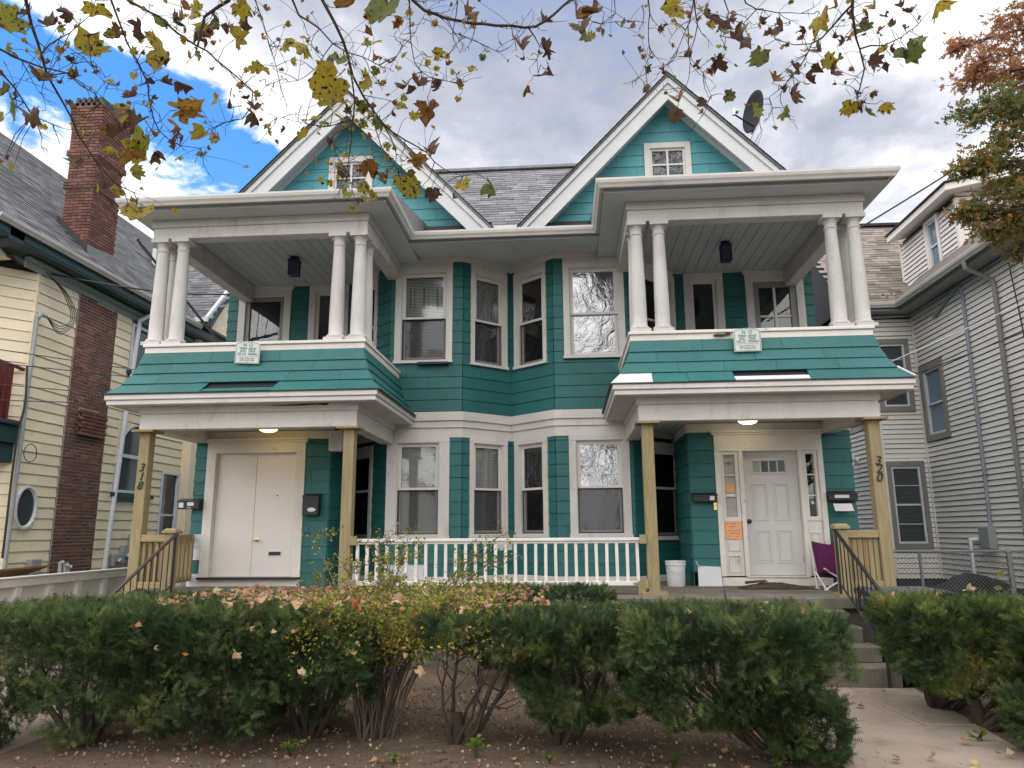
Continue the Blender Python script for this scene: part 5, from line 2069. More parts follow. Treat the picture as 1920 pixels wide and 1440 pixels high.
# front garden: bare soil with small lumps
nx, ny = 150, 90
x0, x1, y0, y1 = -3.35, 9.0, 4.2, 9.15
mb = MB()
for j in range(ny + 1):
    for i in range(nx + 1):
        x, y = x0 + (x1 - x0) * i / nx, y0 + (y1 - y0) * j / ny
        h = 0.018 * noise2(x, y, 1.3) + 0.010 * noise2(x, y, 5.0, 3) + 0.006 * noise2(x, y, 14, 5)
        e = min(1, (x - x0) / .3)
        mb.v.append((x, y, h * e - 0.006 * (1 - e)))
for j in range(ny):
    for i in range(nx):
        a = j * (nx + 1) + i
        mb.f.append((a, a + 1, a + nx + 2, a + nx + 1))
s = mb.build('garden_soil', MG['soil'], smooth=True)
tag(s, kind='structure')
mb = MB()
mb.box(-7.0, -3.30, 2.2, 24, -0.05, -0.012)
s = mb.build('driveway', MG['drive'])
tag(s, kind='structure')
mb = MB()
mb.box(-40, 40, 1.0, 4.25, -0.05, 0.016)
s = mb.build('pavement', MG['path'])
tag(s, kind='structure')
mb = MB()
mb.box(-40, 40, -12, 0.4, -0.055, -0.03)
s = mb.build('street', MG['asphalt'])
tag(s, kind='structure')
# concrete path of cracked slabs up to the steps
base = MB()
base.prism([(2.62, 4.26, 0), (4.0, 4.26, 0), (4.34, 8.04, 0), (2.95, 8.04, 0)], (0, 0, 0.012))
pth = base.build('path', MG['soil'])
tag(pth, kind='structure')
ys = [4.26, 5.62, 6.60, 7.25, 8.035]
for a, b in zip(ys[:-1], ys[1:]):
    def ex(y, k=0):
        t = (y - 4.26) / 3.78
        return (2.62 + 0.33 * t, 4.0 + 0.34 * t)
    la, ra = ex(a)
    lb, rb = ex(b)
    if b == 7.25 or b == 8.035:          # broken across
        mid = 0.62 + 0.06 * (b == 7.25)
        ca, cb = la + (ra - la) * mid, lb + (rb - lb) * (mid - .08)
        polys = [[(la, a), (ca, a), (cb, b), (lb, b)], [(ca + .012, a), (ra, a), (rb, b), (cb + .012, b)]]
    else:
        polys = [[(la, a), (ra, a), (rb, b), (lb, b)]]
    for po in polys:
        n = len(po)
        cx, cy = sum(p[0] for p in po) / n, sum(p[1] for p in po) / n
        zt = 0.035 + RNG.uniform(-.006, .008)
        mb = MB()
        mb.prism([(cx + (p[0] - cx) * .997, p[1] + (0.006 if p[1] < cy else -0.006), -0.03) for p in po], (0, 0, 0.03 + zt))
        mb.build('slab', MG['path'], pth, bevel=0.008)

# ------------------------------------------------------------------ steps at both entrances
for s, lab in ((1, 'worn concrete front steps leading up to the ajar grey door'), (-1, 'concrete front steps before the double door, hidden by the hedge')):
    t = thing('front_steps', lab, 'steps', (s * 3.6, 8.6, 0), 'concrete front steps')
    for (y, z) in ((8.80, 0.70), (8.55, 0.55), (8.30, 0.39), (8.05, 0.225)):
        mb = MB()
        xs = sorted((s * 2.95, s * (4.02 + (8.8 - y) * .30)))
        mb.box(xs[0], xs[1], y, 9.02 if y > 8.7 else y + 0.32, z - (0.17 if y > 8.1 else 0.25), z)
        mb.build('step', M['concrete'], t, bevel=0.014)
    mb = MB()
    xs = sorted((s * 3.0, s * 4.0))
    mb.box(xs[0], xs[1], 8.4, 9.1, -0.1, 0.38)
    mb.build('step_core', M['concrete'], t)
# ================================================================== THINGS ON AND AROUND THE PORCHES
# white balustrade between the inner posts
t = thing('porch_balustrade', 'peeling white wooden balustrade between the two inner porch posts', 'railing', (0, 9.44, 0.82))
mb = MB()
mb.box(-1.885, 1.885, 9.40, 9.485, 1.475, 1.515)
mb.box(-1.885, 1.885, 9.42, 9.465, 1.445, 1.474)
mb.build('top_rail', M['white_worn'], t, bevel=0.005)
mb = MB()
mb.box(-1.885, 1.885, 9.405, 9.48, 0.93, 0.985)
mb.build('bottom_rail', M['white_worn'], t, bevel=0.005)
mb = MB()
mb.box(-.019, .019, -.019, .019, 0, 0.459)
BAL = mb.mesh('baluster', M['white_worn'])
for i in range(29):
    x = -1.80 + i * 0.1275
    inst('baluster', BAL, Matrix.Translation((x, 9.443, 0.985)) @ Matrix.Rotation(R(RNG.uniform(-.5, .5)), 4, 'Y'), t)
for s in (-1, 1):
    for z in (0.90, 1.44):
        mb = MB()
        mb.box(min(s * 1.80, s * 1.884), max(s * 1.80, s * 1.884), 9.355, 9.399, z, z + 0.11)
        mb.build('bracket_block', M['pine'], t)
for x in (-0.9, 0.3, 1.2):
    mb = MB()
    mb.box(x - .04, x + .04, 9.41, 9.475, 0.8205, 0.93)
    mb.build('foot_block', M['white_worn'], t)

# new pine newels, short rails, side rails
for s in (-1, 1):
    nm = '318' if s < 0 else '320'
    side = 'left' if s < 0 else 'right'
    t = thing('newel_post', 'square pine newel post with chamfered cap at the head of the %s steps' % ('double door' if s < 0 else 'grey door'), 'newel post', (s * 4.18, 9.22, 0.82), 'pine newel posts')
    x = s * 4.18
    mb = MB()
    mb.box(x - .065, x + .065, 9.155, 9.285, 0.82, 1.60)
    mb.build('shaft', M['pine'], t, bevel=0.006)
    mb = MB()
    mb.box(x - .095, x + .095, 9.125, 9.315, 1.601, 1.635)
    mb.prism([(x - .09, 9.13, 1.636), (x + .09, 9.13, 1.636), (x + .06, 9.16, 1.665), (x - .06, 9.16, 1.665)], (0, .15, 0))
    mb.build('cap', M['pine_x'], t, bevel=0.006)
    mb = MB()
    mb.box(x - .11, x + .11, 9.11, 9.33, 0.8215, 0.855)
    mb.build('base_plate', M['pine_x'], t)
    t = thing('wooden_railing', 'short pine picket railing beside the %s' % ('double door steps' if s < 0 else 'grey door steps, boards set close'), 'railing', (s * 4.5, 9.4, 0.82), 'pine porch railings')
    xa, xb = sorted((s * 4.25, s * 4.695))
    mb = MB()
    mb.box(xa, xb, 9.385, 9.425, 1.495, 1.585)
    mb.box(xa, xb, 9.385, 9.425, 0.90, 0.985)
    mb.build('rail', M['pine_x'], t, bevel=0.004)
    for i in range(7 if s > 0 else 5):
        w = (0.445) / (7 if s > 0 else 5)
        a = xa + i * w + 0.006
        mb = MB()
        bw = w - 0.011 if s > 0 else 0.042
        mb.box(a, a + bw, 9.426, 9.446 if s > 0 else 9.465, 0.92, 1.55)
        mb.build('picket', M['cedar'] if (i % 3 == 1) else M['pine'], t)
    t = thing('wooden_railing', 'pine side railing running back along the %s' % ('left porch end towards the white-patched wall' if s < 0 else 'right porch end behind the purple chair'), 'railing', (s * 4.77, 10.2, 0.82), 'pine porch railings')
    mb = MB()
    xa, xb = sorted((s * 4.75, s * 4.79))
    mb.box(xa, xb, 9.535, 10.87, 1.495, 1.585)
    mb.box(xa, xb, 9.535, 10.87, 0.90, 0.985)
    mb.build('rail', M['pine_x'], t, bevel=0.004)
    for i in range(11):
        y = 9.62 + i * 0.115
        mb = MB()
        xa, xb = sorted((s * 4.708, s * 4.749))
        mb.box(xa, xb, y, y + 0.042, 0.92, 1.55)
        mb.build('picket', M['pine'], t)

# iron handrails
for s in (-1, 1):
    if s > 0:
        A, B, lo = Vector((4.04, 8.98, 1.585)), Vector((4.10, 8.02, 0.965)), 0.60
        lab = 'black iron handrail with scroll beside the right-hand concrete steps'
    else:
        A, B, lo = Vector((-4.10, 9.16, 1.585)), Vector((-4.26, 8.15, 0.90)), 0.62
        lab = 'brown-topped iron handrail with heart scroll left of the double door'
    t = thing('iron_handrail', lab, 'handrail', (A.x, (A.y + B.y) / 2, 0.2), 'iron step handrails')
    mb = MB()
    e = B + (B - A).normalized() * 0.06
    mb.tube([A + Vector((0, .03, .0)), A, B, e + Vector((0, -.02, -.03)), e + Vector((0, -.01, -.09))], 0.021, 8)
    mb.build('handrail', M['iron_brown'] if s < 0 else M['iron'], t, smooth=True)
    lowA, lowB = A - Vector((0, 0, lo)), B - Vector((0, 0, lo - 0.02))
    mb = MB()
    mb.tube([lowA, lowB], 0.012, 4)
    mb.build('lower_rail', M['iron'], t)
    for i in range(11):
        k = i / 10
        p = A.lerp(B, k)
        q = lowA.lerp(lowB, k)
        mb = MB()
        r = 0.016 if i in (0, 10) else 0.0075
        if i in (0, 10):
            q = q - Vector((0, 0, 0.12 if i == 0 else 0.42))
        mb.tube([p, q], r, 4 if r < .01 else 6)
        mb.build('bar', M['iron'], t)
    mid = A.lerp(B, 0.55) - Vector((0, 0, lo * 0.62))
    mb = MB()
    dd = (B - A)
    dd.z = 0
    dd.normalize()
    if s < 0:
        dd = (dd + Vector((-0.9, 0, 0))).normalized()
    for sg in (-1, 1):
        pts = []
        for j in range(22):
            a = j / 21 * 2.4 * math.pi
            rr = 0.085 * (1 - j / 30)
            pts.append(mid + dd * (sg * (0.045 + 0.5 * rr * math.cos(a) * .9)) + Vector((0, 0, 0.05 + rr * math.sin(a) - (0.10 if j == 0 else 0))))
        mb.tube(pts, 0.007, 5)
        mb.tube([mid + dd * (sg * .07) + Vector((0, 0, -.14)), mid + dd * (sg * .09) + Vector((0, 0, -.03)), mid + dd * (sg * .02) + Vector((0, 0, -.10))], 0.007, 5)
    mb.build('scroll', M['iron'], t, smooth=True)

# dome lamps, lit
LAMP = {}
for s, col, lab in ((-1, (1.0, 0.72, 0.18), 'lit amber dome light on the porch ceiling over the double door'), (1, (1.0, 0.86, 0.58), 'lit warm white dome light on the porch ceiling over the grey door')):
    t = thing('ceiling_light', lab, 'ceiling light', (s * 3.46, 10.33, 3.15), 'lit porch dome lights')
    mb = MB()
    mb.lathe([(0.155, 3.15), (0.155, 3.125), (0.150, 3.118)], (s * 3.46, 10.33, 0), 24)
    mb.build('rim', M['steel'], t, smooth=True)
    mb = MB()
    mb.lathe([(0.142, 3.119), (0.132, 3.095), (0.105, 3.07), (0.06, 3.055), (0.01, 3.05)], (s * 3.46, 10.33, 0), 24)
    mb.build('diffuser', plain('lit_diffuser', col, 0.4, 0, 3.2 if s < 0 else 3.6), t, smooth=True)
# hanging lanterns upstairs
for s, lab in ((-1, 'dark blue square lantern under the upper left porch ceiling'), (1, 'dark blue square lantern under the upper right porch ceiling')):
    x, y = s * 3.47, 11.0
    t = thing('porch_lantern', lab, 'lantern', (x, y, 5.75), 'upstairs porch lanterns')
    lm = plain('blue_black_metal', (0.012, 0.016, 0.035), 0.4)
    mb = MB()
    mb.lathe([(0.075, 6.035), (0.075, 6.02), (0.03, 6.0), (0.03, 5.985)], (x, y, 0), 12)
    mb.build('ceiling_plate', lm, t)
    mb = MB()
    mb.box(x - .085, x + .085, y - .085, y + .085, 5.955, 5.985)
    mb.box(x - .078, x + .078, y - .078, y + .078, 5.715, 5.735)
    for a in (-1, 1):
        for b in (-1, 1):
            mb.box(x + a * .07 - .008, x + a * .07 + .008, y + b * .07 - .008, y + b * .07 + .008, 5.735, 5.955)
    for zz in (5.80, 5.87):
        mb.box(x - .076, x + .076, y - .076, y - .070, zz, zz + .006)
        mb.box(x - .076, x - .070, y - .076, y + .076, zz, zz + .006)
    mb.build('cage', lm, t)
    mb = MB()
    mb.box(x - .064, x + .064, y - .064, y + .064, 5.736, 5.954)
    mb.build('glass', plain('lantern_glass', (0.05, 0.07, 0.13), 0.1), t)


# ------------------------------------------------------------------ mailboxes and wall clutter
def mailbox(label, x0, x1, z0, z1, y=10.87, d=0.10, labels=(), slope=True, oval=False):
    t = thing('mailbox', label, 'mailbox', ((x0 + x1) / 2, y, z0), 'black mailboxes by the front doors')
    mb = MB()
    mb.prism([(x0, y, z0), (x0, y - d, z0), (x0, y - d, z1 - (0.04 if slope else 0.02)), (x0, y, z1)], (x1 - x0, 0, 0))
    mb.build('box', M['black'], t, bevel=0.006)
    mb = MB()
    mb.prism([(x0 - .006, y, z1 + .004), (x0 - .006, y - d - .012, z1 - (0.036 if slope else .016)), (x0 - .006, y - d - .012, z1 - (0.05 if slope else 0.03)), (x0 - .006, y, z1 - .01)], (x1 - x0 + .012, 0, 0))
    mb.build('lid', M['iron'], t)
    for (a, b, c, e) in labels:
        q = MB()
        q.box(a, b, y - d - .003, y - d - .0005, c, e)
        q.build('address_label', M['paper'], t)
    if oval:
        q = MB()
        c = ((x0 + x1) / 2 + .02, y - d - .004, z0 + 0.08)
        n = 20
        q.prism([(c[0] + 0.065 * math.cos(2 * math.pi * i / n), c[1], c[2] + 0.030 * math.sin(2 * math.pi * i / n)) for i in range(n)], (0, 0.003, 0))
        q.build('name_plate', M['steel'], t)
    return t


mailbox('flat black mailbox with white labels left of the double door', -4.99, -4.66, 1.96, 2.12, labels=((-4.97, -4.90, 1.985, 2.06), (-4.84, -4.74, 2.01, 2.065), (-4.84, -4.78, 1.975, 1.985)))
mailbox('upright black mailbox with oval silver plate right of the double door', -3.045, -2.80, 1.855, 2.175, d=0.12, oval=True)
mailbox('long black mailbox with one white label left of the grey door', 2.72, 3.06, 2.00, 2.13, labels=((2.955, 3.02, 2.02, 2.08),))
tR = mailbox('black mailbox with torn paper label right of the grey door', 4.63, 5.02, 2.00, 2.13, labels=((4.70, 4.90, 2.035, 2.095),))
mb = MB()
for x in (4.73, 4.92):
    mb.tube([(x, 10.80, 2.0), (x, 10.80, 1.92), (x, 10.77, 1.84), (x, 10.74, 1.85)], 0.006, 5)
mb.build('newspaper_hook', M['iron'], tR)
t = thing('letter', 'white envelope held in the hooks under the right mailbox', 'letter', (4.83, 10.76, 1.85))
mb = MB()
mb.prism([(4.69, 10.765, 1.85), (4.95, 10.765, 1.85), (4.93, 10.785, 1.955), (4.675, 10.785, 1.955)], (0, 0.004, 0))
mb.build('envelope', M['paper'], t)
t = thing('doorbell', 'small pale doorbell left of the grey door casing', 'doorbell', (3.045, 10.87, 1.90))
mb = MB()
mb.box(3.02, 3.068, 10.862, 10.884, 1.88, 1.99)
mb.build('plate', M['brass'], t, bevel=0.004)
mb = MB()
mb.lathe([(0.012, 0), (0.012, 0.006), (0.004, 0.008)], (3.044, 10.862, 1.94), 10, 'y')
mb.build('button', M['white_plain'], t)
t = thing('wall_speaker', 'square white speaker box under the left porch ceiling behind the inner post', 'speaker', (-2.56, 10.6, 2.80))
mb = MB()
mb.box(-2.64, -2.45, 10.62, 10.80, 2.80, 3.10)
mb.build('cabinet', M['white_worn'], t, bevel=0.01)
mb = MB()
mb.box(-2.62, -2.47, 10.612, 10.619, 2.83, 3.07)
mb.build('grille', M['soffit'], t)
mb = MB()
mb.box(-2.57, -2.52, 10.68, 10.74, 3.10, 3.149)
mb.build('bracket', M['dark_metal'], t)

# white board patched over the foot of the right vestibule corner
t = thing('patch_board', 'loose white board with curled corner strip at the foot of the green wall', 'board', (2.89, 10.86, 0.82))
mb = MB()
mb.prism([(2.735, 10.80, 0.822), (3.066, 10.80, 0.822), (3.066, 10.86, 1.085), (2.745, 10.86, 1.10)], (0, 0.012, 0))
mb.build('panel', M['white_patch'], t)
mb = MB()
mb.tube([(2.76, 10.85, 1.09), (2.73, 10.83, 1.12), (2.715, 10.80, 1.165), (2.72, 10.79, 1.16), (2.745, 10.82, 1.11), (2.79, 10.84, 1.085)], 0.006, 5)
mb.build('curled_strip', M['white_patch'], t)


# buckets
def bucket(x, y, label):
    t = thing('bucket', label, 'bucket', (x, y, 0.82), 'white plastic buckets')
    mb = MB()
    mb.lathe([(0.118, 0.0), (0.124, 0.008), (0.136, 0.29), (0.148, 0.292), (0.150, 0.30), (0.141, 0.303), (0.143, 0.335), (0.150, 0.337), (0.150, 0.352), (0.134, 0.352), (0.120, 0.02), (0.0, 0.02)], (x, y, 0.82), 26)
    mb.build('pail', MP['pail'], t, smooth=True)
    mb = MB()
    pts = [(x - .147, y - .02, 1.125)]
    for i in range(9):
        a = math.pi * (i / 8)
        pts.append((x - .147 * math.cos(a) * .98, y - 0.03 - 0.145 * math.sin(a), 1.12 - 0.10 * math.sin(a)))
    pts.append((x + .147, y - .02, 1.125))
    mb.tube(pts, 0.0035, 5)
    mb.build('wire_handle', M['steel'], t)


MP = {'pail': mat('pail_plastic', (0.66, 0.66, 0.66), 0.45, 0.04, 4, 30, 0.0, dirt=(0.42, 0.41, 0.39), dirt_amt=0.5, dirt_scale=6)}
bucket(2.43, 10.85, 'white plastic bucket with wire handle against the green corner left of the grey door')
bucket(-2.32, 10.95, 'white plastic bucket mostly hidden behind the inner left post')

# rotten threshold mat
t = thing('doormat', 'torn brown doormat curled up before the grey door', 'doormat', (3.68, 10.4, 0.82))
mb = MB()
nx, ny = 26, 8
for j in range(ny + 1):
    for i in range(nx + 1):
        u, v = i / nx, j / ny
        x = 3.22 + 0.92 * u + 0.03 * math.sin(v * 7)
        y = 10.22 + 0.42 * v * (1 - 0.35 * abs(u - .5)) + 0.02 * math.sin(u * 23)
        z = 0.835 + 0.05 * v * max(0, math.sin(u * math.pi)) ** 1.3 + 0.012 * abs(noise2(u * 5, v * 3, 2.0, 9))
        mb.v.append((x, y, z))
for j in range(ny):
    for i in range(nx):
        a = j * (nx + 1) + i
        mb.f.append((a, a + 1, a + nx + 2, a + nx + 1))
MP['mat'] = mat('rotten_brown_mat', (0.075, 0.045, 0.030), 0.95, 0.4, 9, 60, 0.8)
mo = mb.build('mat_sheet', MP['mat'], t)
sm = mo.modifiers.new('thick', 'SOLIDIFY')
sm.thickness = 0.012
# fallen strip of wood lying on top of it
mb = MB()
mb.prism([(3.30, 10.45, 0.875), (3.62, 10.52, 0.90), (3.60, 10.55, 0.915), (3.32, 10.50, 0.90)], (0, 0.03, 0.01))
mb.build('splinter', MP['mat'], t)

# purple camp chair, folded sideways on
t = thing('camp_chair', 'purple canvas folding chair with white tube legs on the right porch', 'chair', (4.35, 10.2, 0.82))
MP['purple'] = mat('purple_canvas', (0.085, 0.006, 0.055), 0.85, 0.18, 5, 90, 0.25)
mb = MB()
n = 12
V = []
for i in range(n + 1):
    k = i / n
    for j in range(7):
        u = j / 6
        V.append((4.21 + 0.02 * k + 0.45 * u, 10.42 - 0.10 * k - 0.05 * math.sin(u * math.pi) * (.5 + k), 1.445 - 0.47 * k - 0.035 * math.sin(u * math.pi) * (1 - k) - 0.03 * u))
mb.add(V, [(i * 7 + j, i * 7 + j + 1, (i + 1) * 7 + j + 1, (i + 1) * 7 + j) for i in range(n) for j in range(6)])
o = mb.build('back_sling', MP['purple'], t, smooth=True)
o.modifiers.new('thick', 'SOLIDIFY').thickness = 0.008
mb = MB()
V = []
for i in range(6):
    for j in range(7):
        v, u = i / 5, j / 6
        V.append((4.23 + 0.44 * u, 10.32 - 0.30 * v, 1.02 - 0.05 * math.sin(u * math.pi) + 0.06 * v))
mb.add(V, [(i * 7 + j, i * 7 + j + 1, (i + 1) * 7 + j + 1, (i + 1) * 7 + j) for i in range(5) for j in range(6)])
o = mb.build('seat_sling', MP['purple'], t, smooth=True)
o.modifiers.new('thick', 'SOLIDIFY').thickness = 0.008
for pts in ([(4.205, 10.44, 1.46), (4.215, 10.40, 1.05), (4.225, 10.38, 0.835)], [(4.665, 10.44, 1.42), (4.665, 10.40, 1.05), (4.67, 10.38, 0.835)],
            [(4.22, 10.03, 1.10), (4.42, 10.05, 0.97), (4.66, 10.06, 0.835)], [(4.66, 10.03, 1.08), (4.45, 10.02, 0.97), (4.23, 10.04, 0.835)],
            [(4.22, 10.36, 1.03), (4.215, 10.20, 0.95), (4.23, 10.05, 0.84)], [(4.66, 10.36, 1.03), (4.665, 10.20, 0.95), (4.66, 10.06, 0.84)]):
    mb = MB()
    mb.tube(pts, 0.0115, 8)
    mb.build('leg', M['white_plain'], t, smooth=True)
for (x, y) in ((4.225, 10.38), (4.67, 10.38), (4.66, 10.06), (4.23, 10.04)):
    mb = MB()
    mb.box(x - .022, x + .022, y - .02, y + .02, 0.822, 0.842)
    mb.build('foot', M['white_plain'], t)

# blue recycling bin
t = thing('recycling_bin', 'blue wheeled bin with dark grey lid between the steps and the hedge', 'bin', (4.60, 8.5, 0))
MP['blue'] = mat('blue_bin_plastic', (0.012, 0.050, 0.13), 0.45, 0.15, 4, 40, 0.05)
MP['lid'] = mat('grey_bin_lid', (0.10, 0.105, 0.11), 0.5, 0.12, 4, 40, 0.05)
mb = MB()
b0 = [(4.30, 8.20), (4.84, 8.20), (4.84, 8.74), (4.30, 8.74)]
b1 = [(4.24, 8.10), (4.92, 8.10), (4.92, 8.84), (4.24, 8.84)]
mb.add([(x, y, 0.05) for x, y in b0] + [(x, y, 0.88) for x, y in b1], [(3, 2, 1, 0), (0, 1, 5, 4), (1, 2, 6, 5), (2, 3, 7, 6), (3, 0, 4, 7), (4, 5, 6, 7)])
mb.box(4.21, 4.95, 8.07, 8.87, 0.86, 0.90)
mb.build('body', MP['blue'], t, bevel=0.02)
mb = MB()
mb.box(4.205, 4.955, 8.05, 8.89, 0.901, 0.935)
mb.prism([(4.25, 8.12, 0.936), (4.91, 8.12, 0.936), (4.86, 8.2, 0.965), (4.30, 8.2, 0.965)], (0, 0.6, 0))
mb.build('lid', MP['lid'], t, bevel=0.012)
for x in (4.36, 4.80):
    mb = MB()
    mb.tube([(x - .04, 8.86, 0.12), (x + .04, 8.86, 0.12)], 0.11, 14)
    mb.build('wheel', M['black'], t, smooth=False)
mb = MB()
mb.tube([(4.28, 8.92, 0.9), (4.28, 8.97, 0.93), (4.88, 8.97, 0.93), (4.88, 8.92, 0.9)], 0.015, 6)
mb.build('handle', MP['blue'], t)

# no trespassing signs
MP['sign'] = mat('faded_sign_face', (0.62, 0.66, 0.63), 0.5, 0.05, 5, 30, 0.0)
MP['sign_ink'] = plain('faded_green_ink', (0.07, 0.21, 0.16), 0.7)
MP['sign_grey'] = plain('faded_grey_ink', (0.24, 0.29, 0.27), 0.7)


def text_mesh(body, size, matl, ex=0.0008, shear=0.0, xs=1.0):
    cu = bpy.data.curves.new('lettering', 'FONT')
    cu.body = body
    cu.size = size
    cu.align_x = 'CENTER'
    cu.extrude = ex
    cu.shear = shear
    cu.offset = size * 0.015
    o = bpy.data.objects.new('lettering', cu)
    COL.objects.link(o)
    bpy.context.view_layer.update()
    me = bpy.data.meshes.new_from_object(o.evaluated_get(bpy.context.evaluated_depsgraph_get()))
    bpy.data.objects.remove(o)
    me.materials.clear()
    me.materials.append(matl)
    return me


for s, x, rot, lab in ((-1, -3.37, 3.0, 'faded NO TRESPASSING sign on the left skirt roof'), (1, 3.265, -0.5, 'faded NO TRESPASSING sign on the right skirt roof')):
    t = thing('no_trespassing_sign', lab, 'sign', (x, 9.22, 3.85), 'faded warning signs')
    base = Matrix.Translation((x, 9.275, 3.845)) @ Matrix.Rotation(R(rot), 4, 'Y') @ Matrix.Rotation(R(4), 4, 'X')
    w, h = 0.172, 0.305
    poly = [(-w, 0), (w, 0), (w, h - .045)] + [(w * math.cos(a), h - .045 + 0.045 * math.sin(a)) for a in np.linspace(0.25, math.pi - .25, 9)] + [(-w, h - .045)]
    mb = MB()
    mb.prism([base @ Vector((a, 0, b)) for a, b in poly], base.to_3x3() @ Vector((0, 0.004, 0)))
    mb.build('plate', MP['sign'], t)
    # printed border
    mb = MB()
    n = len(poly)
    c = (0, h * .48)
    o1 = [(c[0] + (a - c[0]) * .955, c[1] + (b - c[1]) * .955) for a, b in poly]
    o2 = [(c[0] + (a - c[0]) * .915, c[1] + (b - c[1]) * .925) for a, b in poly]
    mb.add([base @ Vector((a, -.0012, b)) for a, b in o1] + [base @ Vector((a, -.0012, b)) for a, b in o2], [(i, (i + 1) % n, n + (i + 1) % n, n + i) for i in range(n)])
    mb.build('border', MP['sign_ink'], t)
    for body, size, z, mm in (('N  O', 0.062, 0.232, 'sign_ink'), ('TRESP  SSING', 0.040, 0.190, 'sign_ink'), ('SOLI   TING', 0.040, 0.153, 'sign_ink'), ('OR LO  TERING', 0.040, 0.116, 'sign_ink'),
                              ('VIOLATORS WILL', 0.027, 0.062, 'sign_grey'), ('BE PROSECUTED', 0.027, 0.034, 'sign_grey')):
        me = text_mesh(body, size, MP[mm])
        inst('lettering', me, base @ Matrix.Translation((0, -.0016, z)) @ Matrix.Rotation(R(90), 4, 'X'), t)['kind'] = 'stuff'
    mb = MB()
    mb.add([base @ Vector((a, -.0014, b)) for a, b in ((-.14, .098), (.14, .098), (.14, .1015), (-.14, .1015))], [(0, 1, 2, 3)])
    mb.build('rule_line', MP['sign_ink'], t)
    for z in (0.015, h - .014):
        mb = MB()
        p = base @ Vector((0, -.0005, z))
        mb.lathe([(0.006, 0), (0.006, 0.003), (0.002, 0.004)], p, 8, 'y')
        mb.build('screw', M['dark_metal'], t)

# a brown dead leaf curled on the right rail board
# satellite dish on the right slope of the right gable
t = thing('satellite_dish', 'dark grey satellite dish on a bent mast behind the right gable', 'satellite dish', (4.25, 11.9, 8.0))
MP['dish'] = mat('dish_grey', (0.030, 0.033, 0.037), 0.75, 0.1, 4, 30, 0.02, spec=0.15)
C0 = Vector((4.40, 11.95, 8.82))
ax = Vector((-0.92, -0.34, 0.12)).normalized()
e1 = Vector((0, 0, 1)) - ax * ax.z
e1.normalize()
e2 = ax.cross(e1)
mb = MB()
n, rings = 32, 7
V = []
for k in range(rings + 1):
    r = k / rings
    for i in range(n):
        a = 2 * math.pi * i / n
        V.append(tuple(C0 + e1 * (0.395 * r * math.cos(a)) + e2 * (0.31 * r * math.sin(a)) + ax * (0.085 * r * r)))
mb.add(V, [(k * n + i, k * n + (i + 1) % n, (k + 1) * n + (i + 1) % n, (k + 1) * n + i) for k in range(rings) for i in range(n)])
o = mb.build('reflector', MP['dish'], t, smooth=True)
o.modifiers.new('thick', 'SOLIDIFY').thickness = 0.012
mb = MB()
foot = Vector((4.08, 12.0, 7.62))
mb.tube([foot, Vector((4.16, 12.0, 8.18)), C0 - ax * 0.05 - e1 * 0.12], 0.024, 8)
mb.tube([foot + Vector((.12, .1, -.05)), Vector((4.20, 12.0, 8.30))], 0.012, 6)
mb.build('mast', M['steel'], t, smooth=True)
mb = MB()
arm = C0 + ax * 0.46 - e1 * 0.16
mb.tube([C0 - e1 * 0.30 + ax * 0.03, arm], 0.016, 6)
mb.build('feed_arm', M['dark_metal'], t)
mb = MB()
mb.tube([arm - e1 * .02, arm + e1 * 0.10], [0.03, 0.036], 8)
mb.tube([arm + e1 * .06, arm + e1 * 0.07 - ax * .07], [0.03, 0.04], 8)
mb.build('receiver', M['steel'], t, smooth=True)
mb = MB()
mb.tube([C0 - ax * .05 - e1 * .2, C0 - ax * .12 - e1 * .32, C0 - ax * .05 - e1 * .42, foot + Vector((.1, 0, .35)), foot + Vector((.12, 0, .02))], 0.005, 5)
mb.tube([C0 - ax * .05 - e1 * .1, C0 - ax * .10 - e1 * .4, foot + Vector((.17, 0, .3)), foot + Vector((.18, 0, .0))], 0.004, 5)
mb.build('cable', M['black'], t)
MP['galvd'] = plain('dull_grey_steel', (0.16, 0.175, 0.175), 0.7)
# lattice arm seen through the left porch: antenna bracket fixed to the side wall
t = thing('roof_antenna_bracket', 'grey lattice bracket slanting beside the upper left porch', 'bracket', (-5.4, 11.5, 5.2))
mb = MB()
mb.tube([(-5.42, 9.75, 5.92), (-5.30, 12.3, 4.98)], 0.03, 4)
for k in (0.25, 0.42):
    y = 9.75 + 2.55 * k
    z = 5.92 - 0.94 * k
    mb.tube([(-5.40, y, z), (-5.36, y + .06, 6.17)], 0.008, 4)
mb.build('arm', MP['galvd'], t)

# white fence along the drive
t = thing('driveway_fence', 'long white board fence along the driveway left of the steps', 'fence', (-7.1, 10, 0))
mb = MB()
mb.box(-7.15, -7.02, 5.5, 13.3, 0.86, 0.98)
mb.build('top_rail', M['white_worn'], t, bevel=0.006)
mb = MB()
mb.box(-7.17, -7.0, 5.45, 13.3, 0.981, 0.998)
mb.build('cap_board', M['white_worn'], t)
y = 5.6
i = 0
while y < 13.2:
    mb = MB()
    mb.box(-7.10, -7.035, y, y + 0.12, -0.1, 0.86)
    mb.build('batten', M['white_worn'], t, bevel=0.004)
    mb = MB()
    mb.box(-7.13, -7.095, y + 0.122, y + 0.668, -0.1, 0.859)
    mb.build('panel', M['white_worn'], t)
    y += 0.67
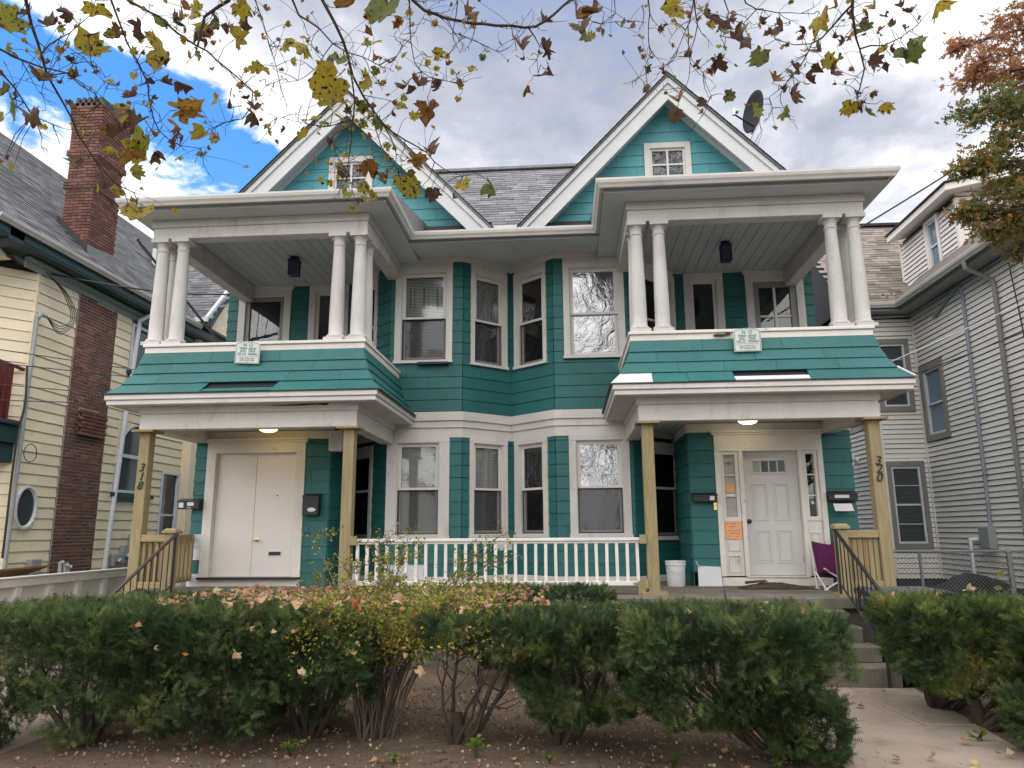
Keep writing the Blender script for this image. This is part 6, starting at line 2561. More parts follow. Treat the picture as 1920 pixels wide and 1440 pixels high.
# stack of timber leaning behind it
t = thing('timber_stack', 'bundle of orange-brown boards lying behind the white driveway fence', 'timber', (-8.3, 10.6, 0.5))
for i in range(4):
    mb = MB()
    mb.prism([(-8.75 + i * .10, 10.2, 0.80 + i * .05), (-8.66 + i * .1, 10.2, 0.84 + i * .05), (-8.55 + i * .09, 12.6, 0.95 + i * .03), (-8.64 + i * .09, 12.6, 0.91 + i * .03)], (0.0, 0.02, 0.03))
    mb.build('plank', M['cedar'], t)
mb = MB()
mb.box(-8.8, -8.2, 10.4, 10.5, 0.0, 0.80)
mb.box(-8.8, -8.2, 12.2, 12.3, 0.0, 0.88)
mb.build('trestle', M['cedar'], t)

# chain-link fence
t = thing('chain_link_fence', 'galvanised chain-link fence before the vinyl house', 'fence', (7.4, 12.5, 0))
MP['galv'] = plain('galvanised_wire', (0.22, 0.225, 0.23), 0.5, 0.7)
MP['galvp'] = mat('galvanised_post', (0.20, 0.205, 0.21), 0.55, 0.15, 5, 40, 0.05)
mb = MB()
mb.tube([(5.75, 12.5, 1.24), (10.5, 12.5, 1.24)], 0.022, 8)
mb.build('top_rail', MP['galvp'], t, smooth=True)
for x, r in ((5.75, .025), (6.55, 0.024), (7.92, 0.042), (8.35, .02), (10.4, .03)):
    mb = MB()
    mb.tube([(x, 12.5, -0.1), (x, 12.5, 1.22)], r, 10)
    if r > .04:
        mb.tube([(x, 12.5, 1.22), (x, 12.5, 1.27)], [0.05, 0.03], 10)
    mb.build('post', MP['galvp'], t, smooth=True)
mb = MB()
st = 0.062
h = 1.16
x = 5.75 - h
while x < 10.5:
    for sg in (1, -1):
        a = Vector((x if sg > 0 else x + h, 12.478 + 0.004 * sg, 0.06))
        b = Vector((x + h if sg > 0 else x, 12.478 + 0.004 * sg, 0.06 + h))
        # clip to the fence
        k0, k1 = 0.0, 1.0
        d = b - a
        for lo_, sgn in ((5.75, 1), (10.4, -1)):
            f0, f1 = sgn * (a.x - lo_), sgn * (b.x - lo_)
            if f0 < 0 and f1 < 0:
                k1 = -1
            elif f0 < 0:
                k0 = max(k0, -f0 / (f1 - f0))
            elif f1 < 0:
                k1 = min(k1, f0 / (f0 - f1))
        if k1 - k0 > 0.02:
            mb.tube([a + d * k0, a + d * k1], 0.0024, 3, cap=False)
    x += st
mb.build('wire_mesh', MP['galv'], t, kind='stuff')
# tarp behind
t = thing('black_tarp', 'black tarpaulin draped over a low heap behind the chain-link fence', 'tarpaulin', (7.6, 13.6, 0))
mb = MB()
nx, ny = 40, 14
for j in range(ny + 1):
    for i in range(nx + 1):
        u, v = i / nx, j / ny
        x, y = 6.45 + 2.25 * u, 13.1 + 1.1 * v
        hh = (0.55 + 0.30 * math.exp(-((u - .55) / .22) ** 2) + 0.12 * noise2(x, y, 2.2, 4)) * (math.sin(math.pi * min(1, v * 1.25 + .12)) ** .5 if v < .9 else 0.6)
        hh *= min(1, u / .08 + .55) * min(1, (1 - u) / .08 + .5)
        mb.v.append((x, y, max(0.02, hh + 0.03 * noise2(x, y, 9, 8)) * (0 if j == 0 else 1)))
for j in range(ny):
    for i in range(nx):
        a = j * (nx + 1) + i
        mb.f.append((a, a + 1, a + nx + 2, a + nx + 1))
mb.build('sheet', mat('black_tarp', (0.010, 0.011, 0.012), 0.6, 0.2, 5, 40, 0.2), t, smooth=True)


# ------------------------------------------------------------------ overhead cables
def cable(label, pts, r, sag=0.0, name='utility_cable', m=None):
    P = [Vector(p) for p in pts]
    if sag:
        a, b = P[0], P[-1]
        P = [a.lerp(b, i / 16) - Vector((0, 0, sag * 4 * (i / 16) * (1 - i / 16))) for i in range(17)]
    elif len(P) > 2:
        Q = []
        E = [P[0] * 2 - P[1]] + P + [P[-1] * 2 - P[-2]]
        for i in range(1, len(E) - 2):
            for j in range(6):
                t = j / 6
                Q.append(0.5 * (2 * E[i] + (E[i + 1] - E[i - 1]) * t + (2 * E[i - 1] - 5 * E[i] + 4 * E[i + 1] - E[i + 2]) * t * t + (3 * E[i] - E[i - 1] - 3 * E[i + 1] + E[i + 2]) * t ** 3))
        P = Q + [P[-1]]
    mb = MB()
    mb.tube(P, r, 5)
    o = mb.build(name, m or M['black'])
    tag(o, label, 'cable', 'overhead utility cables')


cable('thick twisted service cable from the cream house eave to the left porch', [(-10.4, 12.2, 7.12), (-9.3, 12.6, 6.62), (-7.046, 13, 6.24), (-5.3, 12.6, 5.98)], 0.018)
cable('topmost of the wires crossing the brick strip', [(-14.5, 8.4, 5.4), (-6.0, 11.0, 4.20)], 0.008, 0.04)
cable('second wire from the top crossing the brick strip', [(-14.5, 8.6, 4.95), (-6.05, 11.0, 4.08)], 0.008, 0.05)
cable('lowest sagging wire crossing the brick strip', [(-14.5, 9.0, 4.05), (-6.4, 11.0, 3.66)], 0.008, 0.10)
cable('wire just above the lowest one crossing the brick strip', [(-14.5, 9.0, 4.45), (-6.3, 11.0, 3.80)], 0.007, 0.02)
cable('single cable slanting down over the dormer to the right porch column', [(9.6, 10.2, 8.62), (5.05, 10.2, 5.77)], 0.013, 0.05)
cable('pale upper wire from the vinyl house to the right porch', [(5.10, 11.5, 3.80), (6.773, 11, 4.698), (9.6, 10.2, 5.75)], 0.007, 0.06, m=MC['alum'])
cable('lower black wire from the vinyl house to the right porch', [(5.10, 11.5, 3.55), (9.6, 10.0, 5.25)], 0.009, 0.10)
cable('hanging black wire down the vinyl wall near the picture edge', [(8.80, 12.85, 6.2), (8.82, 12.75, 4.4), (8.80, 12.9, 3.0), (8.82, 12.7, 1.2)], 0.012)
# service entrance loops
for i in range(4):
    o = 0.05 * i
    cable('drip loop number of thin black wires at the service mast', [(-8.82, 12.5, 5.62), (-8.70, 12.75, 5.50 - o), (-8.66, 12.95 + o, 5.75), (-8.75, 12.75 + o, 6.2), (-8.9, 12.45, 6.5)], 0.008)
for o in list(COL.objects):
    if o.get('label', '').startswith('drip loop number'):
        o['label'] = 'black drip-loop wire curling from the service mast to the eave'
        o['group'] = 'drip loops at the service mast'
cable('black cable coil hanging on the service mast', [(-8.80 + 0.0, 12.50 + 0.16 * math.cos(a), 3.05 + 0.16 * math.sin(a)) for a in np.linspace(0, 2 * math.pi, 20)], 0.008)
cable('black cable running down beside the service mast', [(-8.84, 12.2, 4.6), (-8.80, 12.22, 3.9), (-8.84, 12.18, 3.2), (-8.84, 12.2, 1.2)], 0.02)
# ================================================================== HEDGE AND SHRUBS
MV = {}


def foliage_mat(name, stops, trans=0.25, rough=0.65):
    m = bpy.data.materials.new(name)
    m.use_nodes = True
    t = NT(m.node_tree)
    out = t.n('ShaderNodeOutputMaterial')
    b = t.n('ShaderNodeBsdfPrincipled')
    at = t.n('ShaderNodeAttribute', attribute_name='tint')
    c = t.ramp(at.outputs['Fac'], stops)
    pos = t.n('ShaderNodeNewGeometry').outputs['Position']
    k = t.noise(pos, 3.0, 3, 0.6)
    c = t.mix(t.smooth(k, 0.35, 0.65), t.mix(1.0, c, (0.72, 0.75, 0.75), 'MULTIPLY'), t.mix(1.0, c, (1.25, 1.2, 1.1), 'MULTIPLY'))
    t.l(c, b.inputs['Base Color'])
    b.inputs['Roughness'].default_value = rough
    b.inputs['Specular IOR Level'].default_value = 0.25
    tl = t.n('ShaderNodeBsdfTranslucent')
    t.l(c, tl.inputs[0])
    mx = t.n('ShaderNodeMixShader')
    mx.inputs[0].default_value = trans
    t.l(b.outputs[0], mx.inputs[1])
    t.l(tl.outputs[0], mx.inputs[2])
    t.l(mx.outputs[0], out.inputs[0])
    return m


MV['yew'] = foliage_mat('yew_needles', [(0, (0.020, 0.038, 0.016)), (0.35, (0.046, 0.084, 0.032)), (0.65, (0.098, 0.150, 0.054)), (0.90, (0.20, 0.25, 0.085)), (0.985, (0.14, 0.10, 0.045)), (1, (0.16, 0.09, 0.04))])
MV['yew_y'] = foliage_mat('yellowing_yew_needles', [(0, (0.024, 0.046, 0.017)), (0.35, (0.062, 0.105, 0.032)), (0.70, (0.145, 0.195, 0.055)), (0.93, (0.25, 0.27, 0.08)), (1, (0.22, 0.13, 0.05))])
MV['barb'] = foliage_mat('autumn_shrub_leaves', [(0, (0.10, 0.14, 0.03)), (0.35, (0.24, 0.27, 0.055)), (0.6, (0.40, 0.35, 0.08)), (0.8, (0.42, 0.25, 0.08)), (0.93, (0.26, 0.10, 0.04)), (1, (0.14, 0.06, 0.03))], 0.35)
MV['weed'] = foliage_mat('weed_leaves', [(0, (0.06, 0.11, 0.02)), (0.6, (0.14, 0.20, 0.04)), (1, (0.26, 0.26, 0.06))], 0.35)
MV['bark'] = mat('shrub_bark', (0.060, 0.043, 0.033), 0.9, 0.35, 9, 60, 0.7, stretch=(1, 1, .35))
MV['stem'] = mat('grey_brown_stem', (0.105, 0.078, 0.058), 0.9, 0.35, 9, 60, 0.5)


def scatter_mesh(name, tv, tf, pos, axis, size, tint, mat_, parent, roll=None):
    """template (verts with +z as the growing axis) put at every position along its axis"""
    n = len(pos)
    tv = np.array(tv, float)
    ax = axis / np.linalg.norm(axis, axis=1, keepdims=True)
    ref = RNG.normal(size=(n, 3))
    u = np.cross(ax, ref)
    u /= np.linalg.norm(u, axis=1, keepdims=True)
    w = np.cross(ax, u)
    P = pos[:, None, :] + size[:, None, None] * (tv[None, :, 0:1] * u[:, None, :] + tv[None, :, 1:2] * w[:, None, :] + tv[None, :, 2:3] * ax[:, None, :])
    P = P.reshape(-1, 3)
    c = (P.min(0) + P.max(0)) / 2
    P -= c
    k = len(tv)
    tf = np.array(tf, int)                                   # all faces have the same number of corners
    nc = tf.shape[1]
    F = (tf[None, :, :] + (np.arange(n) * k)[:, None, None]).reshape(-1)
    nf = n * len(tf)
    me = bpy.data.meshes.new(name)
    me.vertices.add(len(P))
    me.vertices.foreach_set('co', P.astype(np.float32).ravel())
    me.loops.add(len(F))
    me.loops.foreach_set('vertex_index', F.astype(np.int32))
    me.polygons.add(nf)
    me.polygons.foreach_set('loop_start', (np.arange(nf) * nc).astype(np.int32))
    me.polygons.foreach_set('loop_total', np.full(nf, nc, np.int32))
    me.update(calc_edges=True)
    a = me.attributes.new('tint', 'FLOAT', 'POINT')
    a.data.foreach_set('value', np.repeat(tint, k).astype(np.float32))
    me.materials.append(mat_)
    o = bpy.data.objects.new(name, me)
    link(o, parent, c)
    o['kind'] = 'stuff'
    return o


# yew sprig: needles in two ranks on a short twig
SPV, SPF = [], []
for i in range(7):
    z = 0.10 + 0.80 * i / 6
    L = 0.34 * (1 - 0.45 * (i / 6) ** 2)
    for s in (-1, 1):
        k = len(SPV)
        SPV += [(0, 0, z - .040), (0, 0, z + .040), (s * L * .92, 0.06 * ((i % 3) - 1), z + L * .55)]
        SPF.append((k, k + 1, k + 2))
k = len(SPV)
SPV += [(-.012, 0, 0), (.012, 0, 0), (0, 0, 1.12)]
SPF.append((k, k + 1, k + 2))


def vnoise(P, s, seed):
    """vectorised smooth noise from a few sine products"""
    r = np.random.default_rng(seed)
    out = np.zeros(len(P))
    for i in range(7):
        k = r.normal(size=3) * s
        out += np.sin(P @ k + r.uniform(0, 6.28))
    return out / 2.6


def stems(mb, base, cx, cy, rx, ry, ztop, n, r0, seed, spread=0.75, twigs=3):
    rr = random.Random(seed)
    for i in range(n):
        a = 2 * math.pi * (i + rr.uniform(-.3, .3)) / n
        ex, ey = cx + rx * spread * math.cos(a) * rr.uniform(.5, 1), cy + ry * spread * math.sin(a) * rr.uniform(.5, 1)
        b = Vector((base[0] + 0.05 * math.cos(a), base[1] + .05 * math.sin(a), -0.03))
        e = Vector((ex, ey, ztop * rr.uniform(.75, .95)))
        pts = []
        for j in range(7):
            t = j / 6
            p = b.lerp(e, t)
            p.x += (ex - b.x) * 0.25 * math.sin(t * math.pi) + rr.uniform(-.03, .03) * (j > 0)
            p.y += (ey - b.y) * 0.25 * math.sin(t * math.pi) + rr.uniform(-.03, .03) * (j > 0)
            pts.append(p)
        r = r0 * rr.uniform(.6, 1.1)
        mb.tube(pts, [r * (1 - .75 * j / 6) for j in range(7)], 6)
        for q in range(twigs):
            j = rr.randint(2, 5)
            s = pts[j]
            d = Vector((rr.gauss(0, 1), rr.gauss(0, 1), rr.uniform(.1, 1.0))).normalized() * rr.uniform(.18, .45)
            m = s + d * .5 + Vector((rr.uniform(-.04, .04), rr.uniform(-.04, .04), .0))
            mb.tube([s, m, s + d + Vector((0, 0, .05))], [r * .38, r * .26, r * .12], 5)


def yew(label, x, y, rx, ry, z0, z1, n, seed, tx=None, ty=None, lean=(0, 0), m='yew', nst=7, r0=0.032, low=0.55, sz=0.085, hole=-0.55, group='clipped yew hedge', name='yew_bush', flat=12.0):
    tx = x if tx is None else tx
    ty = y if ty is None else ty
    n, sz = int(n * 1.2), sz * 0.94
    t = thing(name, label, 'bush', (tx, ty, 0), group)
    r = np.random.default_rng(seed)
    P = []
    A = []
    T = []
    tot = 0
    while tot < n:
        k = n * 3
        q = r.uniform(-1, 1, (k, 3))
        zz = (q[:, 2] + 1) / 2
        taper = low + (1 - low) * np.clip(zz / 0.5, 0, 1) ** 0.8
        rad = (np.abs(q[:, 0] / taper) ** 6.0 + np.abs(q[:, 1] / taper) ** 6.0) ** (1 / 6.0)
        top = np.abs(q[:, 2]) ** flat
        d = (rad ** 8 + top) ** .125
        W = np.stack([x + lean[0] * zz + rx * q[:, 0], y + lean[1] * zz + ry * q[:, 1], z0 + (z1 - z0) * zz], 1)
        bump = 0.06 * vnoise(W, 7.0, seed + 1) + 0.07 * vnoise(W, 20.0, seed + 2)
        shell = 1 - d + bump
        keep = (shell > 0) & ((shell < 0.13) | (r.random(k) < 0.12))
        hn = vnoise(W, 5.5, seed + 3) + 0.5 * vnoise(W, 12, seed + 4)
        keep &= (hn > hole - 1.3 * np.clip(zz * 2.0 - 1.0, 0, 1))
        keep &= (zz > 0.10 + 0.16 * vnoise(W[:, :2] @ np.eye(2, 3), 6.0, seed + 5))
        W, q, zz, sh = W[keep], q[keep], zz[keep], shell[keep]
        out = np.stack([q[:, 0] ** 3, q[:, 1] ** 3, 1.1 * np.clip(q[:, 2], -0.3, 1) ** 3 + 0.42], 1)
        out /= np.linalg.norm(out, axis=1, keepdims=True) + 1e-6
        ax = out + r.normal(size=out.shape) * 0.55
        P.append(W)
        A.append(ax)
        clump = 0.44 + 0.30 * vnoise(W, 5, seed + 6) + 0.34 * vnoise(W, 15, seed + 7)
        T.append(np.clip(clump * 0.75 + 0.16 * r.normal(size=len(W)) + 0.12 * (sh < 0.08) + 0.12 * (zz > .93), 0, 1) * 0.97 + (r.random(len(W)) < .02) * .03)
        tot += len(W)
    n = int(n)
    P, A, T = np.concatenate(P)[:n], np.concatenate(A)[:n], np.concatenate(T)[:n]
    size = sz * r.uniform(.65, 1.3, n)
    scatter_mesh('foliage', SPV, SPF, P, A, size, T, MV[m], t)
    mb = MB()
    mb.tube([(tx, ty, -0.05), (tx + .01, ty, 0.10), (tx, ty + .01, 0.22)], [r0 * 2.3, r0 * 1.9, r0 * 1.5], 9)
    stems(mb, (tx, ty), x + lean[0] * .6, y + lean[1] * .6, rx, ry, z1, nst, r0, seed, 0.72)
    mb.build('trunk', MV['bark'], t, smooth=True)
    return t


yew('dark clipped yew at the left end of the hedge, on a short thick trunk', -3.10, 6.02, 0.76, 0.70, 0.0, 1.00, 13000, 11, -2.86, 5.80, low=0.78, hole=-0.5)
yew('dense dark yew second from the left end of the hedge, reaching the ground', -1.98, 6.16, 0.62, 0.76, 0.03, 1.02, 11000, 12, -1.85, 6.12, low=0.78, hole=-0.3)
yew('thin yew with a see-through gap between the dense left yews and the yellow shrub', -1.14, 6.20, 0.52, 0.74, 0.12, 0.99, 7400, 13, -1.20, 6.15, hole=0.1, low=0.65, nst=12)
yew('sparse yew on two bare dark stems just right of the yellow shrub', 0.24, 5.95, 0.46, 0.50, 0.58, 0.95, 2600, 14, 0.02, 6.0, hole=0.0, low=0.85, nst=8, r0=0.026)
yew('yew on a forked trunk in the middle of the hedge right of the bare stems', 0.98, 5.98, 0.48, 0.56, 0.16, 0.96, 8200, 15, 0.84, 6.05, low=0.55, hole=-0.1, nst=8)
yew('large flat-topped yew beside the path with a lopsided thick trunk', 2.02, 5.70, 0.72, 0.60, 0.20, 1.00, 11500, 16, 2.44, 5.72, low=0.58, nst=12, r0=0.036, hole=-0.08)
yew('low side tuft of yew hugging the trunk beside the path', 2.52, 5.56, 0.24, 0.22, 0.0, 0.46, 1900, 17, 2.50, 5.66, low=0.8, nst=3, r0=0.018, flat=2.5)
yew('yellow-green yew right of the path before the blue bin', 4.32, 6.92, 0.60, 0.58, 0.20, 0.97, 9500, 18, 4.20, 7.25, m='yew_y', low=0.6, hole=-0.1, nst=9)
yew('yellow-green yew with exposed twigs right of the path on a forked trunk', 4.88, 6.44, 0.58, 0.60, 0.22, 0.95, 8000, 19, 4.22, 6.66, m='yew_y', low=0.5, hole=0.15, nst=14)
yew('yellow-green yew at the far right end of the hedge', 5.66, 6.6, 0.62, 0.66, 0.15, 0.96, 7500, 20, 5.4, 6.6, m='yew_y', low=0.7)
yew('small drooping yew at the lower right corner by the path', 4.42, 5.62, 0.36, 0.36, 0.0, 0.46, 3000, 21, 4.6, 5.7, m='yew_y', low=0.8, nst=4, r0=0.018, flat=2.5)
yew('low dark clipped bush before the porch under the balustrade', 0.62, 8.35, 0.78, 0.42, 0.1, 0.98, 7000, 22, low=0.85, sz=0.075, name='box_bush', group='low bushes at the porch foot')
yew('low clipped bush before the double door behind the leaf-strewn hedge', -3.2, 8.1, 1.15, 0.55, 0.1, 0.90, 8000, 23, low=0.85, sz=0.08, name='box_bush', group='low bushes at the porch foot')

# the autumn shrub: arching canes with little yellow and rust leaves
t = thing('barberry_shrub', 'straggly yellow and rust autumn shrub of many thin canes in the hedge', 'shrub', (-0.64, 6.08, 0))
rr = random.Random(5)
mb = MB()
pos, axs = [], []
for i in range(58):
    a = rr.uniform(0, 2 * math.pi)
    br = rr.uniform(0.02, 0.17)
    b = Vector((-0.64 + br * math.cos(a), 6.08 + br * math.sin(a) * .8, -0.03))
    sp = rr.uniform(.25, 1.0)
    e = Vector((b.x + sp * rr.uniform(.5, .98) * math.cos(a) + 0.18, b.y + sp * .75 * math.sin(a), rr.uniform(.85, 1.18)))
    if i < 13:
        e = Vector((rr.uniform(-1.45, 0.35), rr.uniform(6.6, 7.5), rr.uniform(1.18, 1.50)))
    pts = []
    for j in range(8):
        k = j / 7
        p = b.lerp(e, k) + Vector(((e.x - b.x) * -.15, (e.y - b.y) * -.15, 0.12)) * math.sin(k * math.pi)
        pts.append(p + Vector((rr.uniform(-.02, .02), rr.uniform(-.02, .02), 0)) * (j > 0))
    if i < 13:
        tip = pts[-1] + Vector((rr.uniform(-.3, .3), rr.uniform(-.1, .2), rr.uniform(-.05, .12)))
        pts.append(tip)
    r = rr.uniform(.006, .012)
    mb.tube(pts, [r * (1 - .7 * j / len(pts)) for j in range(len(pts))], 5)
    for j in range(3, len(pts)):
        for q in range(3):
            s = pts[j]
            d = Vector((rr.gauss(0, 1), rr.gauss(0, 1), rr.uniform(-.1, 1))).normalized() * rr.uniform(.08, .26)
            mb.tube([s, s + d * .6, s + d], [.003, .0022, .0012], 3)
            for z in range(14 if i < 13 else 22):
                w = rr.random() * 1.1
                pp = s + d * w + Vector((rr.gauss(0, .022), rr.gauss(0, .022), rr.gauss(0, .022)))
                if pp.z > 0.55 + 0.25 * rr.random() and pp.z < (1.7 if i < 13 else 1.12 + rr.uniform(0, .05)):
                    pos.append(pp)
                    axs.append(Vector((rr.gauss(0, 1), rr.gauss(0, 1), rr.gauss(0.3, 1))))
# a dense cap of leaves over the canes
cap = np.random.default_rng(8)
N = 6500
C = np.stack([cap.uniform(-1.45, 0.55, N), cap.uniform(5.35, 7.45, N), np.zeros(N)], 1)
hgt = 0.98 + 0.10 * vnoise(C, 3.5, 3) + 0.05 * vnoise(C, 9, 4) + 0.10 * np.clip((C[:, 1] - 6.4), 0, 1)
edge = 1 - ((np.abs(C[:, 0] + .45) / 1.0) ** 3 + (np.abs(C[:, 1] - 6.4) / 1.05) ** 3)
C[:, 2] = hgt - np.abs(cap.normal(0, .09, N)) - 0.35 * np.clip(0.35 - edge, 0, 1)
C = C[edge > -0.05 + 0.2 * cap.normal(size=len(edge))]
pos = np.concatenate([np.array([tuple(p) for p in pos]), C])
axs = np.concatenate([np.array([tuple(p) for p in axs]), cap.normal(size=(len(C), 3)) + np.array([0, 0, .4])])
LFV = [(0, 0, 0), (-.27, .05, .42), (0, -.03, .5), (0, 0, 1.0), (.27, .05, .42)]
LFF = [(0, 2, 1), (1, 2, 3), (0, 4, 2), (2, 4, 3)]
tint = np.clip(0.42 + 0.20 * vnoise(pos, 4, 6) + 0.20 * cap.normal(size=len(pos)) - 0.25 * np.clip(pos[:, 1] - 6.7, 0, 1), 0, 1)
scatter_mesh('foliage', LFV, LFF, pos, axs, 0.032 * cap.uniform(.6, 1.4, len(pos)), tint, MV['barb'], t)
mb.build('canes', MV['stem'], t, smooth=True)

# ------------------------------------------------------------------ broad leaves: shapes shared by tree, hedge and ground
def leaf_mesh(name, seed, curl, fold, lobes=5, matl=None, ragged=0.0):
    r = random.Random(seed)
    if lobes == 5:
        prof = [(-90, .10), (-75, .42), (-58, .56), (-42, .74), (-28, .66), (-14, .68), (0, .84), (8, .88), (20, .76), (32, .68), (42, .78), (53, .98), (60, .92), (70, .84), (80, .90), (90, 1.08)]
    else:
        prof = [(-90, .05), (-60, .42), (-30, .55), (0, .55), (30, .55), (60, .62), (90, 1.0)]
    pts = prof + [(180 - a, d) for a, d in prof[-2:0:-1]]
    P = []
    for a, d in pts:
        d *= 1 + r.uniform(-.12, .08) - (ragged if r.random() < .25 else 0)
        P.append((d * .62 * math.cos(R(a)), d * .62 * math.sin(R(a))))
    rings = [(0.0,), (0.45,), (0.78,), (1.0,)]
    V = [(0, -0.02)]
    for k in (0.45, 0.78, 1.0):
        V += [(x * k, y * k) for x, y in P]
    n = len(P)
    F = [(0, 1 + i, 1 + (i + 1) % n) for i in range(n)]
    for q in range(2):
        b0, b1 = 1 + q * n, 1 + (q + 1) * n
        F += [(b0 + i, b1 + i, b1 + (i + 1) % n, b0 + (i + 1) % n) for i in range(n)]
    ph, ph2 = r.uniform(0, 6), r.uniform(0, 6)
    out = []
    for x, y in V:
        rad = math.hypot(x, y)
        z = fold * abs(x) + 0.05 * math.sin(9 * x + ph) * rad + .06 * math.sin(8 * y + ph2) * rad
        # roll the blade about the x axis
        yy, zz = y, z
        if curl:
            th = curl * y
            yy = math.sin(th) / curl + (-z) * math.sin(th)
            zz = (1 - math.cos(th)) / curl + z * math.cos(th)
        out.append((x * (1 - 0.25 * abs(fold)), yy, zz))
    mb = MB()
    mb.add(out, F)
    # stalk
    mb.tube([(0, -.02, .0), (0, -.22, -.02), (0.02, -.40, .03)], [0.012, .010, .014], 4)
    me = mb.mesh(name, matl)
    me.polygons.foreach_set('use_smooth', [True] * len(me.polygons))
    return me


LC = {
    'y': ramp_mat('yellow_spotted_leaf', [(0, (0.30, 0.25, 0.025)), (0.5, (0.36, 0.27, 0.035)), (1, (0.22, 0.24, 0.04))], 0.55, 0.2, 30, 120, 0.1, 0.45, spots=(34, (0.035, 0.018, 0.012), (0.22, 0.13, 0.03))),
    'o': ramp_mat('ochre_leaf', [(0, (0.26, 0.13, 0.03)), (0.5, (0.20, 0.085, 0.03)), (1, (0.32, 0.19, 0.03))], 0.6, 0.3, 25, 120, 0.1, 0.4, spots=(30, (0.05, 0.022, 0.015), (0.11, 0.045, 0.02))),
    'b': ramp_mat('brown_leaf', [(0, (0.085, 0.046, 0.030)), (0.5, (0.11, 0.055, 0.035)), (1, (0.13, 0.085, 0.05))], 0.7, 0.3, 25, 120, 0.1, 0.3, spots=(22, (0.04, 0.022, 0.016), (0.16, 0.09, 0.045))),
    'g': ramp_mat('olive_leaf', [(0, (0.11, 0.15, 0.03)), (0.5, (0.15, 0.17, 0.04)), (1, (0.12, 0.12, 0.05))], 0.55, 0.25, 25, 120, 0.1, 0.45, spots=(30, (0.05, 0.035, 0.015), (0.15, 0.10, 0.03))),
    'dry': ramp_mat('dry_fallen_leaf', [(0, (0.42, 0.27, 0.14)), (0.35, (0.55, 0.40, 0.25)), (0.6, (0.34, 0.16, 0.07)), (0.8, (0.62, 0.47, 0.31)), (1, (0.40, 0.15, 0.06))], 0.75, 0.2, 20, 90, 0.2, 0.2),
    'dull': ramp_mat('trodden_leaf', [(0, (0.26, 0.15, 0.09)), (0.35, (0.40, 0.29, 0.19)), (0.6, (0.20, 0.07, 0.05)), (0.8, (0.46, 0.34, 0.12)), (1, (0.30, 0.12, 0.06))], 0.8, 0.2, 20, 90, 0.2, 0.15),
}
DRY = [leaf_mesh('fallen_leaf', s, c, f, 5, LC['dry'], .2) for s, c, f in ((1, 2.6, .7), (2, 3.8, .5), (3, 2.0, 1.1), (4, -2.8, .8), (5, 4.4, .9), (6, 3.4, -.9))]
DULL = [leaf_mesh('fallen_leaf', s, c, f, 5, LC['dull'], .2) for s, c, f in ((11, 1.2, .3), (12, 2.2, .2), (13, .8, .5), (14, -1.4, .2), (15, 2.8, .5))]
SMALL = [leaf_mesh('fallen_leaf', s, c, .3, 3, LC['dull'], .1) for s, c in ((21, 1.5), (22, 2.5))]


def drop_leaf(me, x, y, z, s, label, group, tilt=0.6):
    o = bpy.data.objects.new('fallen_leaf', me)
    COL.objects.link(o)
    o.location = (x, y, z)
    o.rotation_euler = (RNG.normal(0, tilt), RNG.normal(0, tilt), RNG.uniform(0, 6.28))
    o.scale = (s, s, s * RNG.uniform(.8, 1.2))
    tag(o, label, 'leaf', group)


rl = random.Random(21)
# on the hedge: thick in the left and over the autumn shrub, thin to the right
for i in range(180):
    k = rl.random()
    if k < .48:
        x, y, z = rl.uniform(-2.3, -1.0), rl.uniform(5.5, 6.95), 1.08
    elif k < .86:
        x, y, z = rl.uniform(-1.3, 0.75), rl.uniform(5.3, 7.0), 1.07
    elif k < .95:
        x, y, z = rl.uniform(0.7, 2.7), rl.uniform(5.25, 6.3), 1.0
    else:
        x, y, z = rl.uniform(3.6, 5.6), rl.uniform(6.2, 7.2), 1.05
    if rl.random() < .07:                     # caught in the front of the hedge
        y, z = rl.uniform(5.32, 5.45), rl.uniform(.55, .95)
    drop_leaf(DRY[rl.randrange(6)], x, y, z + rl.uniform(-.01, .03), rl.choice((.05, .055, .065, .08, .10)) * rl.uniform(.85, 1.15),
              ('dry leaf caught in the face of the hedge' if z < .97 else 'dry curled leaf on the dense left part of the hedge' if k < .48 else 'dry curled leaf on the yellow autumn shrub' if k < .86 else 'dry curled leaf on the yew beside the path' if k < .95 else 'dry curled leaf on the hedge right of the path'),
              ('leaves caught in the hedge face' if z < .97 else 'leaves on the left hedge' if k < .48 else 'leaves on the autumn shrub' if k < .86 else 'leaves on the middle hedge' if k < .95 else 'leaves on the right hedge'), 0.45)
for i in range(100):
    k = rl.random()
    if k < .62:
        x, y, z = rl.uniform(-3.1, 2.6), rl.uniform(4.6, 7.6), 0.02
    else:
        x, y, z = rl.uniform(2.75, 3.95), rl.uniform(4.9, 7.9), 0.055
    if i < 22:
        y = rl.uniform(5.35, 5.75)
    me = DULL[rl.randrange(5)] if rl.random() < .75 else SMALL[rl.randrange(2)]
    onp = z > .03
    drop_leaf(me, x, y, z + rl.uniform(0, .015), rl.choice((.03, .04, .05, .06, .08)) * rl.uniform(.8, 1.2),
              'curled brown or red leaf lying on the concrete path' if onp else 'withered brown or tan leaf lying on the bare soil', 'leaves strewn on the path' if onp else 'leaves strewn on the soil', 0.25)
ms = []
for i in range(430):
    if rl.random() < .55:
        x, y, z = rl.uniform(-2.3, -1.0), rl.uniform(5.6, 7.0), 1.075
    else:
        x, y, z = rl.uniform(-1.3, 0.75), rl.uniform(5.4, 7.1), 1.075
    sc = rl.uniform(.035, .075)
    ms.append(Matrix.Translation((x, y, z + rl.uniform(-.03, .02))) @ Matrix.Rotation(rl.uniform(0, 6.28), 4, 'Z') @ Matrix.Rotation(rl.gauss(0, .8), 4, 'X') @ Matrix.Diagonal((sc, sc, sc, 1)))
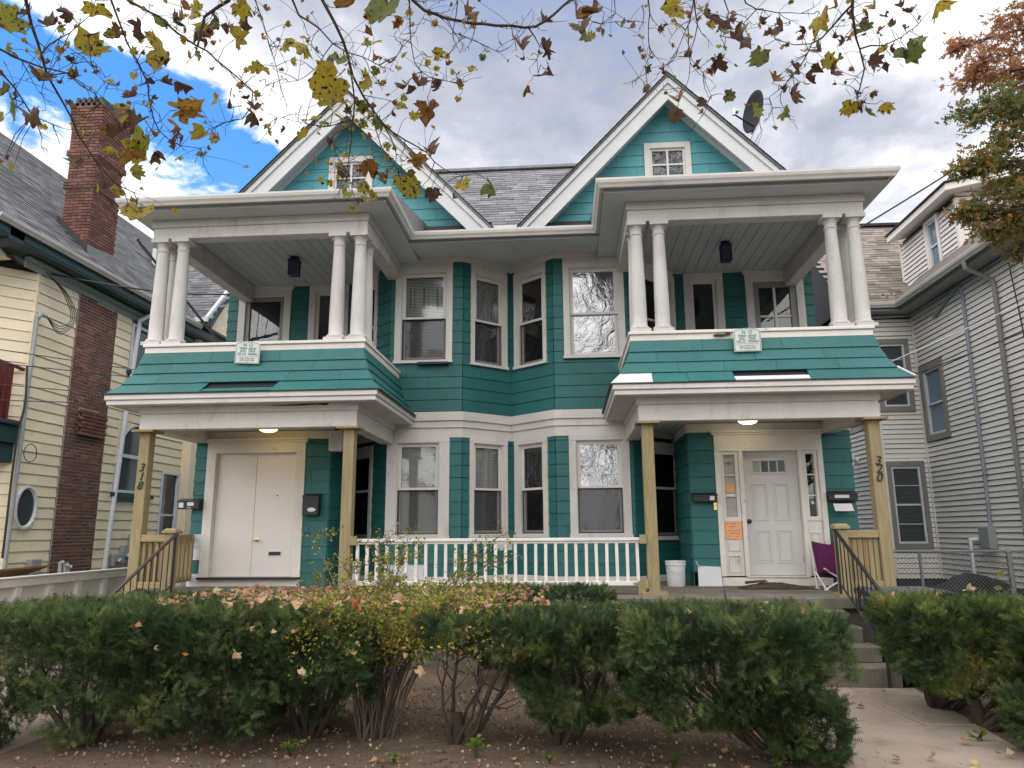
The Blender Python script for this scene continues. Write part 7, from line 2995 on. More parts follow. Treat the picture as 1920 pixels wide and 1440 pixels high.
o = joined('leaf_scraps', DRY[1], ms, LC['dry'], None)
tag(o, 'small dry leaf scraps strewn between the larger leaves on the hedge', 'leaf litter')
# litter too small to count
N = 4000
P = np.stack([RNG.uniform(-3.1, 2.7, N), RNG.uniform(4.5, 8.0, N), np.full(N, .018)], 1)
scatter_mesh('leaf_litter', [(-.5, 0, 0), (.5, 0, 0), (.4, .25, .9), (-.3, -.1, .8)], [(0, 1, 2, 3)], P, RNG.normal(size=(N, 3)) * np.array([1, 1, .25]), RNG.uniform(.006, .026, N), RNG.random(N),
             ramp_mat('leaf_crumbs', [(0, (0.20, 0.13, 0.08)), (0.5, (0.38, 0.28, 0.18)), (0.8, (0.12, 0.07, 0.04)), (1, (0.5, 0.4, 0.28))], 0.9), None)
COL.objects[-1]['label'] = 'crumbled leaf litter scattered over the bare soil'
COL.objects[-1]['category'] = 'leaf litter'

N = 3200
P = np.stack([RNG.uniform(-3.1, 2.65, N), RNG.uniform(4.5, 8.2, N) ** 1.0, np.full(N, .008)], 1)
scatter_mesh('soil_clods', [(-.5, -.4, -.3), (.5, -.4, -.3), (0, .55, -.3), (.1, 0, .5)], [(0, 1, 3), (1, 2, 3), (2, 0, 3), (0, 2, 1)], P, RNG.normal(size=(N, 3)), RNG.uniform(.006, .03, N) ** 1.0 * RNG.uniform(.5, 1, N), RNG.random(N), MG['soil'], None)
tag(COL.objects[-1], 'small clods and pebbles on the bare soil', 'soil')

# seedlings and weeds
def weed(label, x, y, h, n, lw, seed, spread=.5, grassy=False):
    r = random.Random(seed)
    t = thing('weed', label, 'weed', (x, y, 0), 'small weeds in the soil')
    mb = MB()
    pos, ax, sz = [], [], []
    for i in range(n):
        a = r.uniform(0, 6.28)
        e = Vector((x + h * spread * math.cos(a) * r.random(), y + h * spread * math.sin(a) * r.random(), h * r.uniform(.5, 1)))
        b = Vector((x, y, 0))
        m = b.lerp(e, .55) + Vector((0, 0, h * .12))
        if grassy:
            sd = Vector((-(e.y - b.y), e.x - b.x, 0))
            sd = sd.normalized() * .009 if sd.length > 1e-5 else Vector((.009, 0, 0))
            mb.add([b - sd, b + sd, m + sd * .9, m - sd * .9, e], [(0, 1, 2, 3), (3, 2, 4)])
        else:
            mb.tube([b, m, e], [.003, .0025, .0015], 4)
            for q in range(4):
                pos.append(tuple(m.lerp(e, q / 3)))
                ax.append((r.gauss(0, 1), r.gauss(0, 1), r.uniform(0, .6)))
                sz.append(lw * r.uniform(.7, 1.3))
    mb.build('blades' if grassy else 'stems', MV['weed'], t)
    if pos:
        scatter_mesh('leaves', LFV, LFF, np.array(pos), np.array(ax), np.array(sz), RNG.random(len(pos)), MV['weed'], t)


weed('tuft of grassy weed at the bottom edge left of the path', 1.60, 5.50, 0.15, 11, .05, 1, .8, True)
weed('leafy pale-green seedling at the bottom edge under the two-stemmed yew', 0.22, 5.62, 0.16, 8, .045, 2)
weed('small sprawling seedling on the soil left of the shrub canes', -1.15, 5.62, 0.12, 7, .045, 3, 1.0)
weed('small seedling below the left yew trunks', -1.95, 5.72, 0.07, 5, .035, 4, 1.0)
weed('tiny seedling left of the leafy pale-green one', -0.35, 5.50, 0.07, 5, .035, 5, 1.0)
weed('tiny seedling between the leafy one and the forked trunk', 0.75, 5.52, 0.08, 4, .04, 6, .6)
weed('seedling at the foot of the yew beside the path', 2.30, 5.45, 0.08, 8, .035, 7, 1.0)
weed('yellow-green seedling at the right edge of the path', 3.98, 6.15, 0.11, 6, .05, 8, .8)
weed('pale leafy weed poking above the right-hand hedge before the fence', 5.35, 7.6, 1.32, 7, .10, 9, .45)
weed('second pale leafy weed above the right-hand hedge before the fence', 6.1, 7.8, 1.25, 7, .10, 10, .45)
weed('yellow two-leaved sprout growing up in front of the balustrade', 0.92, 8.95, 1.22, 2, .07, 12, .05)
TREE_BRANCHES = [
    (0.016, 0.004, [(-2.824, 4.2, 5.444), (-2.874, 4.283, 5.343), (-2.88, 4.367, 5.213), (-2.845, 4.45, 5.032), (-2.843, 4.533, 4.916), (-2.807, 4.617, 4.815), (-2.743, 4.7, 4.666), (-2.735, 4.783, 4.574), (-2.661, 4.867, 4.439), (-2.572, 4.95, 4.31), (-2.534, 5.033, 4.274), (-2.465, 5.117, 4.254), (-2.486, 5.2, 4.226)], 1),
    (0.013, 0.003, [(-2.677, 4.8, 5.946), (-2.664, 4.873, 5.809), (-2.628, 4.945, 5.668), (-2.59, 5.018, 5.525), (-2.519, 5.091, 5.377), (-2.476, 5.164, 5.252), (-2.493, 5.236, 5.129), (-2.481, 5.309, 5.001), (-2.471, 5.382, 4.945), (-2.313, 5.455, 4.845), (-2.177, 5.527, 4.855), (-2.207, 5.6, 4.831)], 1),
    (0.016, 0.003, [(-2.705, 5.0, 6.067), (-2.661, 5.073, 5.972), (-2.423, 5.145, 5.862), (-2.315, 5.218, 5.768), (-2.182, 5.291, 5.692), (-2.099, 5.364, 5.673), (-1.933, 5.436, 5.534), (-1.739, 5.509, 5.366), (-1.778, 5.582, 5.26), (-1.888, 5.655, 5.197), (-2.071, 5.727, 5.219), (-2.238, 5.8, 5.191)], 1),
    (0.022, 0.01, [(-1.718, 5.0, 6.0), (-1.752, 5.0, 5.852), (-1.837, 5.0, 5.799), (-1.943, 5.0, 5.717), (-1.966, 5.0, 5.561), (-1.98, 5.0, 5.455)], 1),
    (0.013, 0.003, [(-3.0, 4.0, 4.837), (-2.84, 4.086, 4.81), (-2.752, 4.171, 4.785), (-2.682, 4.257, 4.788), (-2.548, 4.343, 4.79), (-2.482, 4.429, 4.738), (-2.438, 4.514, 4.729), (-2.452, 4.6, 4.711)], 1),
    (0.01, 0.002, [(-2.519, 3.6, 4.364), (-2.447, 3.68, 4.345), (-2.397, 3.76, 4.27), (-2.33, 3.84, 4.136), (-2.254, 3.92, 4.119), (-2.236, 4.0, 4.136)], 1),
    (0.007, 0.002, [(-2.845, 4.45, 5.032), (-2.778, 4.51, 5.196), (-2.673, 4.57, 5.357), (-2.636, 4.63, 5.493), (-2.661, 4.69, 5.66), (-2.714, 4.75, 5.857)], 0),
    (0.006, 0.002, [(-2.843, 4.533, 4.916), (-2.738, 4.608, 4.983), (-2.731, 4.683, 5.194), (-2.568, 4.758, 5.008), (-2.593, 4.833, 4.991)], 0),
    (0.014, 0.004, [(-1.332, 5.2, 6.142), (-1.325, 5.257, 6.034), (-1.285, 5.314, 5.932), (-1.122, 5.371, 5.836), (-1.019, 5.429, 5.728), (-0.917, 5.486, 5.681), (-0.787, 5.543, 5.667), (-0.653, 5.6, 5.616)], 1),
    (0.02, 0.004, [(-0.948, 4.8, 5.826), (-0.917, 4.867, 5.688), (-0.838, 4.933, 5.541), (-0.785, 5.0, 5.426), (-0.763, 5.067, 5.339), (-0.738, 5.133, 5.203), (-0.669, 5.2, 5.066), (-0.6, 5.267, 4.971), (-0.53, 5.333, 4.888), (-0.36, 5.4, 4.769), (-0.194, 5.467, 4.688), (-0.047, 5.533, 4.558), (0.092, 5.6, 4.529)], 1),
    (0.009, 0.003, [(-0.77, 5.133, 5.326), (-0.749, 5.176, 5.16), (-0.739, 5.219, 5.034), (-0.773, 5.262, 4.795), (-0.792, 5.305, 4.612), (-0.802, 5.348, 4.433), (-0.779, 5.39, 4.318), (-0.744, 5.433, 4.234)], 0),
    (0.006, 0.003, [(-0.6, 5.267, 4.971), (-0.589, 5.342, 4.833), (-0.56, 5.417, 4.726), (-0.462, 5.492, 4.584), (-0.447, 5.567, 4.56)], 0),
    (0.006, 0.003, [(-0.53, 5.333, 4.888), (-0.471, 5.433, 4.775), (-0.462, 5.533, 4.723), (-0.42, 5.633, 4.707)], 0),
    (0.005, 0.002, [(-0.77, 5.262, 4.839), (-0.921, 5.322, 4.809), (-0.985, 5.382, 4.789), (-0.945, 5.442, 4.685), (-0.853, 5.502, 4.544), (-0.79, 5.562, 4.475)], 0),
    (0.006, 0.002, [(-0.767, 5.262, 4.884), (-1.073, 5.362, 4.898), (-1.299, 5.462, 5.019), (-1.532, 5.562, 5.132)], 0),
    (0.008, 0.003, [(-0.359, 5.4, 6.244), (-0.363, 5.45, 6.127), (-0.365, 5.5, 5.971), (-0.362, 5.55, 5.778), (-0.341, 5.6, 5.629), (-0.288, 5.65, 5.567), (-0.197, 5.7, 5.528), (-0.053, 5.75, 5.522), (0.065, 5.8, 5.512)], 1),
    (0.016, 0.012, [(-0.417, 5.2, 6.13), (-0.286, 5.24, 5.951), (-0.194, 5.28, 5.88), (-0.019, 5.32, 5.824), (0.201, 5.36, 5.791), (0.396, 5.4, 5.789), (0.524, 5.44, 5.811), (0.726, 5.48, 5.819), (0.882, 5.52, 5.954), (1.028, 5.56, 6.124), (1.125, 5.6, 6.311)], 1),
    (0.009, 0.002, [(0.658, 5.48, 5.827), (0.757, 5.58, 5.701), (0.73, 5.68, 5.645), (0.734, 5.78, 5.551)], 0),
    (0.006, 0.002, [(0.07, 5.4, 6.057), (0.015, 5.48, 5.812), (0.236, 5.56, 5.754), (0.368, 5.64, 5.726), (0.503, 5.72, 5.883), (0.57, 5.8, 6.02)], 1),
    (0.006, 0.002, [(-0.653, 5.6, 5.616), (-0.518, 5.675, 5.751), (-0.371, 5.75, 6.041), (-0.293, 5.825, 6.315), (-0.288, 5.9, 6.603)], 0),
    (0.006, 0.002, [(-1.625, 5.2, 6.007), (-1.559, 5.3, 5.773), (-1.518, 5.4, 5.587), (-1.503, 5.5, 5.45), (-1.665, 5.6, 5.474)], 1),
    (0.006, 0.002, [(-1.019, 5.429, 5.728), (-1.21, 5.529, 5.557), (-1.389, 5.629, 5.53), (-1.577, 5.729, 5.582)], 0),
    (0.009, 0.002, [(1.655, 5.2, 5.937), (1.656, 5.25, 5.83), (1.649, 5.3, 5.525), (1.662, 5.35, 5.395), (1.57, 5.4, 5.23)], 1),
    (0.009, 0.002, [(2.071, 5.4, 6.077), (2.058, 5.44, 5.958), (2.025, 5.48, 5.793), (1.918, 5.52, 5.557), (1.829, 5.56, 5.45), (1.687, 5.6, 5.445)], 1),
    (0.008, 0.002, [(2.054, 5.4, 5.926), (2.061, 5.433, 5.866), (2.081, 5.467, 5.734), (2.024, 5.5, 5.536), (2.025, 5.533, 5.465), (2.126, 5.567, 5.352), (2.183, 5.6, 5.162)], 1),
    (0.006, 0.002, [(2.014, 5.52, 5.779), (2.023, 5.595, 5.651), (2.042, 5.67, 5.53), (2.002, 5.745, 5.322), (1.962, 5.82, 5.291)], 0),
    (0.006, 0.002, [(1.367, 5.2, 5.907), (1.386, 5.25, 5.724), (1.279, 5.3, 5.671), (1.501, 5.35, 5.711), (1.623, 5.4, 5.903)], 1),
    (0.018, 0.004, [(3.334, 5.4, 6.041), (3.356, 5.471, 5.897), (3.377, 5.543, 5.701), (3.431, 5.614, 5.535), (3.484, 5.686, 5.397), (3.459, 5.757, 5.261), (3.454, 5.829, 5.207), (3.561, 5.9, 5.206)], 1),
    (0.012, 0.003, [(3.386, 5.543, 5.911), (3.211, 5.593, 5.734), (3.057, 5.643, 5.629), (2.971, 5.693, 5.467), (2.827, 5.743, 5.306), (2.715, 5.793, 5.243), (2.755, 5.843, 5.171)], 0),
    (0.009, 0.003, [(3.431, 5.614, 5.535), (3.659, 5.689, 5.606), (3.862, 5.764, 5.737), (4.032, 5.839, 5.887), (4.191, 5.914, 6.079)], 0),
    (0.008, 0.003, [(2.437, 5.4, 6.001), (2.5, 5.5, 5.942), (2.614, 5.6, 5.958), (2.822, 5.7, 5.987), (3.16, 5.8, 6.034)], 1),
    (0.008, 0.002, [(2.298, 5.4, 6.062), (2.307, 5.44, 5.941), (2.349, 5.48, 5.844), (2.271, 5.52, 5.662), (2.323, 5.56, 5.577), (2.275, 5.6, 5.533)], 1),
    (0.006, 0.002, [(2.614, 5.6, 5.958), (2.536, 5.75, 5.939), (2.141, 5.9, 6.245)], 0),
    (0.006, 0.002, [(3.057, 5.643, 5.629), (2.947, 5.743, 5.699), (2.827, 5.843, 5.833), (2.837, 5.943, 6.042)], 0),
]
TREE_LEAVES = [
    (-2.911, 4.236, 5.156, 0.211, 'y', -2.902, 4.367, 5.28),
    (-2.836, 4.472, 5.278, 0.177, 'b', -2.934, 4.45, 5.24),
    (-2.695, 4.505, 5.398, 0.139, 'b', -2.673, 4.57, 5.357),
    (-2.679, 4.742, 5.632, 0.198, 'y', -2.672, 4.69, 5.602),
    (-2.775, 4.821, 5.32, 0.252, 'y', -2.752, 4.758, 5.211),
    (-2.24, 4.874, 5.335, 0.294, 'y', -2.539, 5.091, 5.411),
    (-2.181, 4.92, 5.223, 0.179, 'b', -2.507, 5.164, 5.312),
    (-3.063, 4.535, 5.469, 0.151, 'b', -2.914, 4.367, 5.314),
    (-2.801, 4.413, 4.81, 0.182, 'b', -2.843, 4.533, 4.916),
    (-2.416, 4.296, 4.721, 0.139, 'b', -2.549, 4.429, 4.795),
    (-3.019, 4.864, 5.082, 0.084, 'b', -2.859, 4.617, 4.896),
    (-2.778, 4.668, 5.131, 0.071, 'b', -2.765, 4.683, 5.116),
    (-2.975, 4.702, 5.153, 0.061, 'b', -2.879, 4.533, 5.006),
    (-2.675, 5.006, 5.62, 0.153, 'b', -2.65, 5.018, 5.66),
    (-2.683, 4.828, 5.164, 0.078, 'o', -2.641, 4.758, 5.089),
    (-2.364, 4.659, 4.885, 0.08, 'o', -2.593, 4.833, 4.991),
    (-2.679, 5.304, 5.232, 0.136, 'b', -2.503, 5.236, 5.187),
    (-2.558, 5.348, 5.421, 0.183, 'b', -2.492, 5.164, 5.282),
    (-2.336, 5.175, 5.252, 0.11, 'b', -2.476, 5.164, 5.252),
    (-2.274, 5.284, 5.337, 0.158, 'b', -2.476, 5.164, 5.252),
    (-2.759, 5.395, 5.143, 0.206, 'y', -2.52, 5.309, 5.119),
    (-2.466, 5.091, 4.853, 0.161, 'b', -2.491, 5.309, 5.03),
    (-2.353, 5.511, 5.22, 0.221, 'o', -2.509, 5.382, 5.013),
    (-2.636, 5.427, 4.915, 0.217, 'y', -2.471, 5.382, 4.945),
    (-2.427, 5.282, 4.835, 0.166, 'o', -2.471, 5.382, 4.945),
    (-2.188, 5.22, 4.86, 0.263, 'o', -2.381, 5.455, 4.893),
    (-2.405, 5.637, 5.041, 0.177, 'b', -2.347, 5.455, 4.869),
    (-2.318, 5.786, 5.15, 0.169, 'y', -2.238, 5.8, 5.191),
    (-2.716, 5.491, 4.855, 0.219, 'y', -2.471, 5.382, 4.945),
    (-2.665, 5.644, 4.902, 0.153, 'b', -2.448, 5.455, 4.942),
    (-2.541, 5.14, 4.547, 0.161, 'o', -2.582, 5.033, 4.315),
    (-2.623, 5.327, 4.545, 0.133, 'y', -2.528, 5.117, 4.286),
    (-2.321, 4.547, 4.572, 0.193, 'b', -2.452, 4.6, 4.711),
    (-2.613, 5.017, 4.69, 0.222, 'b', -2.684, 4.867, 4.47),
    (-2.534, 4.922, 4.518, 0.134, 'y', -2.672, 4.95, 4.428),
    (-2.776, 5.251, 4.403, 0.175, 'b', -2.598, 5.033, 4.328),
    (-2.755, 5.056, 4.743, 0.171, 'o', -2.729, 4.867, 4.532),
    (-2.589, 4.665, 4.27, 0.186, 'b', -2.661, 4.867, 4.439),
    (-2.29, 3.658, 4.074, 0.177, 'g', -2.398, 3.84, 4.231),
    (-2.224, 3.698, 4.043, 0.119, 'b', -2.33, 3.84, 4.136),
    (-2.737, 4.073, 4.289, 0.07, 'y', -2.398, 3.84, 4.231),
    (-2.414, 3.808, 4.248, 0.099, 'b', -2.421, 3.84, 4.263),
    (-2.828, 4.763, 4.822, 0.071, 'b', -2.809, 4.7, 4.769),
    (-2.142, 5.501, 4.773, 0.103, 'g', -2.207, 5.6, 4.831),
    (-2.366, 5.458, 4.885, 0.103, 'b', -2.381, 5.455, 4.893),
    (-2.396, 3.703, 4.214, 0.104, 'g', -2.417, 3.76, 4.292),
    (-2.41, 3.845, 3.803, 0.057, 'y', -2.374, 3.92, 4.177),
    (-2.523, 3.883, 3.856, 0.049, 'o', -2.33, 3.84, 4.136),
    (-2.482, 3.882, 3.89, 0.049, 'b', -2.33, 3.84, 4.136),
    (-2.377, 5.42, 6.048, 0.177, 'o', -2.34, 5.218, 5.794),
    (-2.074, 5.091, 5.647, 0.165, 'b', -1.966, 5, 5.561),
    (-2.059, 5.214, 5.816, 0.169, 'y', -1.955, 5, 5.639),
    (-1.963, 5.178, 5.706, 0.156, 'o', -1.962, 5, 5.587),
    (-1.953, 5.245, 5.869, 0.159, 'b', -1.89, 5, 5.758),
    (-1.779, 5.086, 5.674, 0.153, 'b', -1.855, 5, 5.785),
    (-1.797, 5.268, 5.712, 0.181, 'y', -2.036, 5.436, 5.631),
    (-2.004, 5.18, 5.634, 0.145, 'o', -1.973, 5, 5.508),
    (-2.151, 5.232, 5.964, 0.159, 'y', -1.943, 5, 5.717),
    (-2.715, 5.348, 5.934, 0.151, 'b', -2.519, 5.145, 5.919),
    (-1.676, 5.035, 5.826, 0.153, 'y', -1.752, 5, 5.852),
    (-1.786, 5.407, 6, 0.14, 'b', -1.616, 5.3, 5.932),
    (-1.997, 4.856, 5.664, 0.137, 'o', -1.943, 5, 5.717),
    (-2.426, 5.384, 5.996, 0.164, 'b', -2.366, 5.218, 5.819),
    (-2.467, 5.255, 5.925, 0.137, 'g', -2.444, 5.218, 5.896),
    (-2.397, 5.092, 4.072, 0.251, 'y', -2.486, 5.2, 4.226),
    (-2.344, 4.982, 4.12, 0.062, 'b', -2.486, 5.2, 4.226),
    (-2.507, 5.977, 5.631, 0.139, 'y', -2.217, 5.8, 5.203),
    (-2.321, 5.972, 5.618, 0.113, 'y', -2.071, 5.727, 5.219),
    (-1.949, 5.522, 5.215, 0.185, 'b', -2.022, 5.727, 5.227),
    (-1.84, 5.805, 5.323, 0.194, 'b', -1.838, 5.655, 5.271),
    (-1.796, 5.537, 5.31, 0.093, 'b', -1.776, 5.582, 5.338),
    (-1.666, 5.407, 5.144, 0.147, 'b', -1.778, 5.582, 5.26),
    (-1.553, 5.459, 5.01, 0.091, 'y', -1.532, 5.562, 5.132),
    (-1.511, 5.696, 5.099, 0.071, 'b', -1.435, 5.562, 5.107),
    (-0.879, 5.12, 5.817, 0.23, 'o', -0.89, 4.933, 5.642),
    (-0.52, 5.272, 5.941, 0.292, 'g', -0.373, 5.5, 6.135),
    (-0.459, 5.557, 6.006, 0.117, 'o', -0.365, 5.5, 5.971),
    (-1.203, 5.301, 5.625, 0.202, 'y', -1.133, 5.529, 5.68),
    (-1.458, 5.509, 5.846, 0.106, 'y', -1.562, 5.4, 5.719),
    (-1.403, 5.315, 5.632, 0.079, 'y', -1.547, 5.4, 5.675),
    (-1.484, 5.69, 5.765, 0.084, 'y', -1.543, 5.5, 5.59),
    (-1.906, 5.749, 5.766, 0.11, 'y', -1.855, 5.509, 5.476),
    (-1.721, 5.512, 5.574, 0.117, 'y', -1.816, 5.509, 5.439),
    (-1.76, 5.749, 5.752, 0.11, 'y', -1.543, 5.5, 5.59),
    (-1.073, 5.433, 5.544, 0.16, 'b', -1.158, 5.529, 5.639),
    (-0.781, 4.922, 5.194, 0.145, 'g', -0.777, 5.133, 5.357),
    (-0.932, 5.226, 5.233, 0.306, 'y', -0.761, 5.176, 5.226),
    (-0.564, 4.966, 5.037, 0.166, 'y', -0.714, 5.2, 5.157),
    (-0.668, 5.449, 5.547, 0.148, 'o', -0.704, 5.6, 5.647),
    (-0.562, 5.629, 5.652, 0.141, 'b', -0.596, 5.675, 5.711),
    (-0.71, 5.655, 5.882, 0.095, 'y', -0.754, 5.6, 5.678),
    (-0.654, 5.371, 5.745, 0.147, 'o', -0.787, 5.543, 5.667),
    (-0.946, 5.133, 4.966, 0.107, 'y', -0.982, 5.362, 4.914),
    (-0.917, 5.403, 5.176, 0.146, 'y', -0.743, 5.219, 5.06),
    (-1.148, 5.369, 4.97, 0.156, 'y', -1.204, 5.462, 4.989),
    (-1.361, 5.691, 5.047, 0.129, 'y', -1.267, 5.462, 5.009),
    (-1.102, 5.56, 5.058, 0.086, 'y', -1.028, 5.362, 4.906),
    (-0.862, 5.301, 4.928, 0.142, 'y', -0.89, 5.362, 4.93),
    (-0.792, 5.242, 4.96, 0.098, 'b', -0.76, 5.262, 4.973),
    (-0.685, 5.277, 5.034, 0.109, 'g', -0.645, 5.267, 5.04),
    (-0.583, 5.405, 4.963, 0.122, 'g', -0.56, 5.333, 4.929),
    (-0.698, 5.31, 4.887, 0.087, 'y', -0.767, 5.262, 4.884),
    (-0.676, 5.296, 4.998, 0.077, 'o', -0.63, 5.267, 5.017),
    (-0.619, 5.327, 5.063, 0.077, 'o', -0.63, 5.267, 5.017),
    (-0.512, 5.554, 5.216, 0.08, 'o', -0.59, 5.333, 4.971),
    (-0.397, 5.337, 5.033, 0.088, 'y', -0.545, 5.333, 4.909),
    (-0.29, 5.366, 4.948, 0.099, 'y', -0.423, 5.4, 4.822),
    (-0.257, 5.81, 5.298, 0.238, 'o', -0.197, 5.7, 5.528),
    (-0.4, 5.519, 5.325, 0.16, 'b', -0.288, 5.65, 5.567),
    (-0.304, 5.601, 5.425, 0.174, 'b', -0.282, 5.7, 5.59),
    (-0.401, 5.939, 5.586, 0.147, 'b', -0.265, 5.7, 5.577),
    (-0.131, 5.761, 5.507, 0.154, 'b', -0.13, 5.75, 5.542),
    (-0.468, 5.358, 4.977, 0.066, 'b', -0.545, 5.333, 4.909),
    (-0.188, 5.356, 5.503, 0.112, 'y', -0.346, 5.6, 5.66),
    (-0.145, 5.608, 5.697, 0.105, 'y', -0.309, 5.65, 5.6),
    (-0.066, 5.79, 5.715, 0.072, 'o', -0.078, 5.75, 5.529),
    (0.053, 5.56, 5.455, 0.086, 'o', 0.002, 5.8, 5.534),
    (0.138, 5.858, 5.692, 0.085, 'y', 0.065, 5.8, 5.512),
    (0.119, 5.546, 6.109, 0.175, 'o', 0.051, 5.48, 6.071),
    (0.199, 5.14, 5.714, 0.14, 'b', 0.163, 5.36, 5.801),
    (-0.671, 5.411, 4.593, 0.198, 'o', -0.805, 5.348, 4.568),
    (-0.547, 5.55, 4.531, 0.146, 'b', -0.464, 5.567, 4.592),
    (-0.389, 5.656, 4.54, 0.239, 'y', -0.447, 5.567, 4.56),
    (-0.157, 5.393, 4.646, 0.207, 'b', -0.194, 5.467, 4.688),
    (-0.176, 5.637, 4.423, 0.158, 'b', -0.047, 5.533, 4.558),
    (-0.354, 5.752, 4.778, 0.163, 'o', -0.42, 5.633, 4.707),
    (0.136, 5.361, 4.325, 0.139, 'y', 0.092, 5.6, 4.529),
    (0.35, 5.38, 4.321, 0.161, 'g', 0.092, 5.6, 4.529),
    (-0.978, 5.59, 4.679, 0.068, 'y', -0.928, 5.502, 4.661),
    (-0.978, 5.579, 4.55, 0.068, 'y', -0.802, 5.348, 4.433),
    (-0.792, 5.266, 4.248, 0.096, 'y', -0.779, 5.39, 4.318),
    (-0.819, 5.369, 4.379, 0.081, 'y', -0.797, 5.39, 4.386),
    (-0.766, 5.608, 4.473, 0.102, 'y', -0.79, 5.562, 4.475),
    (-0.605, 5.343, 4.241, 0.097, 'y', -0.744, 5.433, 4.234),
    (-0.677, 5.365, 4.245, 0.076, 'y', -0.752, 5.433, 4.251),
    (-0.714, 5.34, 4.161, 0.07, 'y', -0.744, 5.433, 4.234),
    (-0.919, 5.316, 4.796, 0.071, 'o', -0.949, 5.382, 4.836),
    (0.01, 5.848, 5.413, 0.066, 'y', 0.044, 5.8, 5.519),
    (0.589, 5.7, 5.81, 0.189, 'b', 0.521, 5.8, 5.969),
    (0.625, 5.619, 5.607, 0.093, 'b', 0.73, 5.68, 5.645),
    (0.622, 5.916, 5.548, 0.145, 'o', 0.734, 5.78, 5.551),
    (0.846, 5.543, 5.414, 0.193, 'b', 0.733, 5.78, 5.578),
    (0.784, 5.555, 5.925, 0.162, 'b', 0.777, 5.52, 5.885),
    (0.787, 5.698, 5.77, 0.153, 'b', 0.757, 5.58, 5.701),
    (1.078, 5.465, 5.929, 0.238, 'o', 1.003, 5.56, 6.101),
    (1.099, 5.161, 5.527, 0.192, 'b', 1.279, 5.3, 5.671),
    (1.225, 5.452, 5.894, 0.158, 'b', 1.279, 5.3, 5.671),
    (1.14, 5.169, 5.482, 0.117, 'g', 1.279, 5.3, 5.671),
    (1.258, 5.144, 5.504, 0.069, 'b', 1.279, 5.3, 5.671),
    (1.54, 5.318, 5.658, 0.071, 'o', 1.501, 5.35, 5.711),
    (1.753, 5.399, 5.667, 0.083, 'b', 1.651, 5.3, 5.582),
    (1.82, 5.321, 5.643, 0.087, 'b', 1.994, 5.52, 5.734),
    (1.884, 5.391, 5.869, 0.222, 'y', 2.046, 5.48, 5.891),
    (2.213, 5.817, 6.103, 0.19, 'b', 2.214, 5.9, 6.212),
    (2.422, 6.067, 6.247, 0.173, 'b', 2.361, 5.9, 6.148),
    (2.456, 5.869, 6.074, 0.107, 'b', 2.434, 5.9, 6.116),
    (2.591, 5.928, 6.002, 0.144, 'b', 2.536, 5.75, 5.939),
    (2.371, 5.395, 5.527, 0.174, 'b', 2.316, 5.56, 5.596),
    (2.293, 5.438, 5.649, 0.083, 'g', 2.301, 5.52, 5.732),
    (2.267, 5.675, 5.526, 0.16, 'b', 2.275, 5.6, 5.533),
    (2.737, 6.035, 5.828, 0.182, 'g', 2.827, 5.843, 5.833),
    (2.667, 5.726, 5.938, 0.151, 'b', 2.618, 5.75, 6.029),
    (2.869, 5.805, 5.924, 0.176, 'b', 2.845, 5.943, 5.996),
    (1.976, 5.48, 5.45, 0.144, 'b', 2.041, 5.67, 5.588),
    (2.081, 5.581, 5.445, 0.112, 'b', 2.079, 5.567, 5.42),
    (1.66, 5.195, 5.255, 0.068, 'b', 1.662, 5.35, 5.395),
    (1.68, 5.753, 5.547, 0.076, 'b', 1.687, 5.6, 5.445),
    (1.834, 5.769, 5.549, 0.064, 'b', 1.811, 5.6, 5.472),
    (1.593, 5.242, 5.041, 0.079, 'b', 1.57, 5.4, 5.23),
    (1.928, 5.709, 5.206, 0.194, 'o', 1.962, 5.82, 5.291),
    (1.949, 5.974, 5.233, 0.178, 'b', 1.962, 5.82, 5.291),
    (2.134, 5.671, 5.161, 0.102, 'b', 2.183, 5.6, 5.162),
    (2.356, 5.753, 5.252, 0.103, 'g', 2.183, 5.6, 5.162),
    (2.587, 5.765, 5.112, 0.137, 'y', 2.747, 5.843, 5.206),
    (2.502, 5.658, 5.083, 0.078, 'o', 2.735, 5.843, 5.258),
    (3.173, 5.696, 5.909, 0.206, 'y', 3.16, 5.8, 6.034),
    (3.223, 5.947, 6.064, 0.18, 'o', 3.16, 5.8, 6.034),
    (3.224, 5.478, 5.836, 0.188, 'o', 3.31, 5.593, 5.842),
    (3.032, 5.666, 5.776, 0.125, 'b', 3.046, 5.743, 5.7),
    (3.215, 5.601, 5.644, 0.112, 'b', 3.203, 5.643, 5.748),
    (3.473, 5.503, 5.749, 0.11, 'b', 3.38, 5.543, 5.785),
    (3.45, 5.569, 5.691, 0.134, 'g', 3.412, 5.614, 5.717),
    (3.734, 5.9, 5.899, 0.106, 'o', 3.626, 5.689, 5.603),
    (3.472, 5.371, 5.749, 0.119, 'o', 3.384, 5.543, 5.869),
    (3.829, 5.667, 5.947, 0.102, 'b', 4.091, 5.914, 5.965),
    (4.158, 6.136, 6.246, 0.159, 'b', 4.111, 5.914, 5.988),
    (4.368, 6.104, 6.279, 0.231, 'y', 4.191, 5.914, 6.079),
    (3.857, 6.008, 6.136, 0.096, 'b', 3.806, 5.764, 5.711),
    (3.778, 5.731, 5.831, 0.08, 'b', 3.834, 5.764, 5.724),
    (3.413, 5.839, 5.778, 0.105, 'b', 3.42, 5.614, 5.644),
    (3.46, 5.828, 5.835, 0.093, 'o', 3.416, 5.614, 5.68),
    (3.07, 5.554, 5.503, 0.144, 'b', 3.058, 5.693, 5.631),
    (3.063, 5.866, 5.835, 0.094, 'b', 3.021, 5.743, 5.7),
    (2.996, 6.011, 5.904, 0.078, 'b', 2.931, 5.843, 5.791),
    (3.213, 5.774, 5.551, 0.149, 'y', 3.041, 5.693, 5.598),
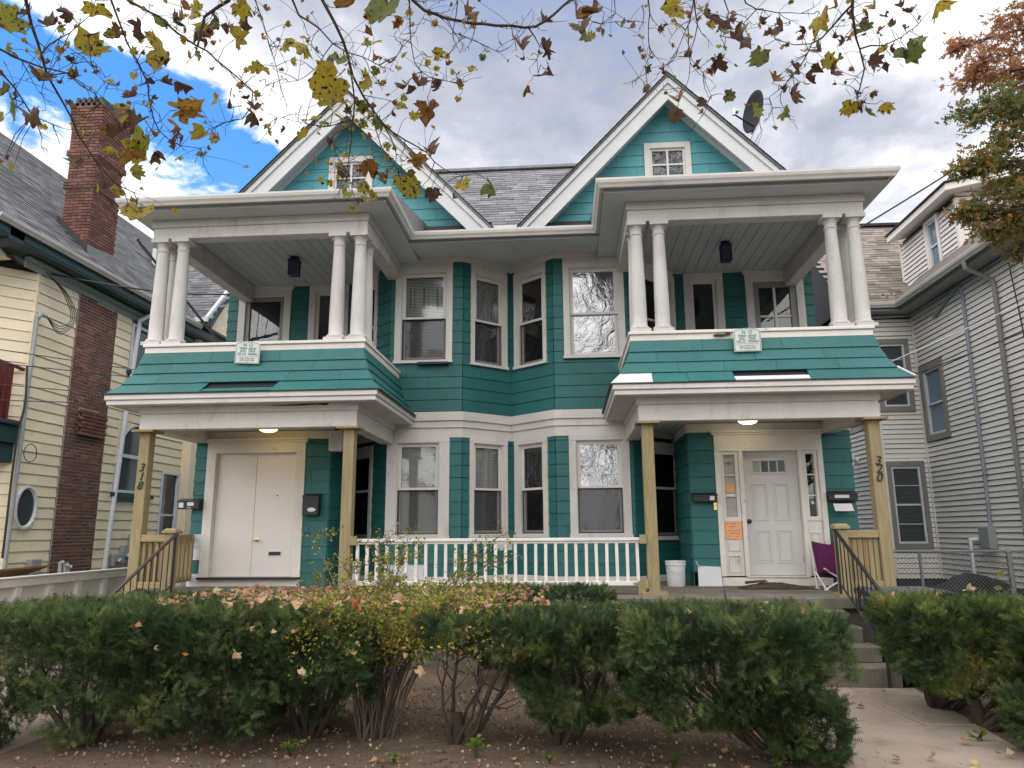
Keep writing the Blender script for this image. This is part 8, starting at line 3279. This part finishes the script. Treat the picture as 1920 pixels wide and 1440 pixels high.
    (3.092, 5.702, 5.456, 0.17, 'b', 2.988, 5.693, 5.5),
    (2.921, 5.637, 5.381, 0.157, 'b', 2.962, 5.743, 5.468),
    (2.994, 5.663, 5.319, 0.135, 'b', 2.962, 5.743, 5.468),
    (3.198, 5.621, 5.333, 0.145, 'b', 3.487, 5.757, 5.352),
    (2.807, 5.527, 5.291, 0.088, 'g', 2.908, 5.743, 5.403),
    (2.781, 5.837, 5.423, 0.174, 'o', 2.801, 5.793, 5.307),
    (2.842, 5.636, 5.16, 0.189, 'b', 2.827, 5.743, 5.306),
    (2.879, 5.948, 5.413, 0.094, 'b', 2.822, 5.793, 5.323),
    (2.766, 5.615, 4.984, 0.121, 'g', 2.755, 5.843, 5.171),
    (3.428, 5.959, 5.469, 0.065, 'b', 3.468, 5.757, 5.291),
    (3.592, 5.783, 5.535, 0.183, 'b', 3.477, 5.686, 5.459),
    (3.725, 5.901, 5.716, 0.14, 'y', 3.626, 5.689, 5.603),
    (3.845, 5.963, 5.753, 0.094, 'b', 3.723, 5.764, 5.672),
    (3.764, 5.889, 5.574, 0.128, 'b', 3.659, 5.689, 5.606),
    (3.919, 5.803, 5.617, 0.229, 'g', 3.862, 5.764, 5.737),
    (3.909, 5.596, 5.583, 0.111, 'g', 3.988, 5.839, 5.855),
    (4.014, 5.962, 5.849, 0.083, 'b', 3.922, 5.839, 5.807),
    (3.387, 5.664, 5.149, 0.1, 'b', 3.466, 5.829, 5.24),
    (3.57, 5.8, 5.243, 0.102, 'b', 3.561, 5.9, 5.206),
    (3.422, 5.91, 5.209, 0.15, 'y', 3.454, 5.829, 5.207),
    (3.539, 5.912, 5.205, 0.104, 'b', 3.549, 5.9, 5.213),
    (3.534, 5.857, 5.104, 0.148, 'g', 3.561, 5.9, 5.206),
    (3.819, 6.12, 5.321, 0.143, 'y', 3.561, 5.9, 5.206),
    (3.954, 5.895, 5.898, 0.088, 'b', 3.944, 5.839, 5.823),
    (3.266, 5.606, 5.469, 0.061, 'g', 3.466, 5.686, 5.554),
    (-0.711, 5.488, 4.434, 0.075, 'y', -0.79, 5.562, 4.475),
    (-0.707, 5.746, 5.659, 0.048, 'y', -0.653, 5.6, 5.616),
    (-2.304, 4.204, 4.57, 0.054, 'b', -2.482, 4.429, 4.738),
    (-0.515, 5.403, 4.738, 0.061, 'y', -0.56, 5.417, 4.726),
    (-2.666, 5.546, 5.244, 0.043, 'b', -2.511, 5.309, 5.089),
    (-2.047, 5.362, 5.507, 0.047, 'y', -2.036, 5.436, 5.631),
    (-0.357, 5.514, 5.915, 0.05, 'o', -0.372, 5.55, 5.933),
    (-2.93, 4.567, 4.935, 0.05, 'y', -2.843, 4.533, 4.916),
    (-2.801, 5.087, 5.658, 0.074, 'b', -2.635, 5.018, 5.626),
    (-2.813, 5.148, 5.694, 0.056, 'b', -2.635, 5.018, 5.626),
    (-0.469, 5.534, 5.544, 0.062, 'y', -0.544, 5.675, 5.738),
    (-0.461, 5.349, 4.691, 0.057, 'b', -0.485, 5.533, 4.796),
    (2.375, 5.82, 5.761, 0.063, 'y', 2.323, 5.6, 5.593),
    (3.864, 5.78, 5.586, 0.073, 'b', 3.806, 5.764, 5.711),
    (-2.796, 4.163, 5.134, 0.047, 'b', -2.914, 4.367, 5.314),
    (-2.295, 5.971, 5.26, 0.084, 'o', -2.238, 5.8, 5.191),
    (-2.994, 4.398, 4.997, 0.052, 'g', -2.807, 4.171, 4.816),
    (2.826, 5.949, 5.98, 0.09, 'b', 2.848, 5.943, 5.973),
    (-0.651, 5.225, 5.185, 0.079, 'y', -0.699, 5.2, 5.127),
    (2.515, 5.625, 5.806, 0.085, 'g', 2.536, 5.75, 5.939),
    (-1.647, 5.259, 5.917, 0.082, 'b', -1.635, 5.3, 5.985),
    (-2.305, 5.597, 5.811, 0.087, 'g', -2.141, 5.364, 5.698),
    (2.222, 5.348, 5.575, 0.06, 'b', 2.286, 5.52, 5.697),
    (-1.489, 5.492, 5.546, 0.045, 'g', -1.533, 5.5, 5.555),
    (2.958, 5.627, 5.248, 0.077, 'y', 2.908, 5.743, 5.403),
    (-0.68, 5.619, 5.586, 0.085, 'g', -0.653, 5.6, 5.616),
    (-0.997, 5.424, 4.803, 0.066, 'b', -0.985, 5.382, 4.789),
    (-0.372, 5.417, 4.478, 0.05, 'b', -0.447, 5.567, 4.56),
    (3, 5.652, 5.57, 0.074, 'y', 3.041, 5.693, 5.598),
    (1.296, 5.329, 5.63, 0.064, 'g', 1.279, 5.3, 5.671),
    (1.485, 5.541, 5.853, 0.083, 'g', 1.465, 5.35, 5.71),
    (-2.738, 5.157, 5.588, 0.05, 'g', -2.59, 5.018, 5.525),
    (-2.601, 5.283, 6.087, 0.052, 'y', -2.519, 5.145, 5.919),
    (-2.379, 3.515, 4.196, 0.053, 'o', -2.521, 3.68, 4.385),
    (-2.47, 4.973, 5.198, 0.068, 'y', -2.537, 5.164, 5.371),
    (-0.547, 5.609, 4.731, 0.056, 'b', -0.521, 5.492, 4.676),
    (0.311, 5.189, 5.647, 0.057, 'b', 0.296, 5.4, 5.805),
    (3.214, 5.381, 5.631, 0.043, 'o', 3.277, 5.593, 5.806),
    (2.292, 5.914, 6.072, 0.086, 'y', 2.288, 5.9, 6.18),
    (0.244, 5.728, 5.745, 0.063, 'g', 0.297, 5.64, 5.77),
    (-0.352, 5.585, 4.572, 0.055, 'b', -0.447, 5.567, 4.56),
    (-2.296, 5.453, 5.699, 0.044, 'o', -2.204, 5.364, 5.735),
    (2.514, 5.59, 5.715, 0.073, 'y', 2.536, 5.75, 5.939),
    (2.208, 5.672, 5.404, 0.046, 'o', 2.142, 5.6, 5.339),
    (1.548, 5.491, 5.803, 0.06, 'o', 1.501, 5.35, 5.711),
    (-1.816, 4.946, 5.604, 0.061, 'g', -1.908, 5, 5.744),
    (-2.171, 5.789, 5.117, 0.084, 'y', -2.217, 5.8, 5.203),
    (-0.595, 5.714, 4.886, 0.057, 'o', -0.56, 5.492, 4.738),
    (1.892, 5.346, 5.66, 0.054, 'y', 1.994, 5.52, 5.734),
    (-2.138, 5.642, 5.011, 0.084, 'y', -2.238, 5.8, 5.191),
    (-1.124, 5.343, 5.609, 0.057, 'g', -1.133, 5.529, 5.68),
    (-2.346, 3.954, 4.136, 0.048, 'y', -2.302, 3.92, 4.142),
    (-0.973, 5.698, 4.668, 0.08, 'b', -0.871, 5.502, 4.573),
    (-0.641, 5.438, 5.329, 0.054, 'b', -0.684, 5.2, 5.096),
    (-1.116, 5.475, 4.911, 0.041, 'y', -1.073, 5.362, 4.898),
    (-1.948, 5.063, 5.621, 0.06, 'b', -1.962, 5, 5.587),
    (-0.767, 5.813, 5.705, 0.044, 'b', -0.679, 5.6, 5.632),
    (2.181, 5.718, 6.09, 0.072, 'y', 2.214, 5.9, 6.212),
    (-1.84, 5.512, 5.419, 0.057, 'y', -1.816, 5.509, 5.439),
    (3.335, 5.926, 5.417, 0.056, 'o', 3.478, 5.829, 5.273),
    (-2.367, 4.708, 4.693, 0.066, 'y', -2.452, 4.6, 4.711),
    (0.506, 5.409, 5.787, 0.042, 'y', 0.502, 5.44, 5.813),
    (-0.729, 5.439, 5.127, 0.041, 'y', -0.645, 5.267, 5.04),
    (-2.577, 4.424, 5.234, 0.037, 'b', -2.699, 4.57, 5.338),
    (3.349, 5.562, 5.822, 0.073, 'b', 3.342, 5.593, 5.878),
    (2.161, 5.541, 5.346, 0.055, 'o', 2.126, 5.567, 5.352),
    (0.69, 5.559, 5.605, 0.04, 'y', 0.738, 5.68, 5.688),
    (0.324, 5.401, 5.543, 0.048, 'y', 0.321, 5.64, 5.755),
    (-1.64, 5.434, 5.401, 0.046, 'b', -1.665, 5.6, 5.474),
    (3.447, 5.568, 5.623, 0.057, 'o', 3.42, 5.614, 5.644),
    (-2.452, 5.18, 5.063, 0.06, 'y', -2.53, 5.309, 5.148),
    (-0.406, 5.756, 6.11, 0.073, 'o', -0.372, 5.55, 5.933),
    (-2.57, 5.381, 5.265, 0.085, 'b', -2.498, 5.236, 5.158),
    (-1.696, 5.626, 5.17, 0.042, 'o', -1.532, 5.562, 5.132),
]
OAK_CLUSTERS = [(7.19, 10.04, 8.38, 0.38), (7.42, 9.79, 8.62, 0.37), (7.13, 10.38, 8.27, 0.31), (7.93, 10.67, 8.41, 0.45), (6.86, 10.29, 7.67, 0.27), (6.88, 9.7, 7.36, 0.31), (7.27, 9.73, 7.24, 0.41), (7.0, 9.79, 6.88, 0.36), (7.27, 9.87, 6.62, 0.37), (6.65, 9.74, 6.58, 0.25), (6.44, 9.75, 6.49, 0.16), (7.27, 10.35, 6.5, 0.33), (7.08, 10.6, 6.2, 0.17), (6.44, 9.9, 5.92, 0.12), (7.47, 10.67, 6.14, 0.33), (6.92, 10.18, 5.69, 0.17), (7.59, 10.5, 5.93, 0.27), (7.55, 10.62, 5.56, 0.19), (7.07, 10.64, 9.0, 0.08), (7.3, 9.73, 6.19, 0.37), (7.72, 10.01, 7.55, 0.46), (8.09, 10.31, 8.61, 0.48)]
# ================================================================== TREES
MT = {'bark': mat('dark_twig_bark', (0.045, 0.036, 0.032), 0.9, 0.3, 12, 60, 0.5)}
ST = thing('street_tree', 'overhanging autumn street tree with spotted yellow and brown lobed leaves', 'tree', (-2.6, -1.2, 0))
# trunk and limbs out of the picture, so that the branches hang from something
mb = MB()
mb.tube([(-2.6, -1.2, -0.1), (-2.58, -1.2, 0.5), (-2.5, -1.1, 2.6), (-2.35, -0.9, 4.9)], [.36, .27, .24, .20], 14)
mb.build('trunk', MT['bark'], ST, smooth=True)
mb = MB()
crotch = Vector((-2.4, -0.95, 4.7))
anchors = {}
for r0, r1, P, free in TREE_BRANCHES:
    if not free:
        continue
    a = Vector(P[0])
    key = round(a.x / 2.2)
    anchors.setdefault(key, []).append((a, r0))
for key, L in anchors.items():
    c = sum((a for a, _ in L), Vector()) / len(L)
    hub = c + Vector((0.0, -0.9, 0.75))
    hub.z = max(hub.z, 6.0)
    m1 = crotch.lerp(hub, .5) + Vector((0, 0, .9))
    mb.tube([crotch, m1, hub], [.09, .06, .035], 8)
    for a, r in L:
        mb.tube([hub, hub.lerp(a, .5) + Vector((0, 0, .12)), a], [.03, max(r * 1.2, .012), r], 6)
mb.build('limb', MT['bark'], ST, smooth=True)
rt = random.Random(31)
for r0, r1, P, free in TREE_BRANCHES:
    pts = [Vector(p) for p in P]
    # refine with small kinks
    fine = []
    for a, b in zip(pts[:-1], pts[1:]):
        L = (b - a).length
        k = max(1, int(L / .09))
        for i in range(k):
            q = a.lerp(b, i / k)
            w = .012 * (i > 0)
            fine.append(q + Vector((rt.uniform(-w, w), rt.uniform(-w, w), rt.uniform(-w, w))))
    fine.append(pts[-1])
    mb = MB()
    n = len(fine)
    mb.tube(fine, [(r0 + (r1 - r0) * (i / (n - 1)) ** .7) * .85 for i in range(n)], 6)
    # side twigs with knobbly short shoots
    i = 2
    while i < n:
        s = fine[i]
        t = (fine[min(i + 1, n - 1)] - fine[i - 1]).normalized()
        d = (t * .7 + Vector((rt.gauss(0, .6), rt.gauss(0, .35), rt.gauss(-.15, .6)))).normalized()
        L = rt.uniform(.10, .38)
        tw = [s]
        m = max(3, int(L / .06))
        for k in range(1, m + 1):
            d = (d + Vector((rt.gauss(0, .28), rt.gauss(0, .2), rt.gauss(-.03, .28)))).normalized()
            tw.append(tw[-1] + d * (L / m))
        mb.tube(tw, [.0042 * (1 - .7 * k / m) for k in range(m + 1)], 4)
        for k in range(1, m + 1):
            if rt.random() < .75:
                e = (d + Vector((rt.gauss(0, .9), rt.gauss(0, .5), rt.gauss(0, .9)))).normalized() * rt.uniform(.02, .09)
                q = tw[k] + e * .5
                mb.tube([tw[k], q + Vector((rt.uniform(-.008, .008), 0, rt.uniform(-.008, .008))), tw[k] + e], [.0026, .0022, .0015], 3)
        i += rt.choice((1, 1, 2, 2))
    mb.build('branch', MT['bark'], ST)
HL = {}
for key in 'yobg':
    HL[key] = [leaf_mesh('leaf', 40 + s, c, f, 5, LC[key], .15 if key in 'yg' else .3)
               for s, c, f in (((1, .5, .25), (2, 1.0, .4), (3, -.8, .2), (4, .3, .6)) if key in 'yg' else ((5, 1.6, .7), (6, 2.4, .5), (7, -1.8, .9), (8, 1.0, .8), (9, 2.8, 1.2)))]
petiole = MB()
for (x, y, z, s, key, qx, qy, qz) in TREE_LEAVES:
    me = rt.choice(HL[key])
    s *= 1.25
    o = bpy.data.objects.new('leaf', me)
    COL.objects.link(o)
    o.parent = ST
    # blade hangs from its stalk: local -y points up to the twig
    q, p = Vector((qx, qy, qz)), Vector((x, y, z))
    up = (q - p)
    if up.length < .02:
        up = Vector((rt.gauss(0, .4), rt.gauss(0, .3), 1))
    up = (up.normalized() + Vector((rt.gauss(0, .35), rt.gauss(0, .25), .5))).normalized()
    face = Vector((rt.gauss(0, .55), -1, rt.gauss(-.35, .45)))
    if key == 'b':
        face = Vector((rt.gauss(0, 1.0), -1, rt.gauss(0, .6)))
    zax = (face - up * face.dot(up)).normalized()
    yax = -up
    xax = yax.cross(zax)
    M4 = Matrix((xax, yax, zax)).transposed().to_4x4()
    M4 = Matrix.Translation(p - ORG[ST.name]) @ M4 @ Matrix.Diagonal((s, s, s, 1))
    o.matrix_basis = M4
    top = p + up * (0.40 * s)
    d = q - top
    if d.length < 0.75:
        mid = top.lerp(q, .5) + Vector((rt.uniform(-.03, .03), rt.uniform(-.02, .02), rt.uniform(-.02, .05)))
        petiole.tube([top, mid, q], [.0022, .0026, .0034], 4)
# the many small leaves further back along the branches
ms = []
alls = [Vector(q) for r0, r1, P, free in TREE_BRANCHES for q in P]
for i in range(300):
    c = rt.choice(alls)
    if c.x > 1.2 and rt.random() < .35:
        continue
    q = c + Vector((rt.gauss(0, .16), rt.gauss(0, .12), rt.gauss(.02, .12)))
    sc = rt.uniform(.04, .10)
    ms.append(Matrix.Translation(q) @ Matrix.Rotation(rt.uniform(0, 6.28), 4, 'Z') @ Matrix.Rotation(rt.uniform(.4, 2.2), 4, 'X') @ Matrix.Rotation(rt.gauss(0, .6), 4, 'Y') @ Matrix.Diagonal((sc, sc, sc, 1)))
    petiole.tube([q, q.lerp(c, .5) + Vector((0, 0, .015)), c], [.0015, .002, .0026], 3)
joined('small_leaves', HL['y'][1], ms[:140], LC['y'], ST)
joined('small_leaves', HL['b'][0], ms[140:], LC['o'], ST)
petiole.build('leaf_twigs', MT['bark'], ST, kind='stuff')

# red oak at the right edge, before the dormer
OK_ = thing('oak_tree', 'pin oak turning red and olive at the right edge before the dormer', 'tree', (9.6, 9.4, 0))
mb = MB()
mb.tube([(9.6, 9.4, -.1), (9.58, 9.4, 2.5), (9.4, 9.5, 5.2), (9.2, 9.6, 8.0), (8.9, 9.7, 10.2)], [.24, .19, .16, .10, .04], 12)
mb.build('trunk', MT['bark'], OK_, smooth=True)
ro = np.random.default_rng(77)
rr = random.Random(78)
mb = MB()
pos, ax, tint = [], [], []
zs = [c[2] for c in OAK_CLUSTERS]
zlo, zhi = min(zs), max(zs)
for (x, y, z, r) in OAK_CLUSTERS + [(9.6, 9.6, 7.0, .9), (9.8, 9.2, 8.4, .9), (9.4, 9.8, 9.4, .8), (10.2, 9.4, 6.2, .9), (10.4, 9.6, 7.6, .9)]:
    c = Vector((x, y, z))
    k = min(1, max(0, (z - 3.2) / 5.5))
    s = Vector((9.58 - .35 * k, 9.45 + .1 * k, max(3.6, z - .35)))
    mid = s.lerp(c, .55) + Vector((0, 0, .10))
    mb.tube([s, mid, c], [.035, .02, .006], 6)
    for _ in range(int(9 + r * 12)):
        d = Vector((rr.gauss(0, 1), rr.gauss(0, .8), rr.gauss(0, .8))).normalized() * r * rr.uniform(.5, 1.25)
        st_ = mid.lerp(c, rr.uniform(.3, 1))
        tip = c + d
        mb.tube([st_, st_.lerp(tip, .5) + Vector((0, 0, rr.uniform(-.03, .04))), tip], [.006, .004, .002], 4)
        for _ in range(int(24 + 10 * r)):
            w = rr.uniform(.35, 1.06)
            p = st_.lerp(tip, w) + Vector((rr.gauss(0, .05), rr.gauss(0, .05), rr.gauss(0, .05)))
            pos.append(tuple(p))
            ax.append((rr.gauss(0, 1) + d.x, rr.gauss(0, 1), rr.gauss(-.1, .8)))
            h = (z - zlo) / (zhi - zlo)
            base = .80 if h > .78 else (.30 if h > .45 else .42)
            tint.append(min(1, max(0, base + rr.gauss(0, .16))))
pos, ax, tint = np.array(pos), np.array(ax), np.array(tint)
LOB = [(0, 0, 0), (-.04, 0, .25), (-.30, .03, .30), (-.07, 0, .45), (-.36, .05, .62), (-.06, 0, .70), (-.14, 0, .88), (0, 0, 1.05), (.14, 0, .88), (.06, 0, .70), (.36, .05, .62), (.07, 0, .45), (.30, .03, .30), (.04, 0, .25)]
LOF = [(0, 13, 1), (1, 13, 2), (13, 12, 2), (1, 2, 3), (3, 2, 11), (11, 13, 3), (3, 4, 5), (3, 11, 5), (11, 9, 5), (11, 10, 9), (5, 6, 7), (5, 9, 7), (9, 8, 7)]
LOF = [(0, 13, 1), (13, 12, 11), (1, 3, 2), (1, 13, 11), (1, 11, 3), (3, 5, 4), (11, 10, 9), (3, 11, 9), (3, 9, 5), (5, 7, 6), (9, 8, 7), (5, 9, 7)]
MT['oak'] = foliage_mat('oak_leaves', [(0, (0.07, 0.11, 0.04)), (0.3, (0.14, 0.17, 0.06)), (0.5, (0.25, 0.20, 0.07)), (0.65, (0.38, 0.19, 0.055)), (0.82, (0.42, 0.20, 0.14)), (1, (0.48, 0.26, 0.20))], 0.45)
scatter_mesh('crown', LOB, LOF, pos, ax, 0.105 * ro.uniform(.7, 1.25, len(pos)), tint, MT['oak'], OK_)
mb.build('branches', MT['bark'], OK_, kind='stuff')
# dry leaves lodged in the valley of the right-hand roof
for i in range(16):
    drop_leaf(DULL[rr.randrange(5)], 7.9 + .6 * rr.random() ** .7, 16.45 + .35 * rr.random(), 6.70 + .25 * rr.random(), rr.uniform(.06, .11), 'red-brown leaf caught in the roof valley beside the dormer', 'leaves caught in the right-hand roof valley', .5)

# unseen trees added behind the viewer to dim the facade and show in windows
for i, (x, y, h) in enumerate(((-13, -13, 12), (-4.5, -15, 13.5), (4, -13.5, 12.5), (12, -15, 13), (20, -14, 12), (-22, -14, 13))):
    t = thing('unseen_avenue_tree', 'half-bare autumn tree added out of view across the street', 'tree', (x, y, 0), 'added trees across the street')
    mb = MB()
    mb.tube([(x, y, -.1), (x, y, 1), (x + .1, y, 3.6)], [.34, .26, .2], 10)
    P, A = [], []
    for k in range(26):
        a, e = rr.uniform(0, 6.28), rr.uniform(.25, 1.35)
        L = h * rr.uniform(.42, .72)
        s0 = Vector((x + .1, y, rr.uniform(2.6, 5.2)))
        tip = s0 + Vector((math.cos(a) * math.cos(e), math.sin(a) * math.cos(e), math.sin(e))) * L
        mid = s0.lerp(tip, .5) + Vector((0, 0, .4))
        mb.tube([s0, mid, tip], [.10, .06, .02], 6)
        for q in range(9):
            b0 = mid.lerp(tip, rr.uniform(-.6, 1)) if q % 2 else s0.lerp(mid, rr.uniform(.4, 1))
            d = Vector((rr.gauss(0, 1), rr.gauss(0, 1), rr.gauss(.2, .8))).normalized() * rr.uniform(.7, 1.9)
            mb.tube([b0, b0 + d * .6, b0 + d + Vector((0, 0, .1))], [.025, .015, .006], 4)
            for z in range(5):
                P.append(tuple(b0 + d * rr.uniform(.2, 1.1) + Vector((rr.gauss(0, .28), rr.gauss(0, .28), rr.gauss(0, .28)))))
                A.append((rr.gauss(0, 1), rr.gauss(0, 1), rr.gauss(0, 1)))
    mb.build('trunk', MT['bark'], t)
    scatter_mesh('crown', LFV, LFF, np.array(P), np.array(A), ro.uniform(.22, .42, len(P)), ro.uniform(0, .7, len(P)), MT['oak'], t)
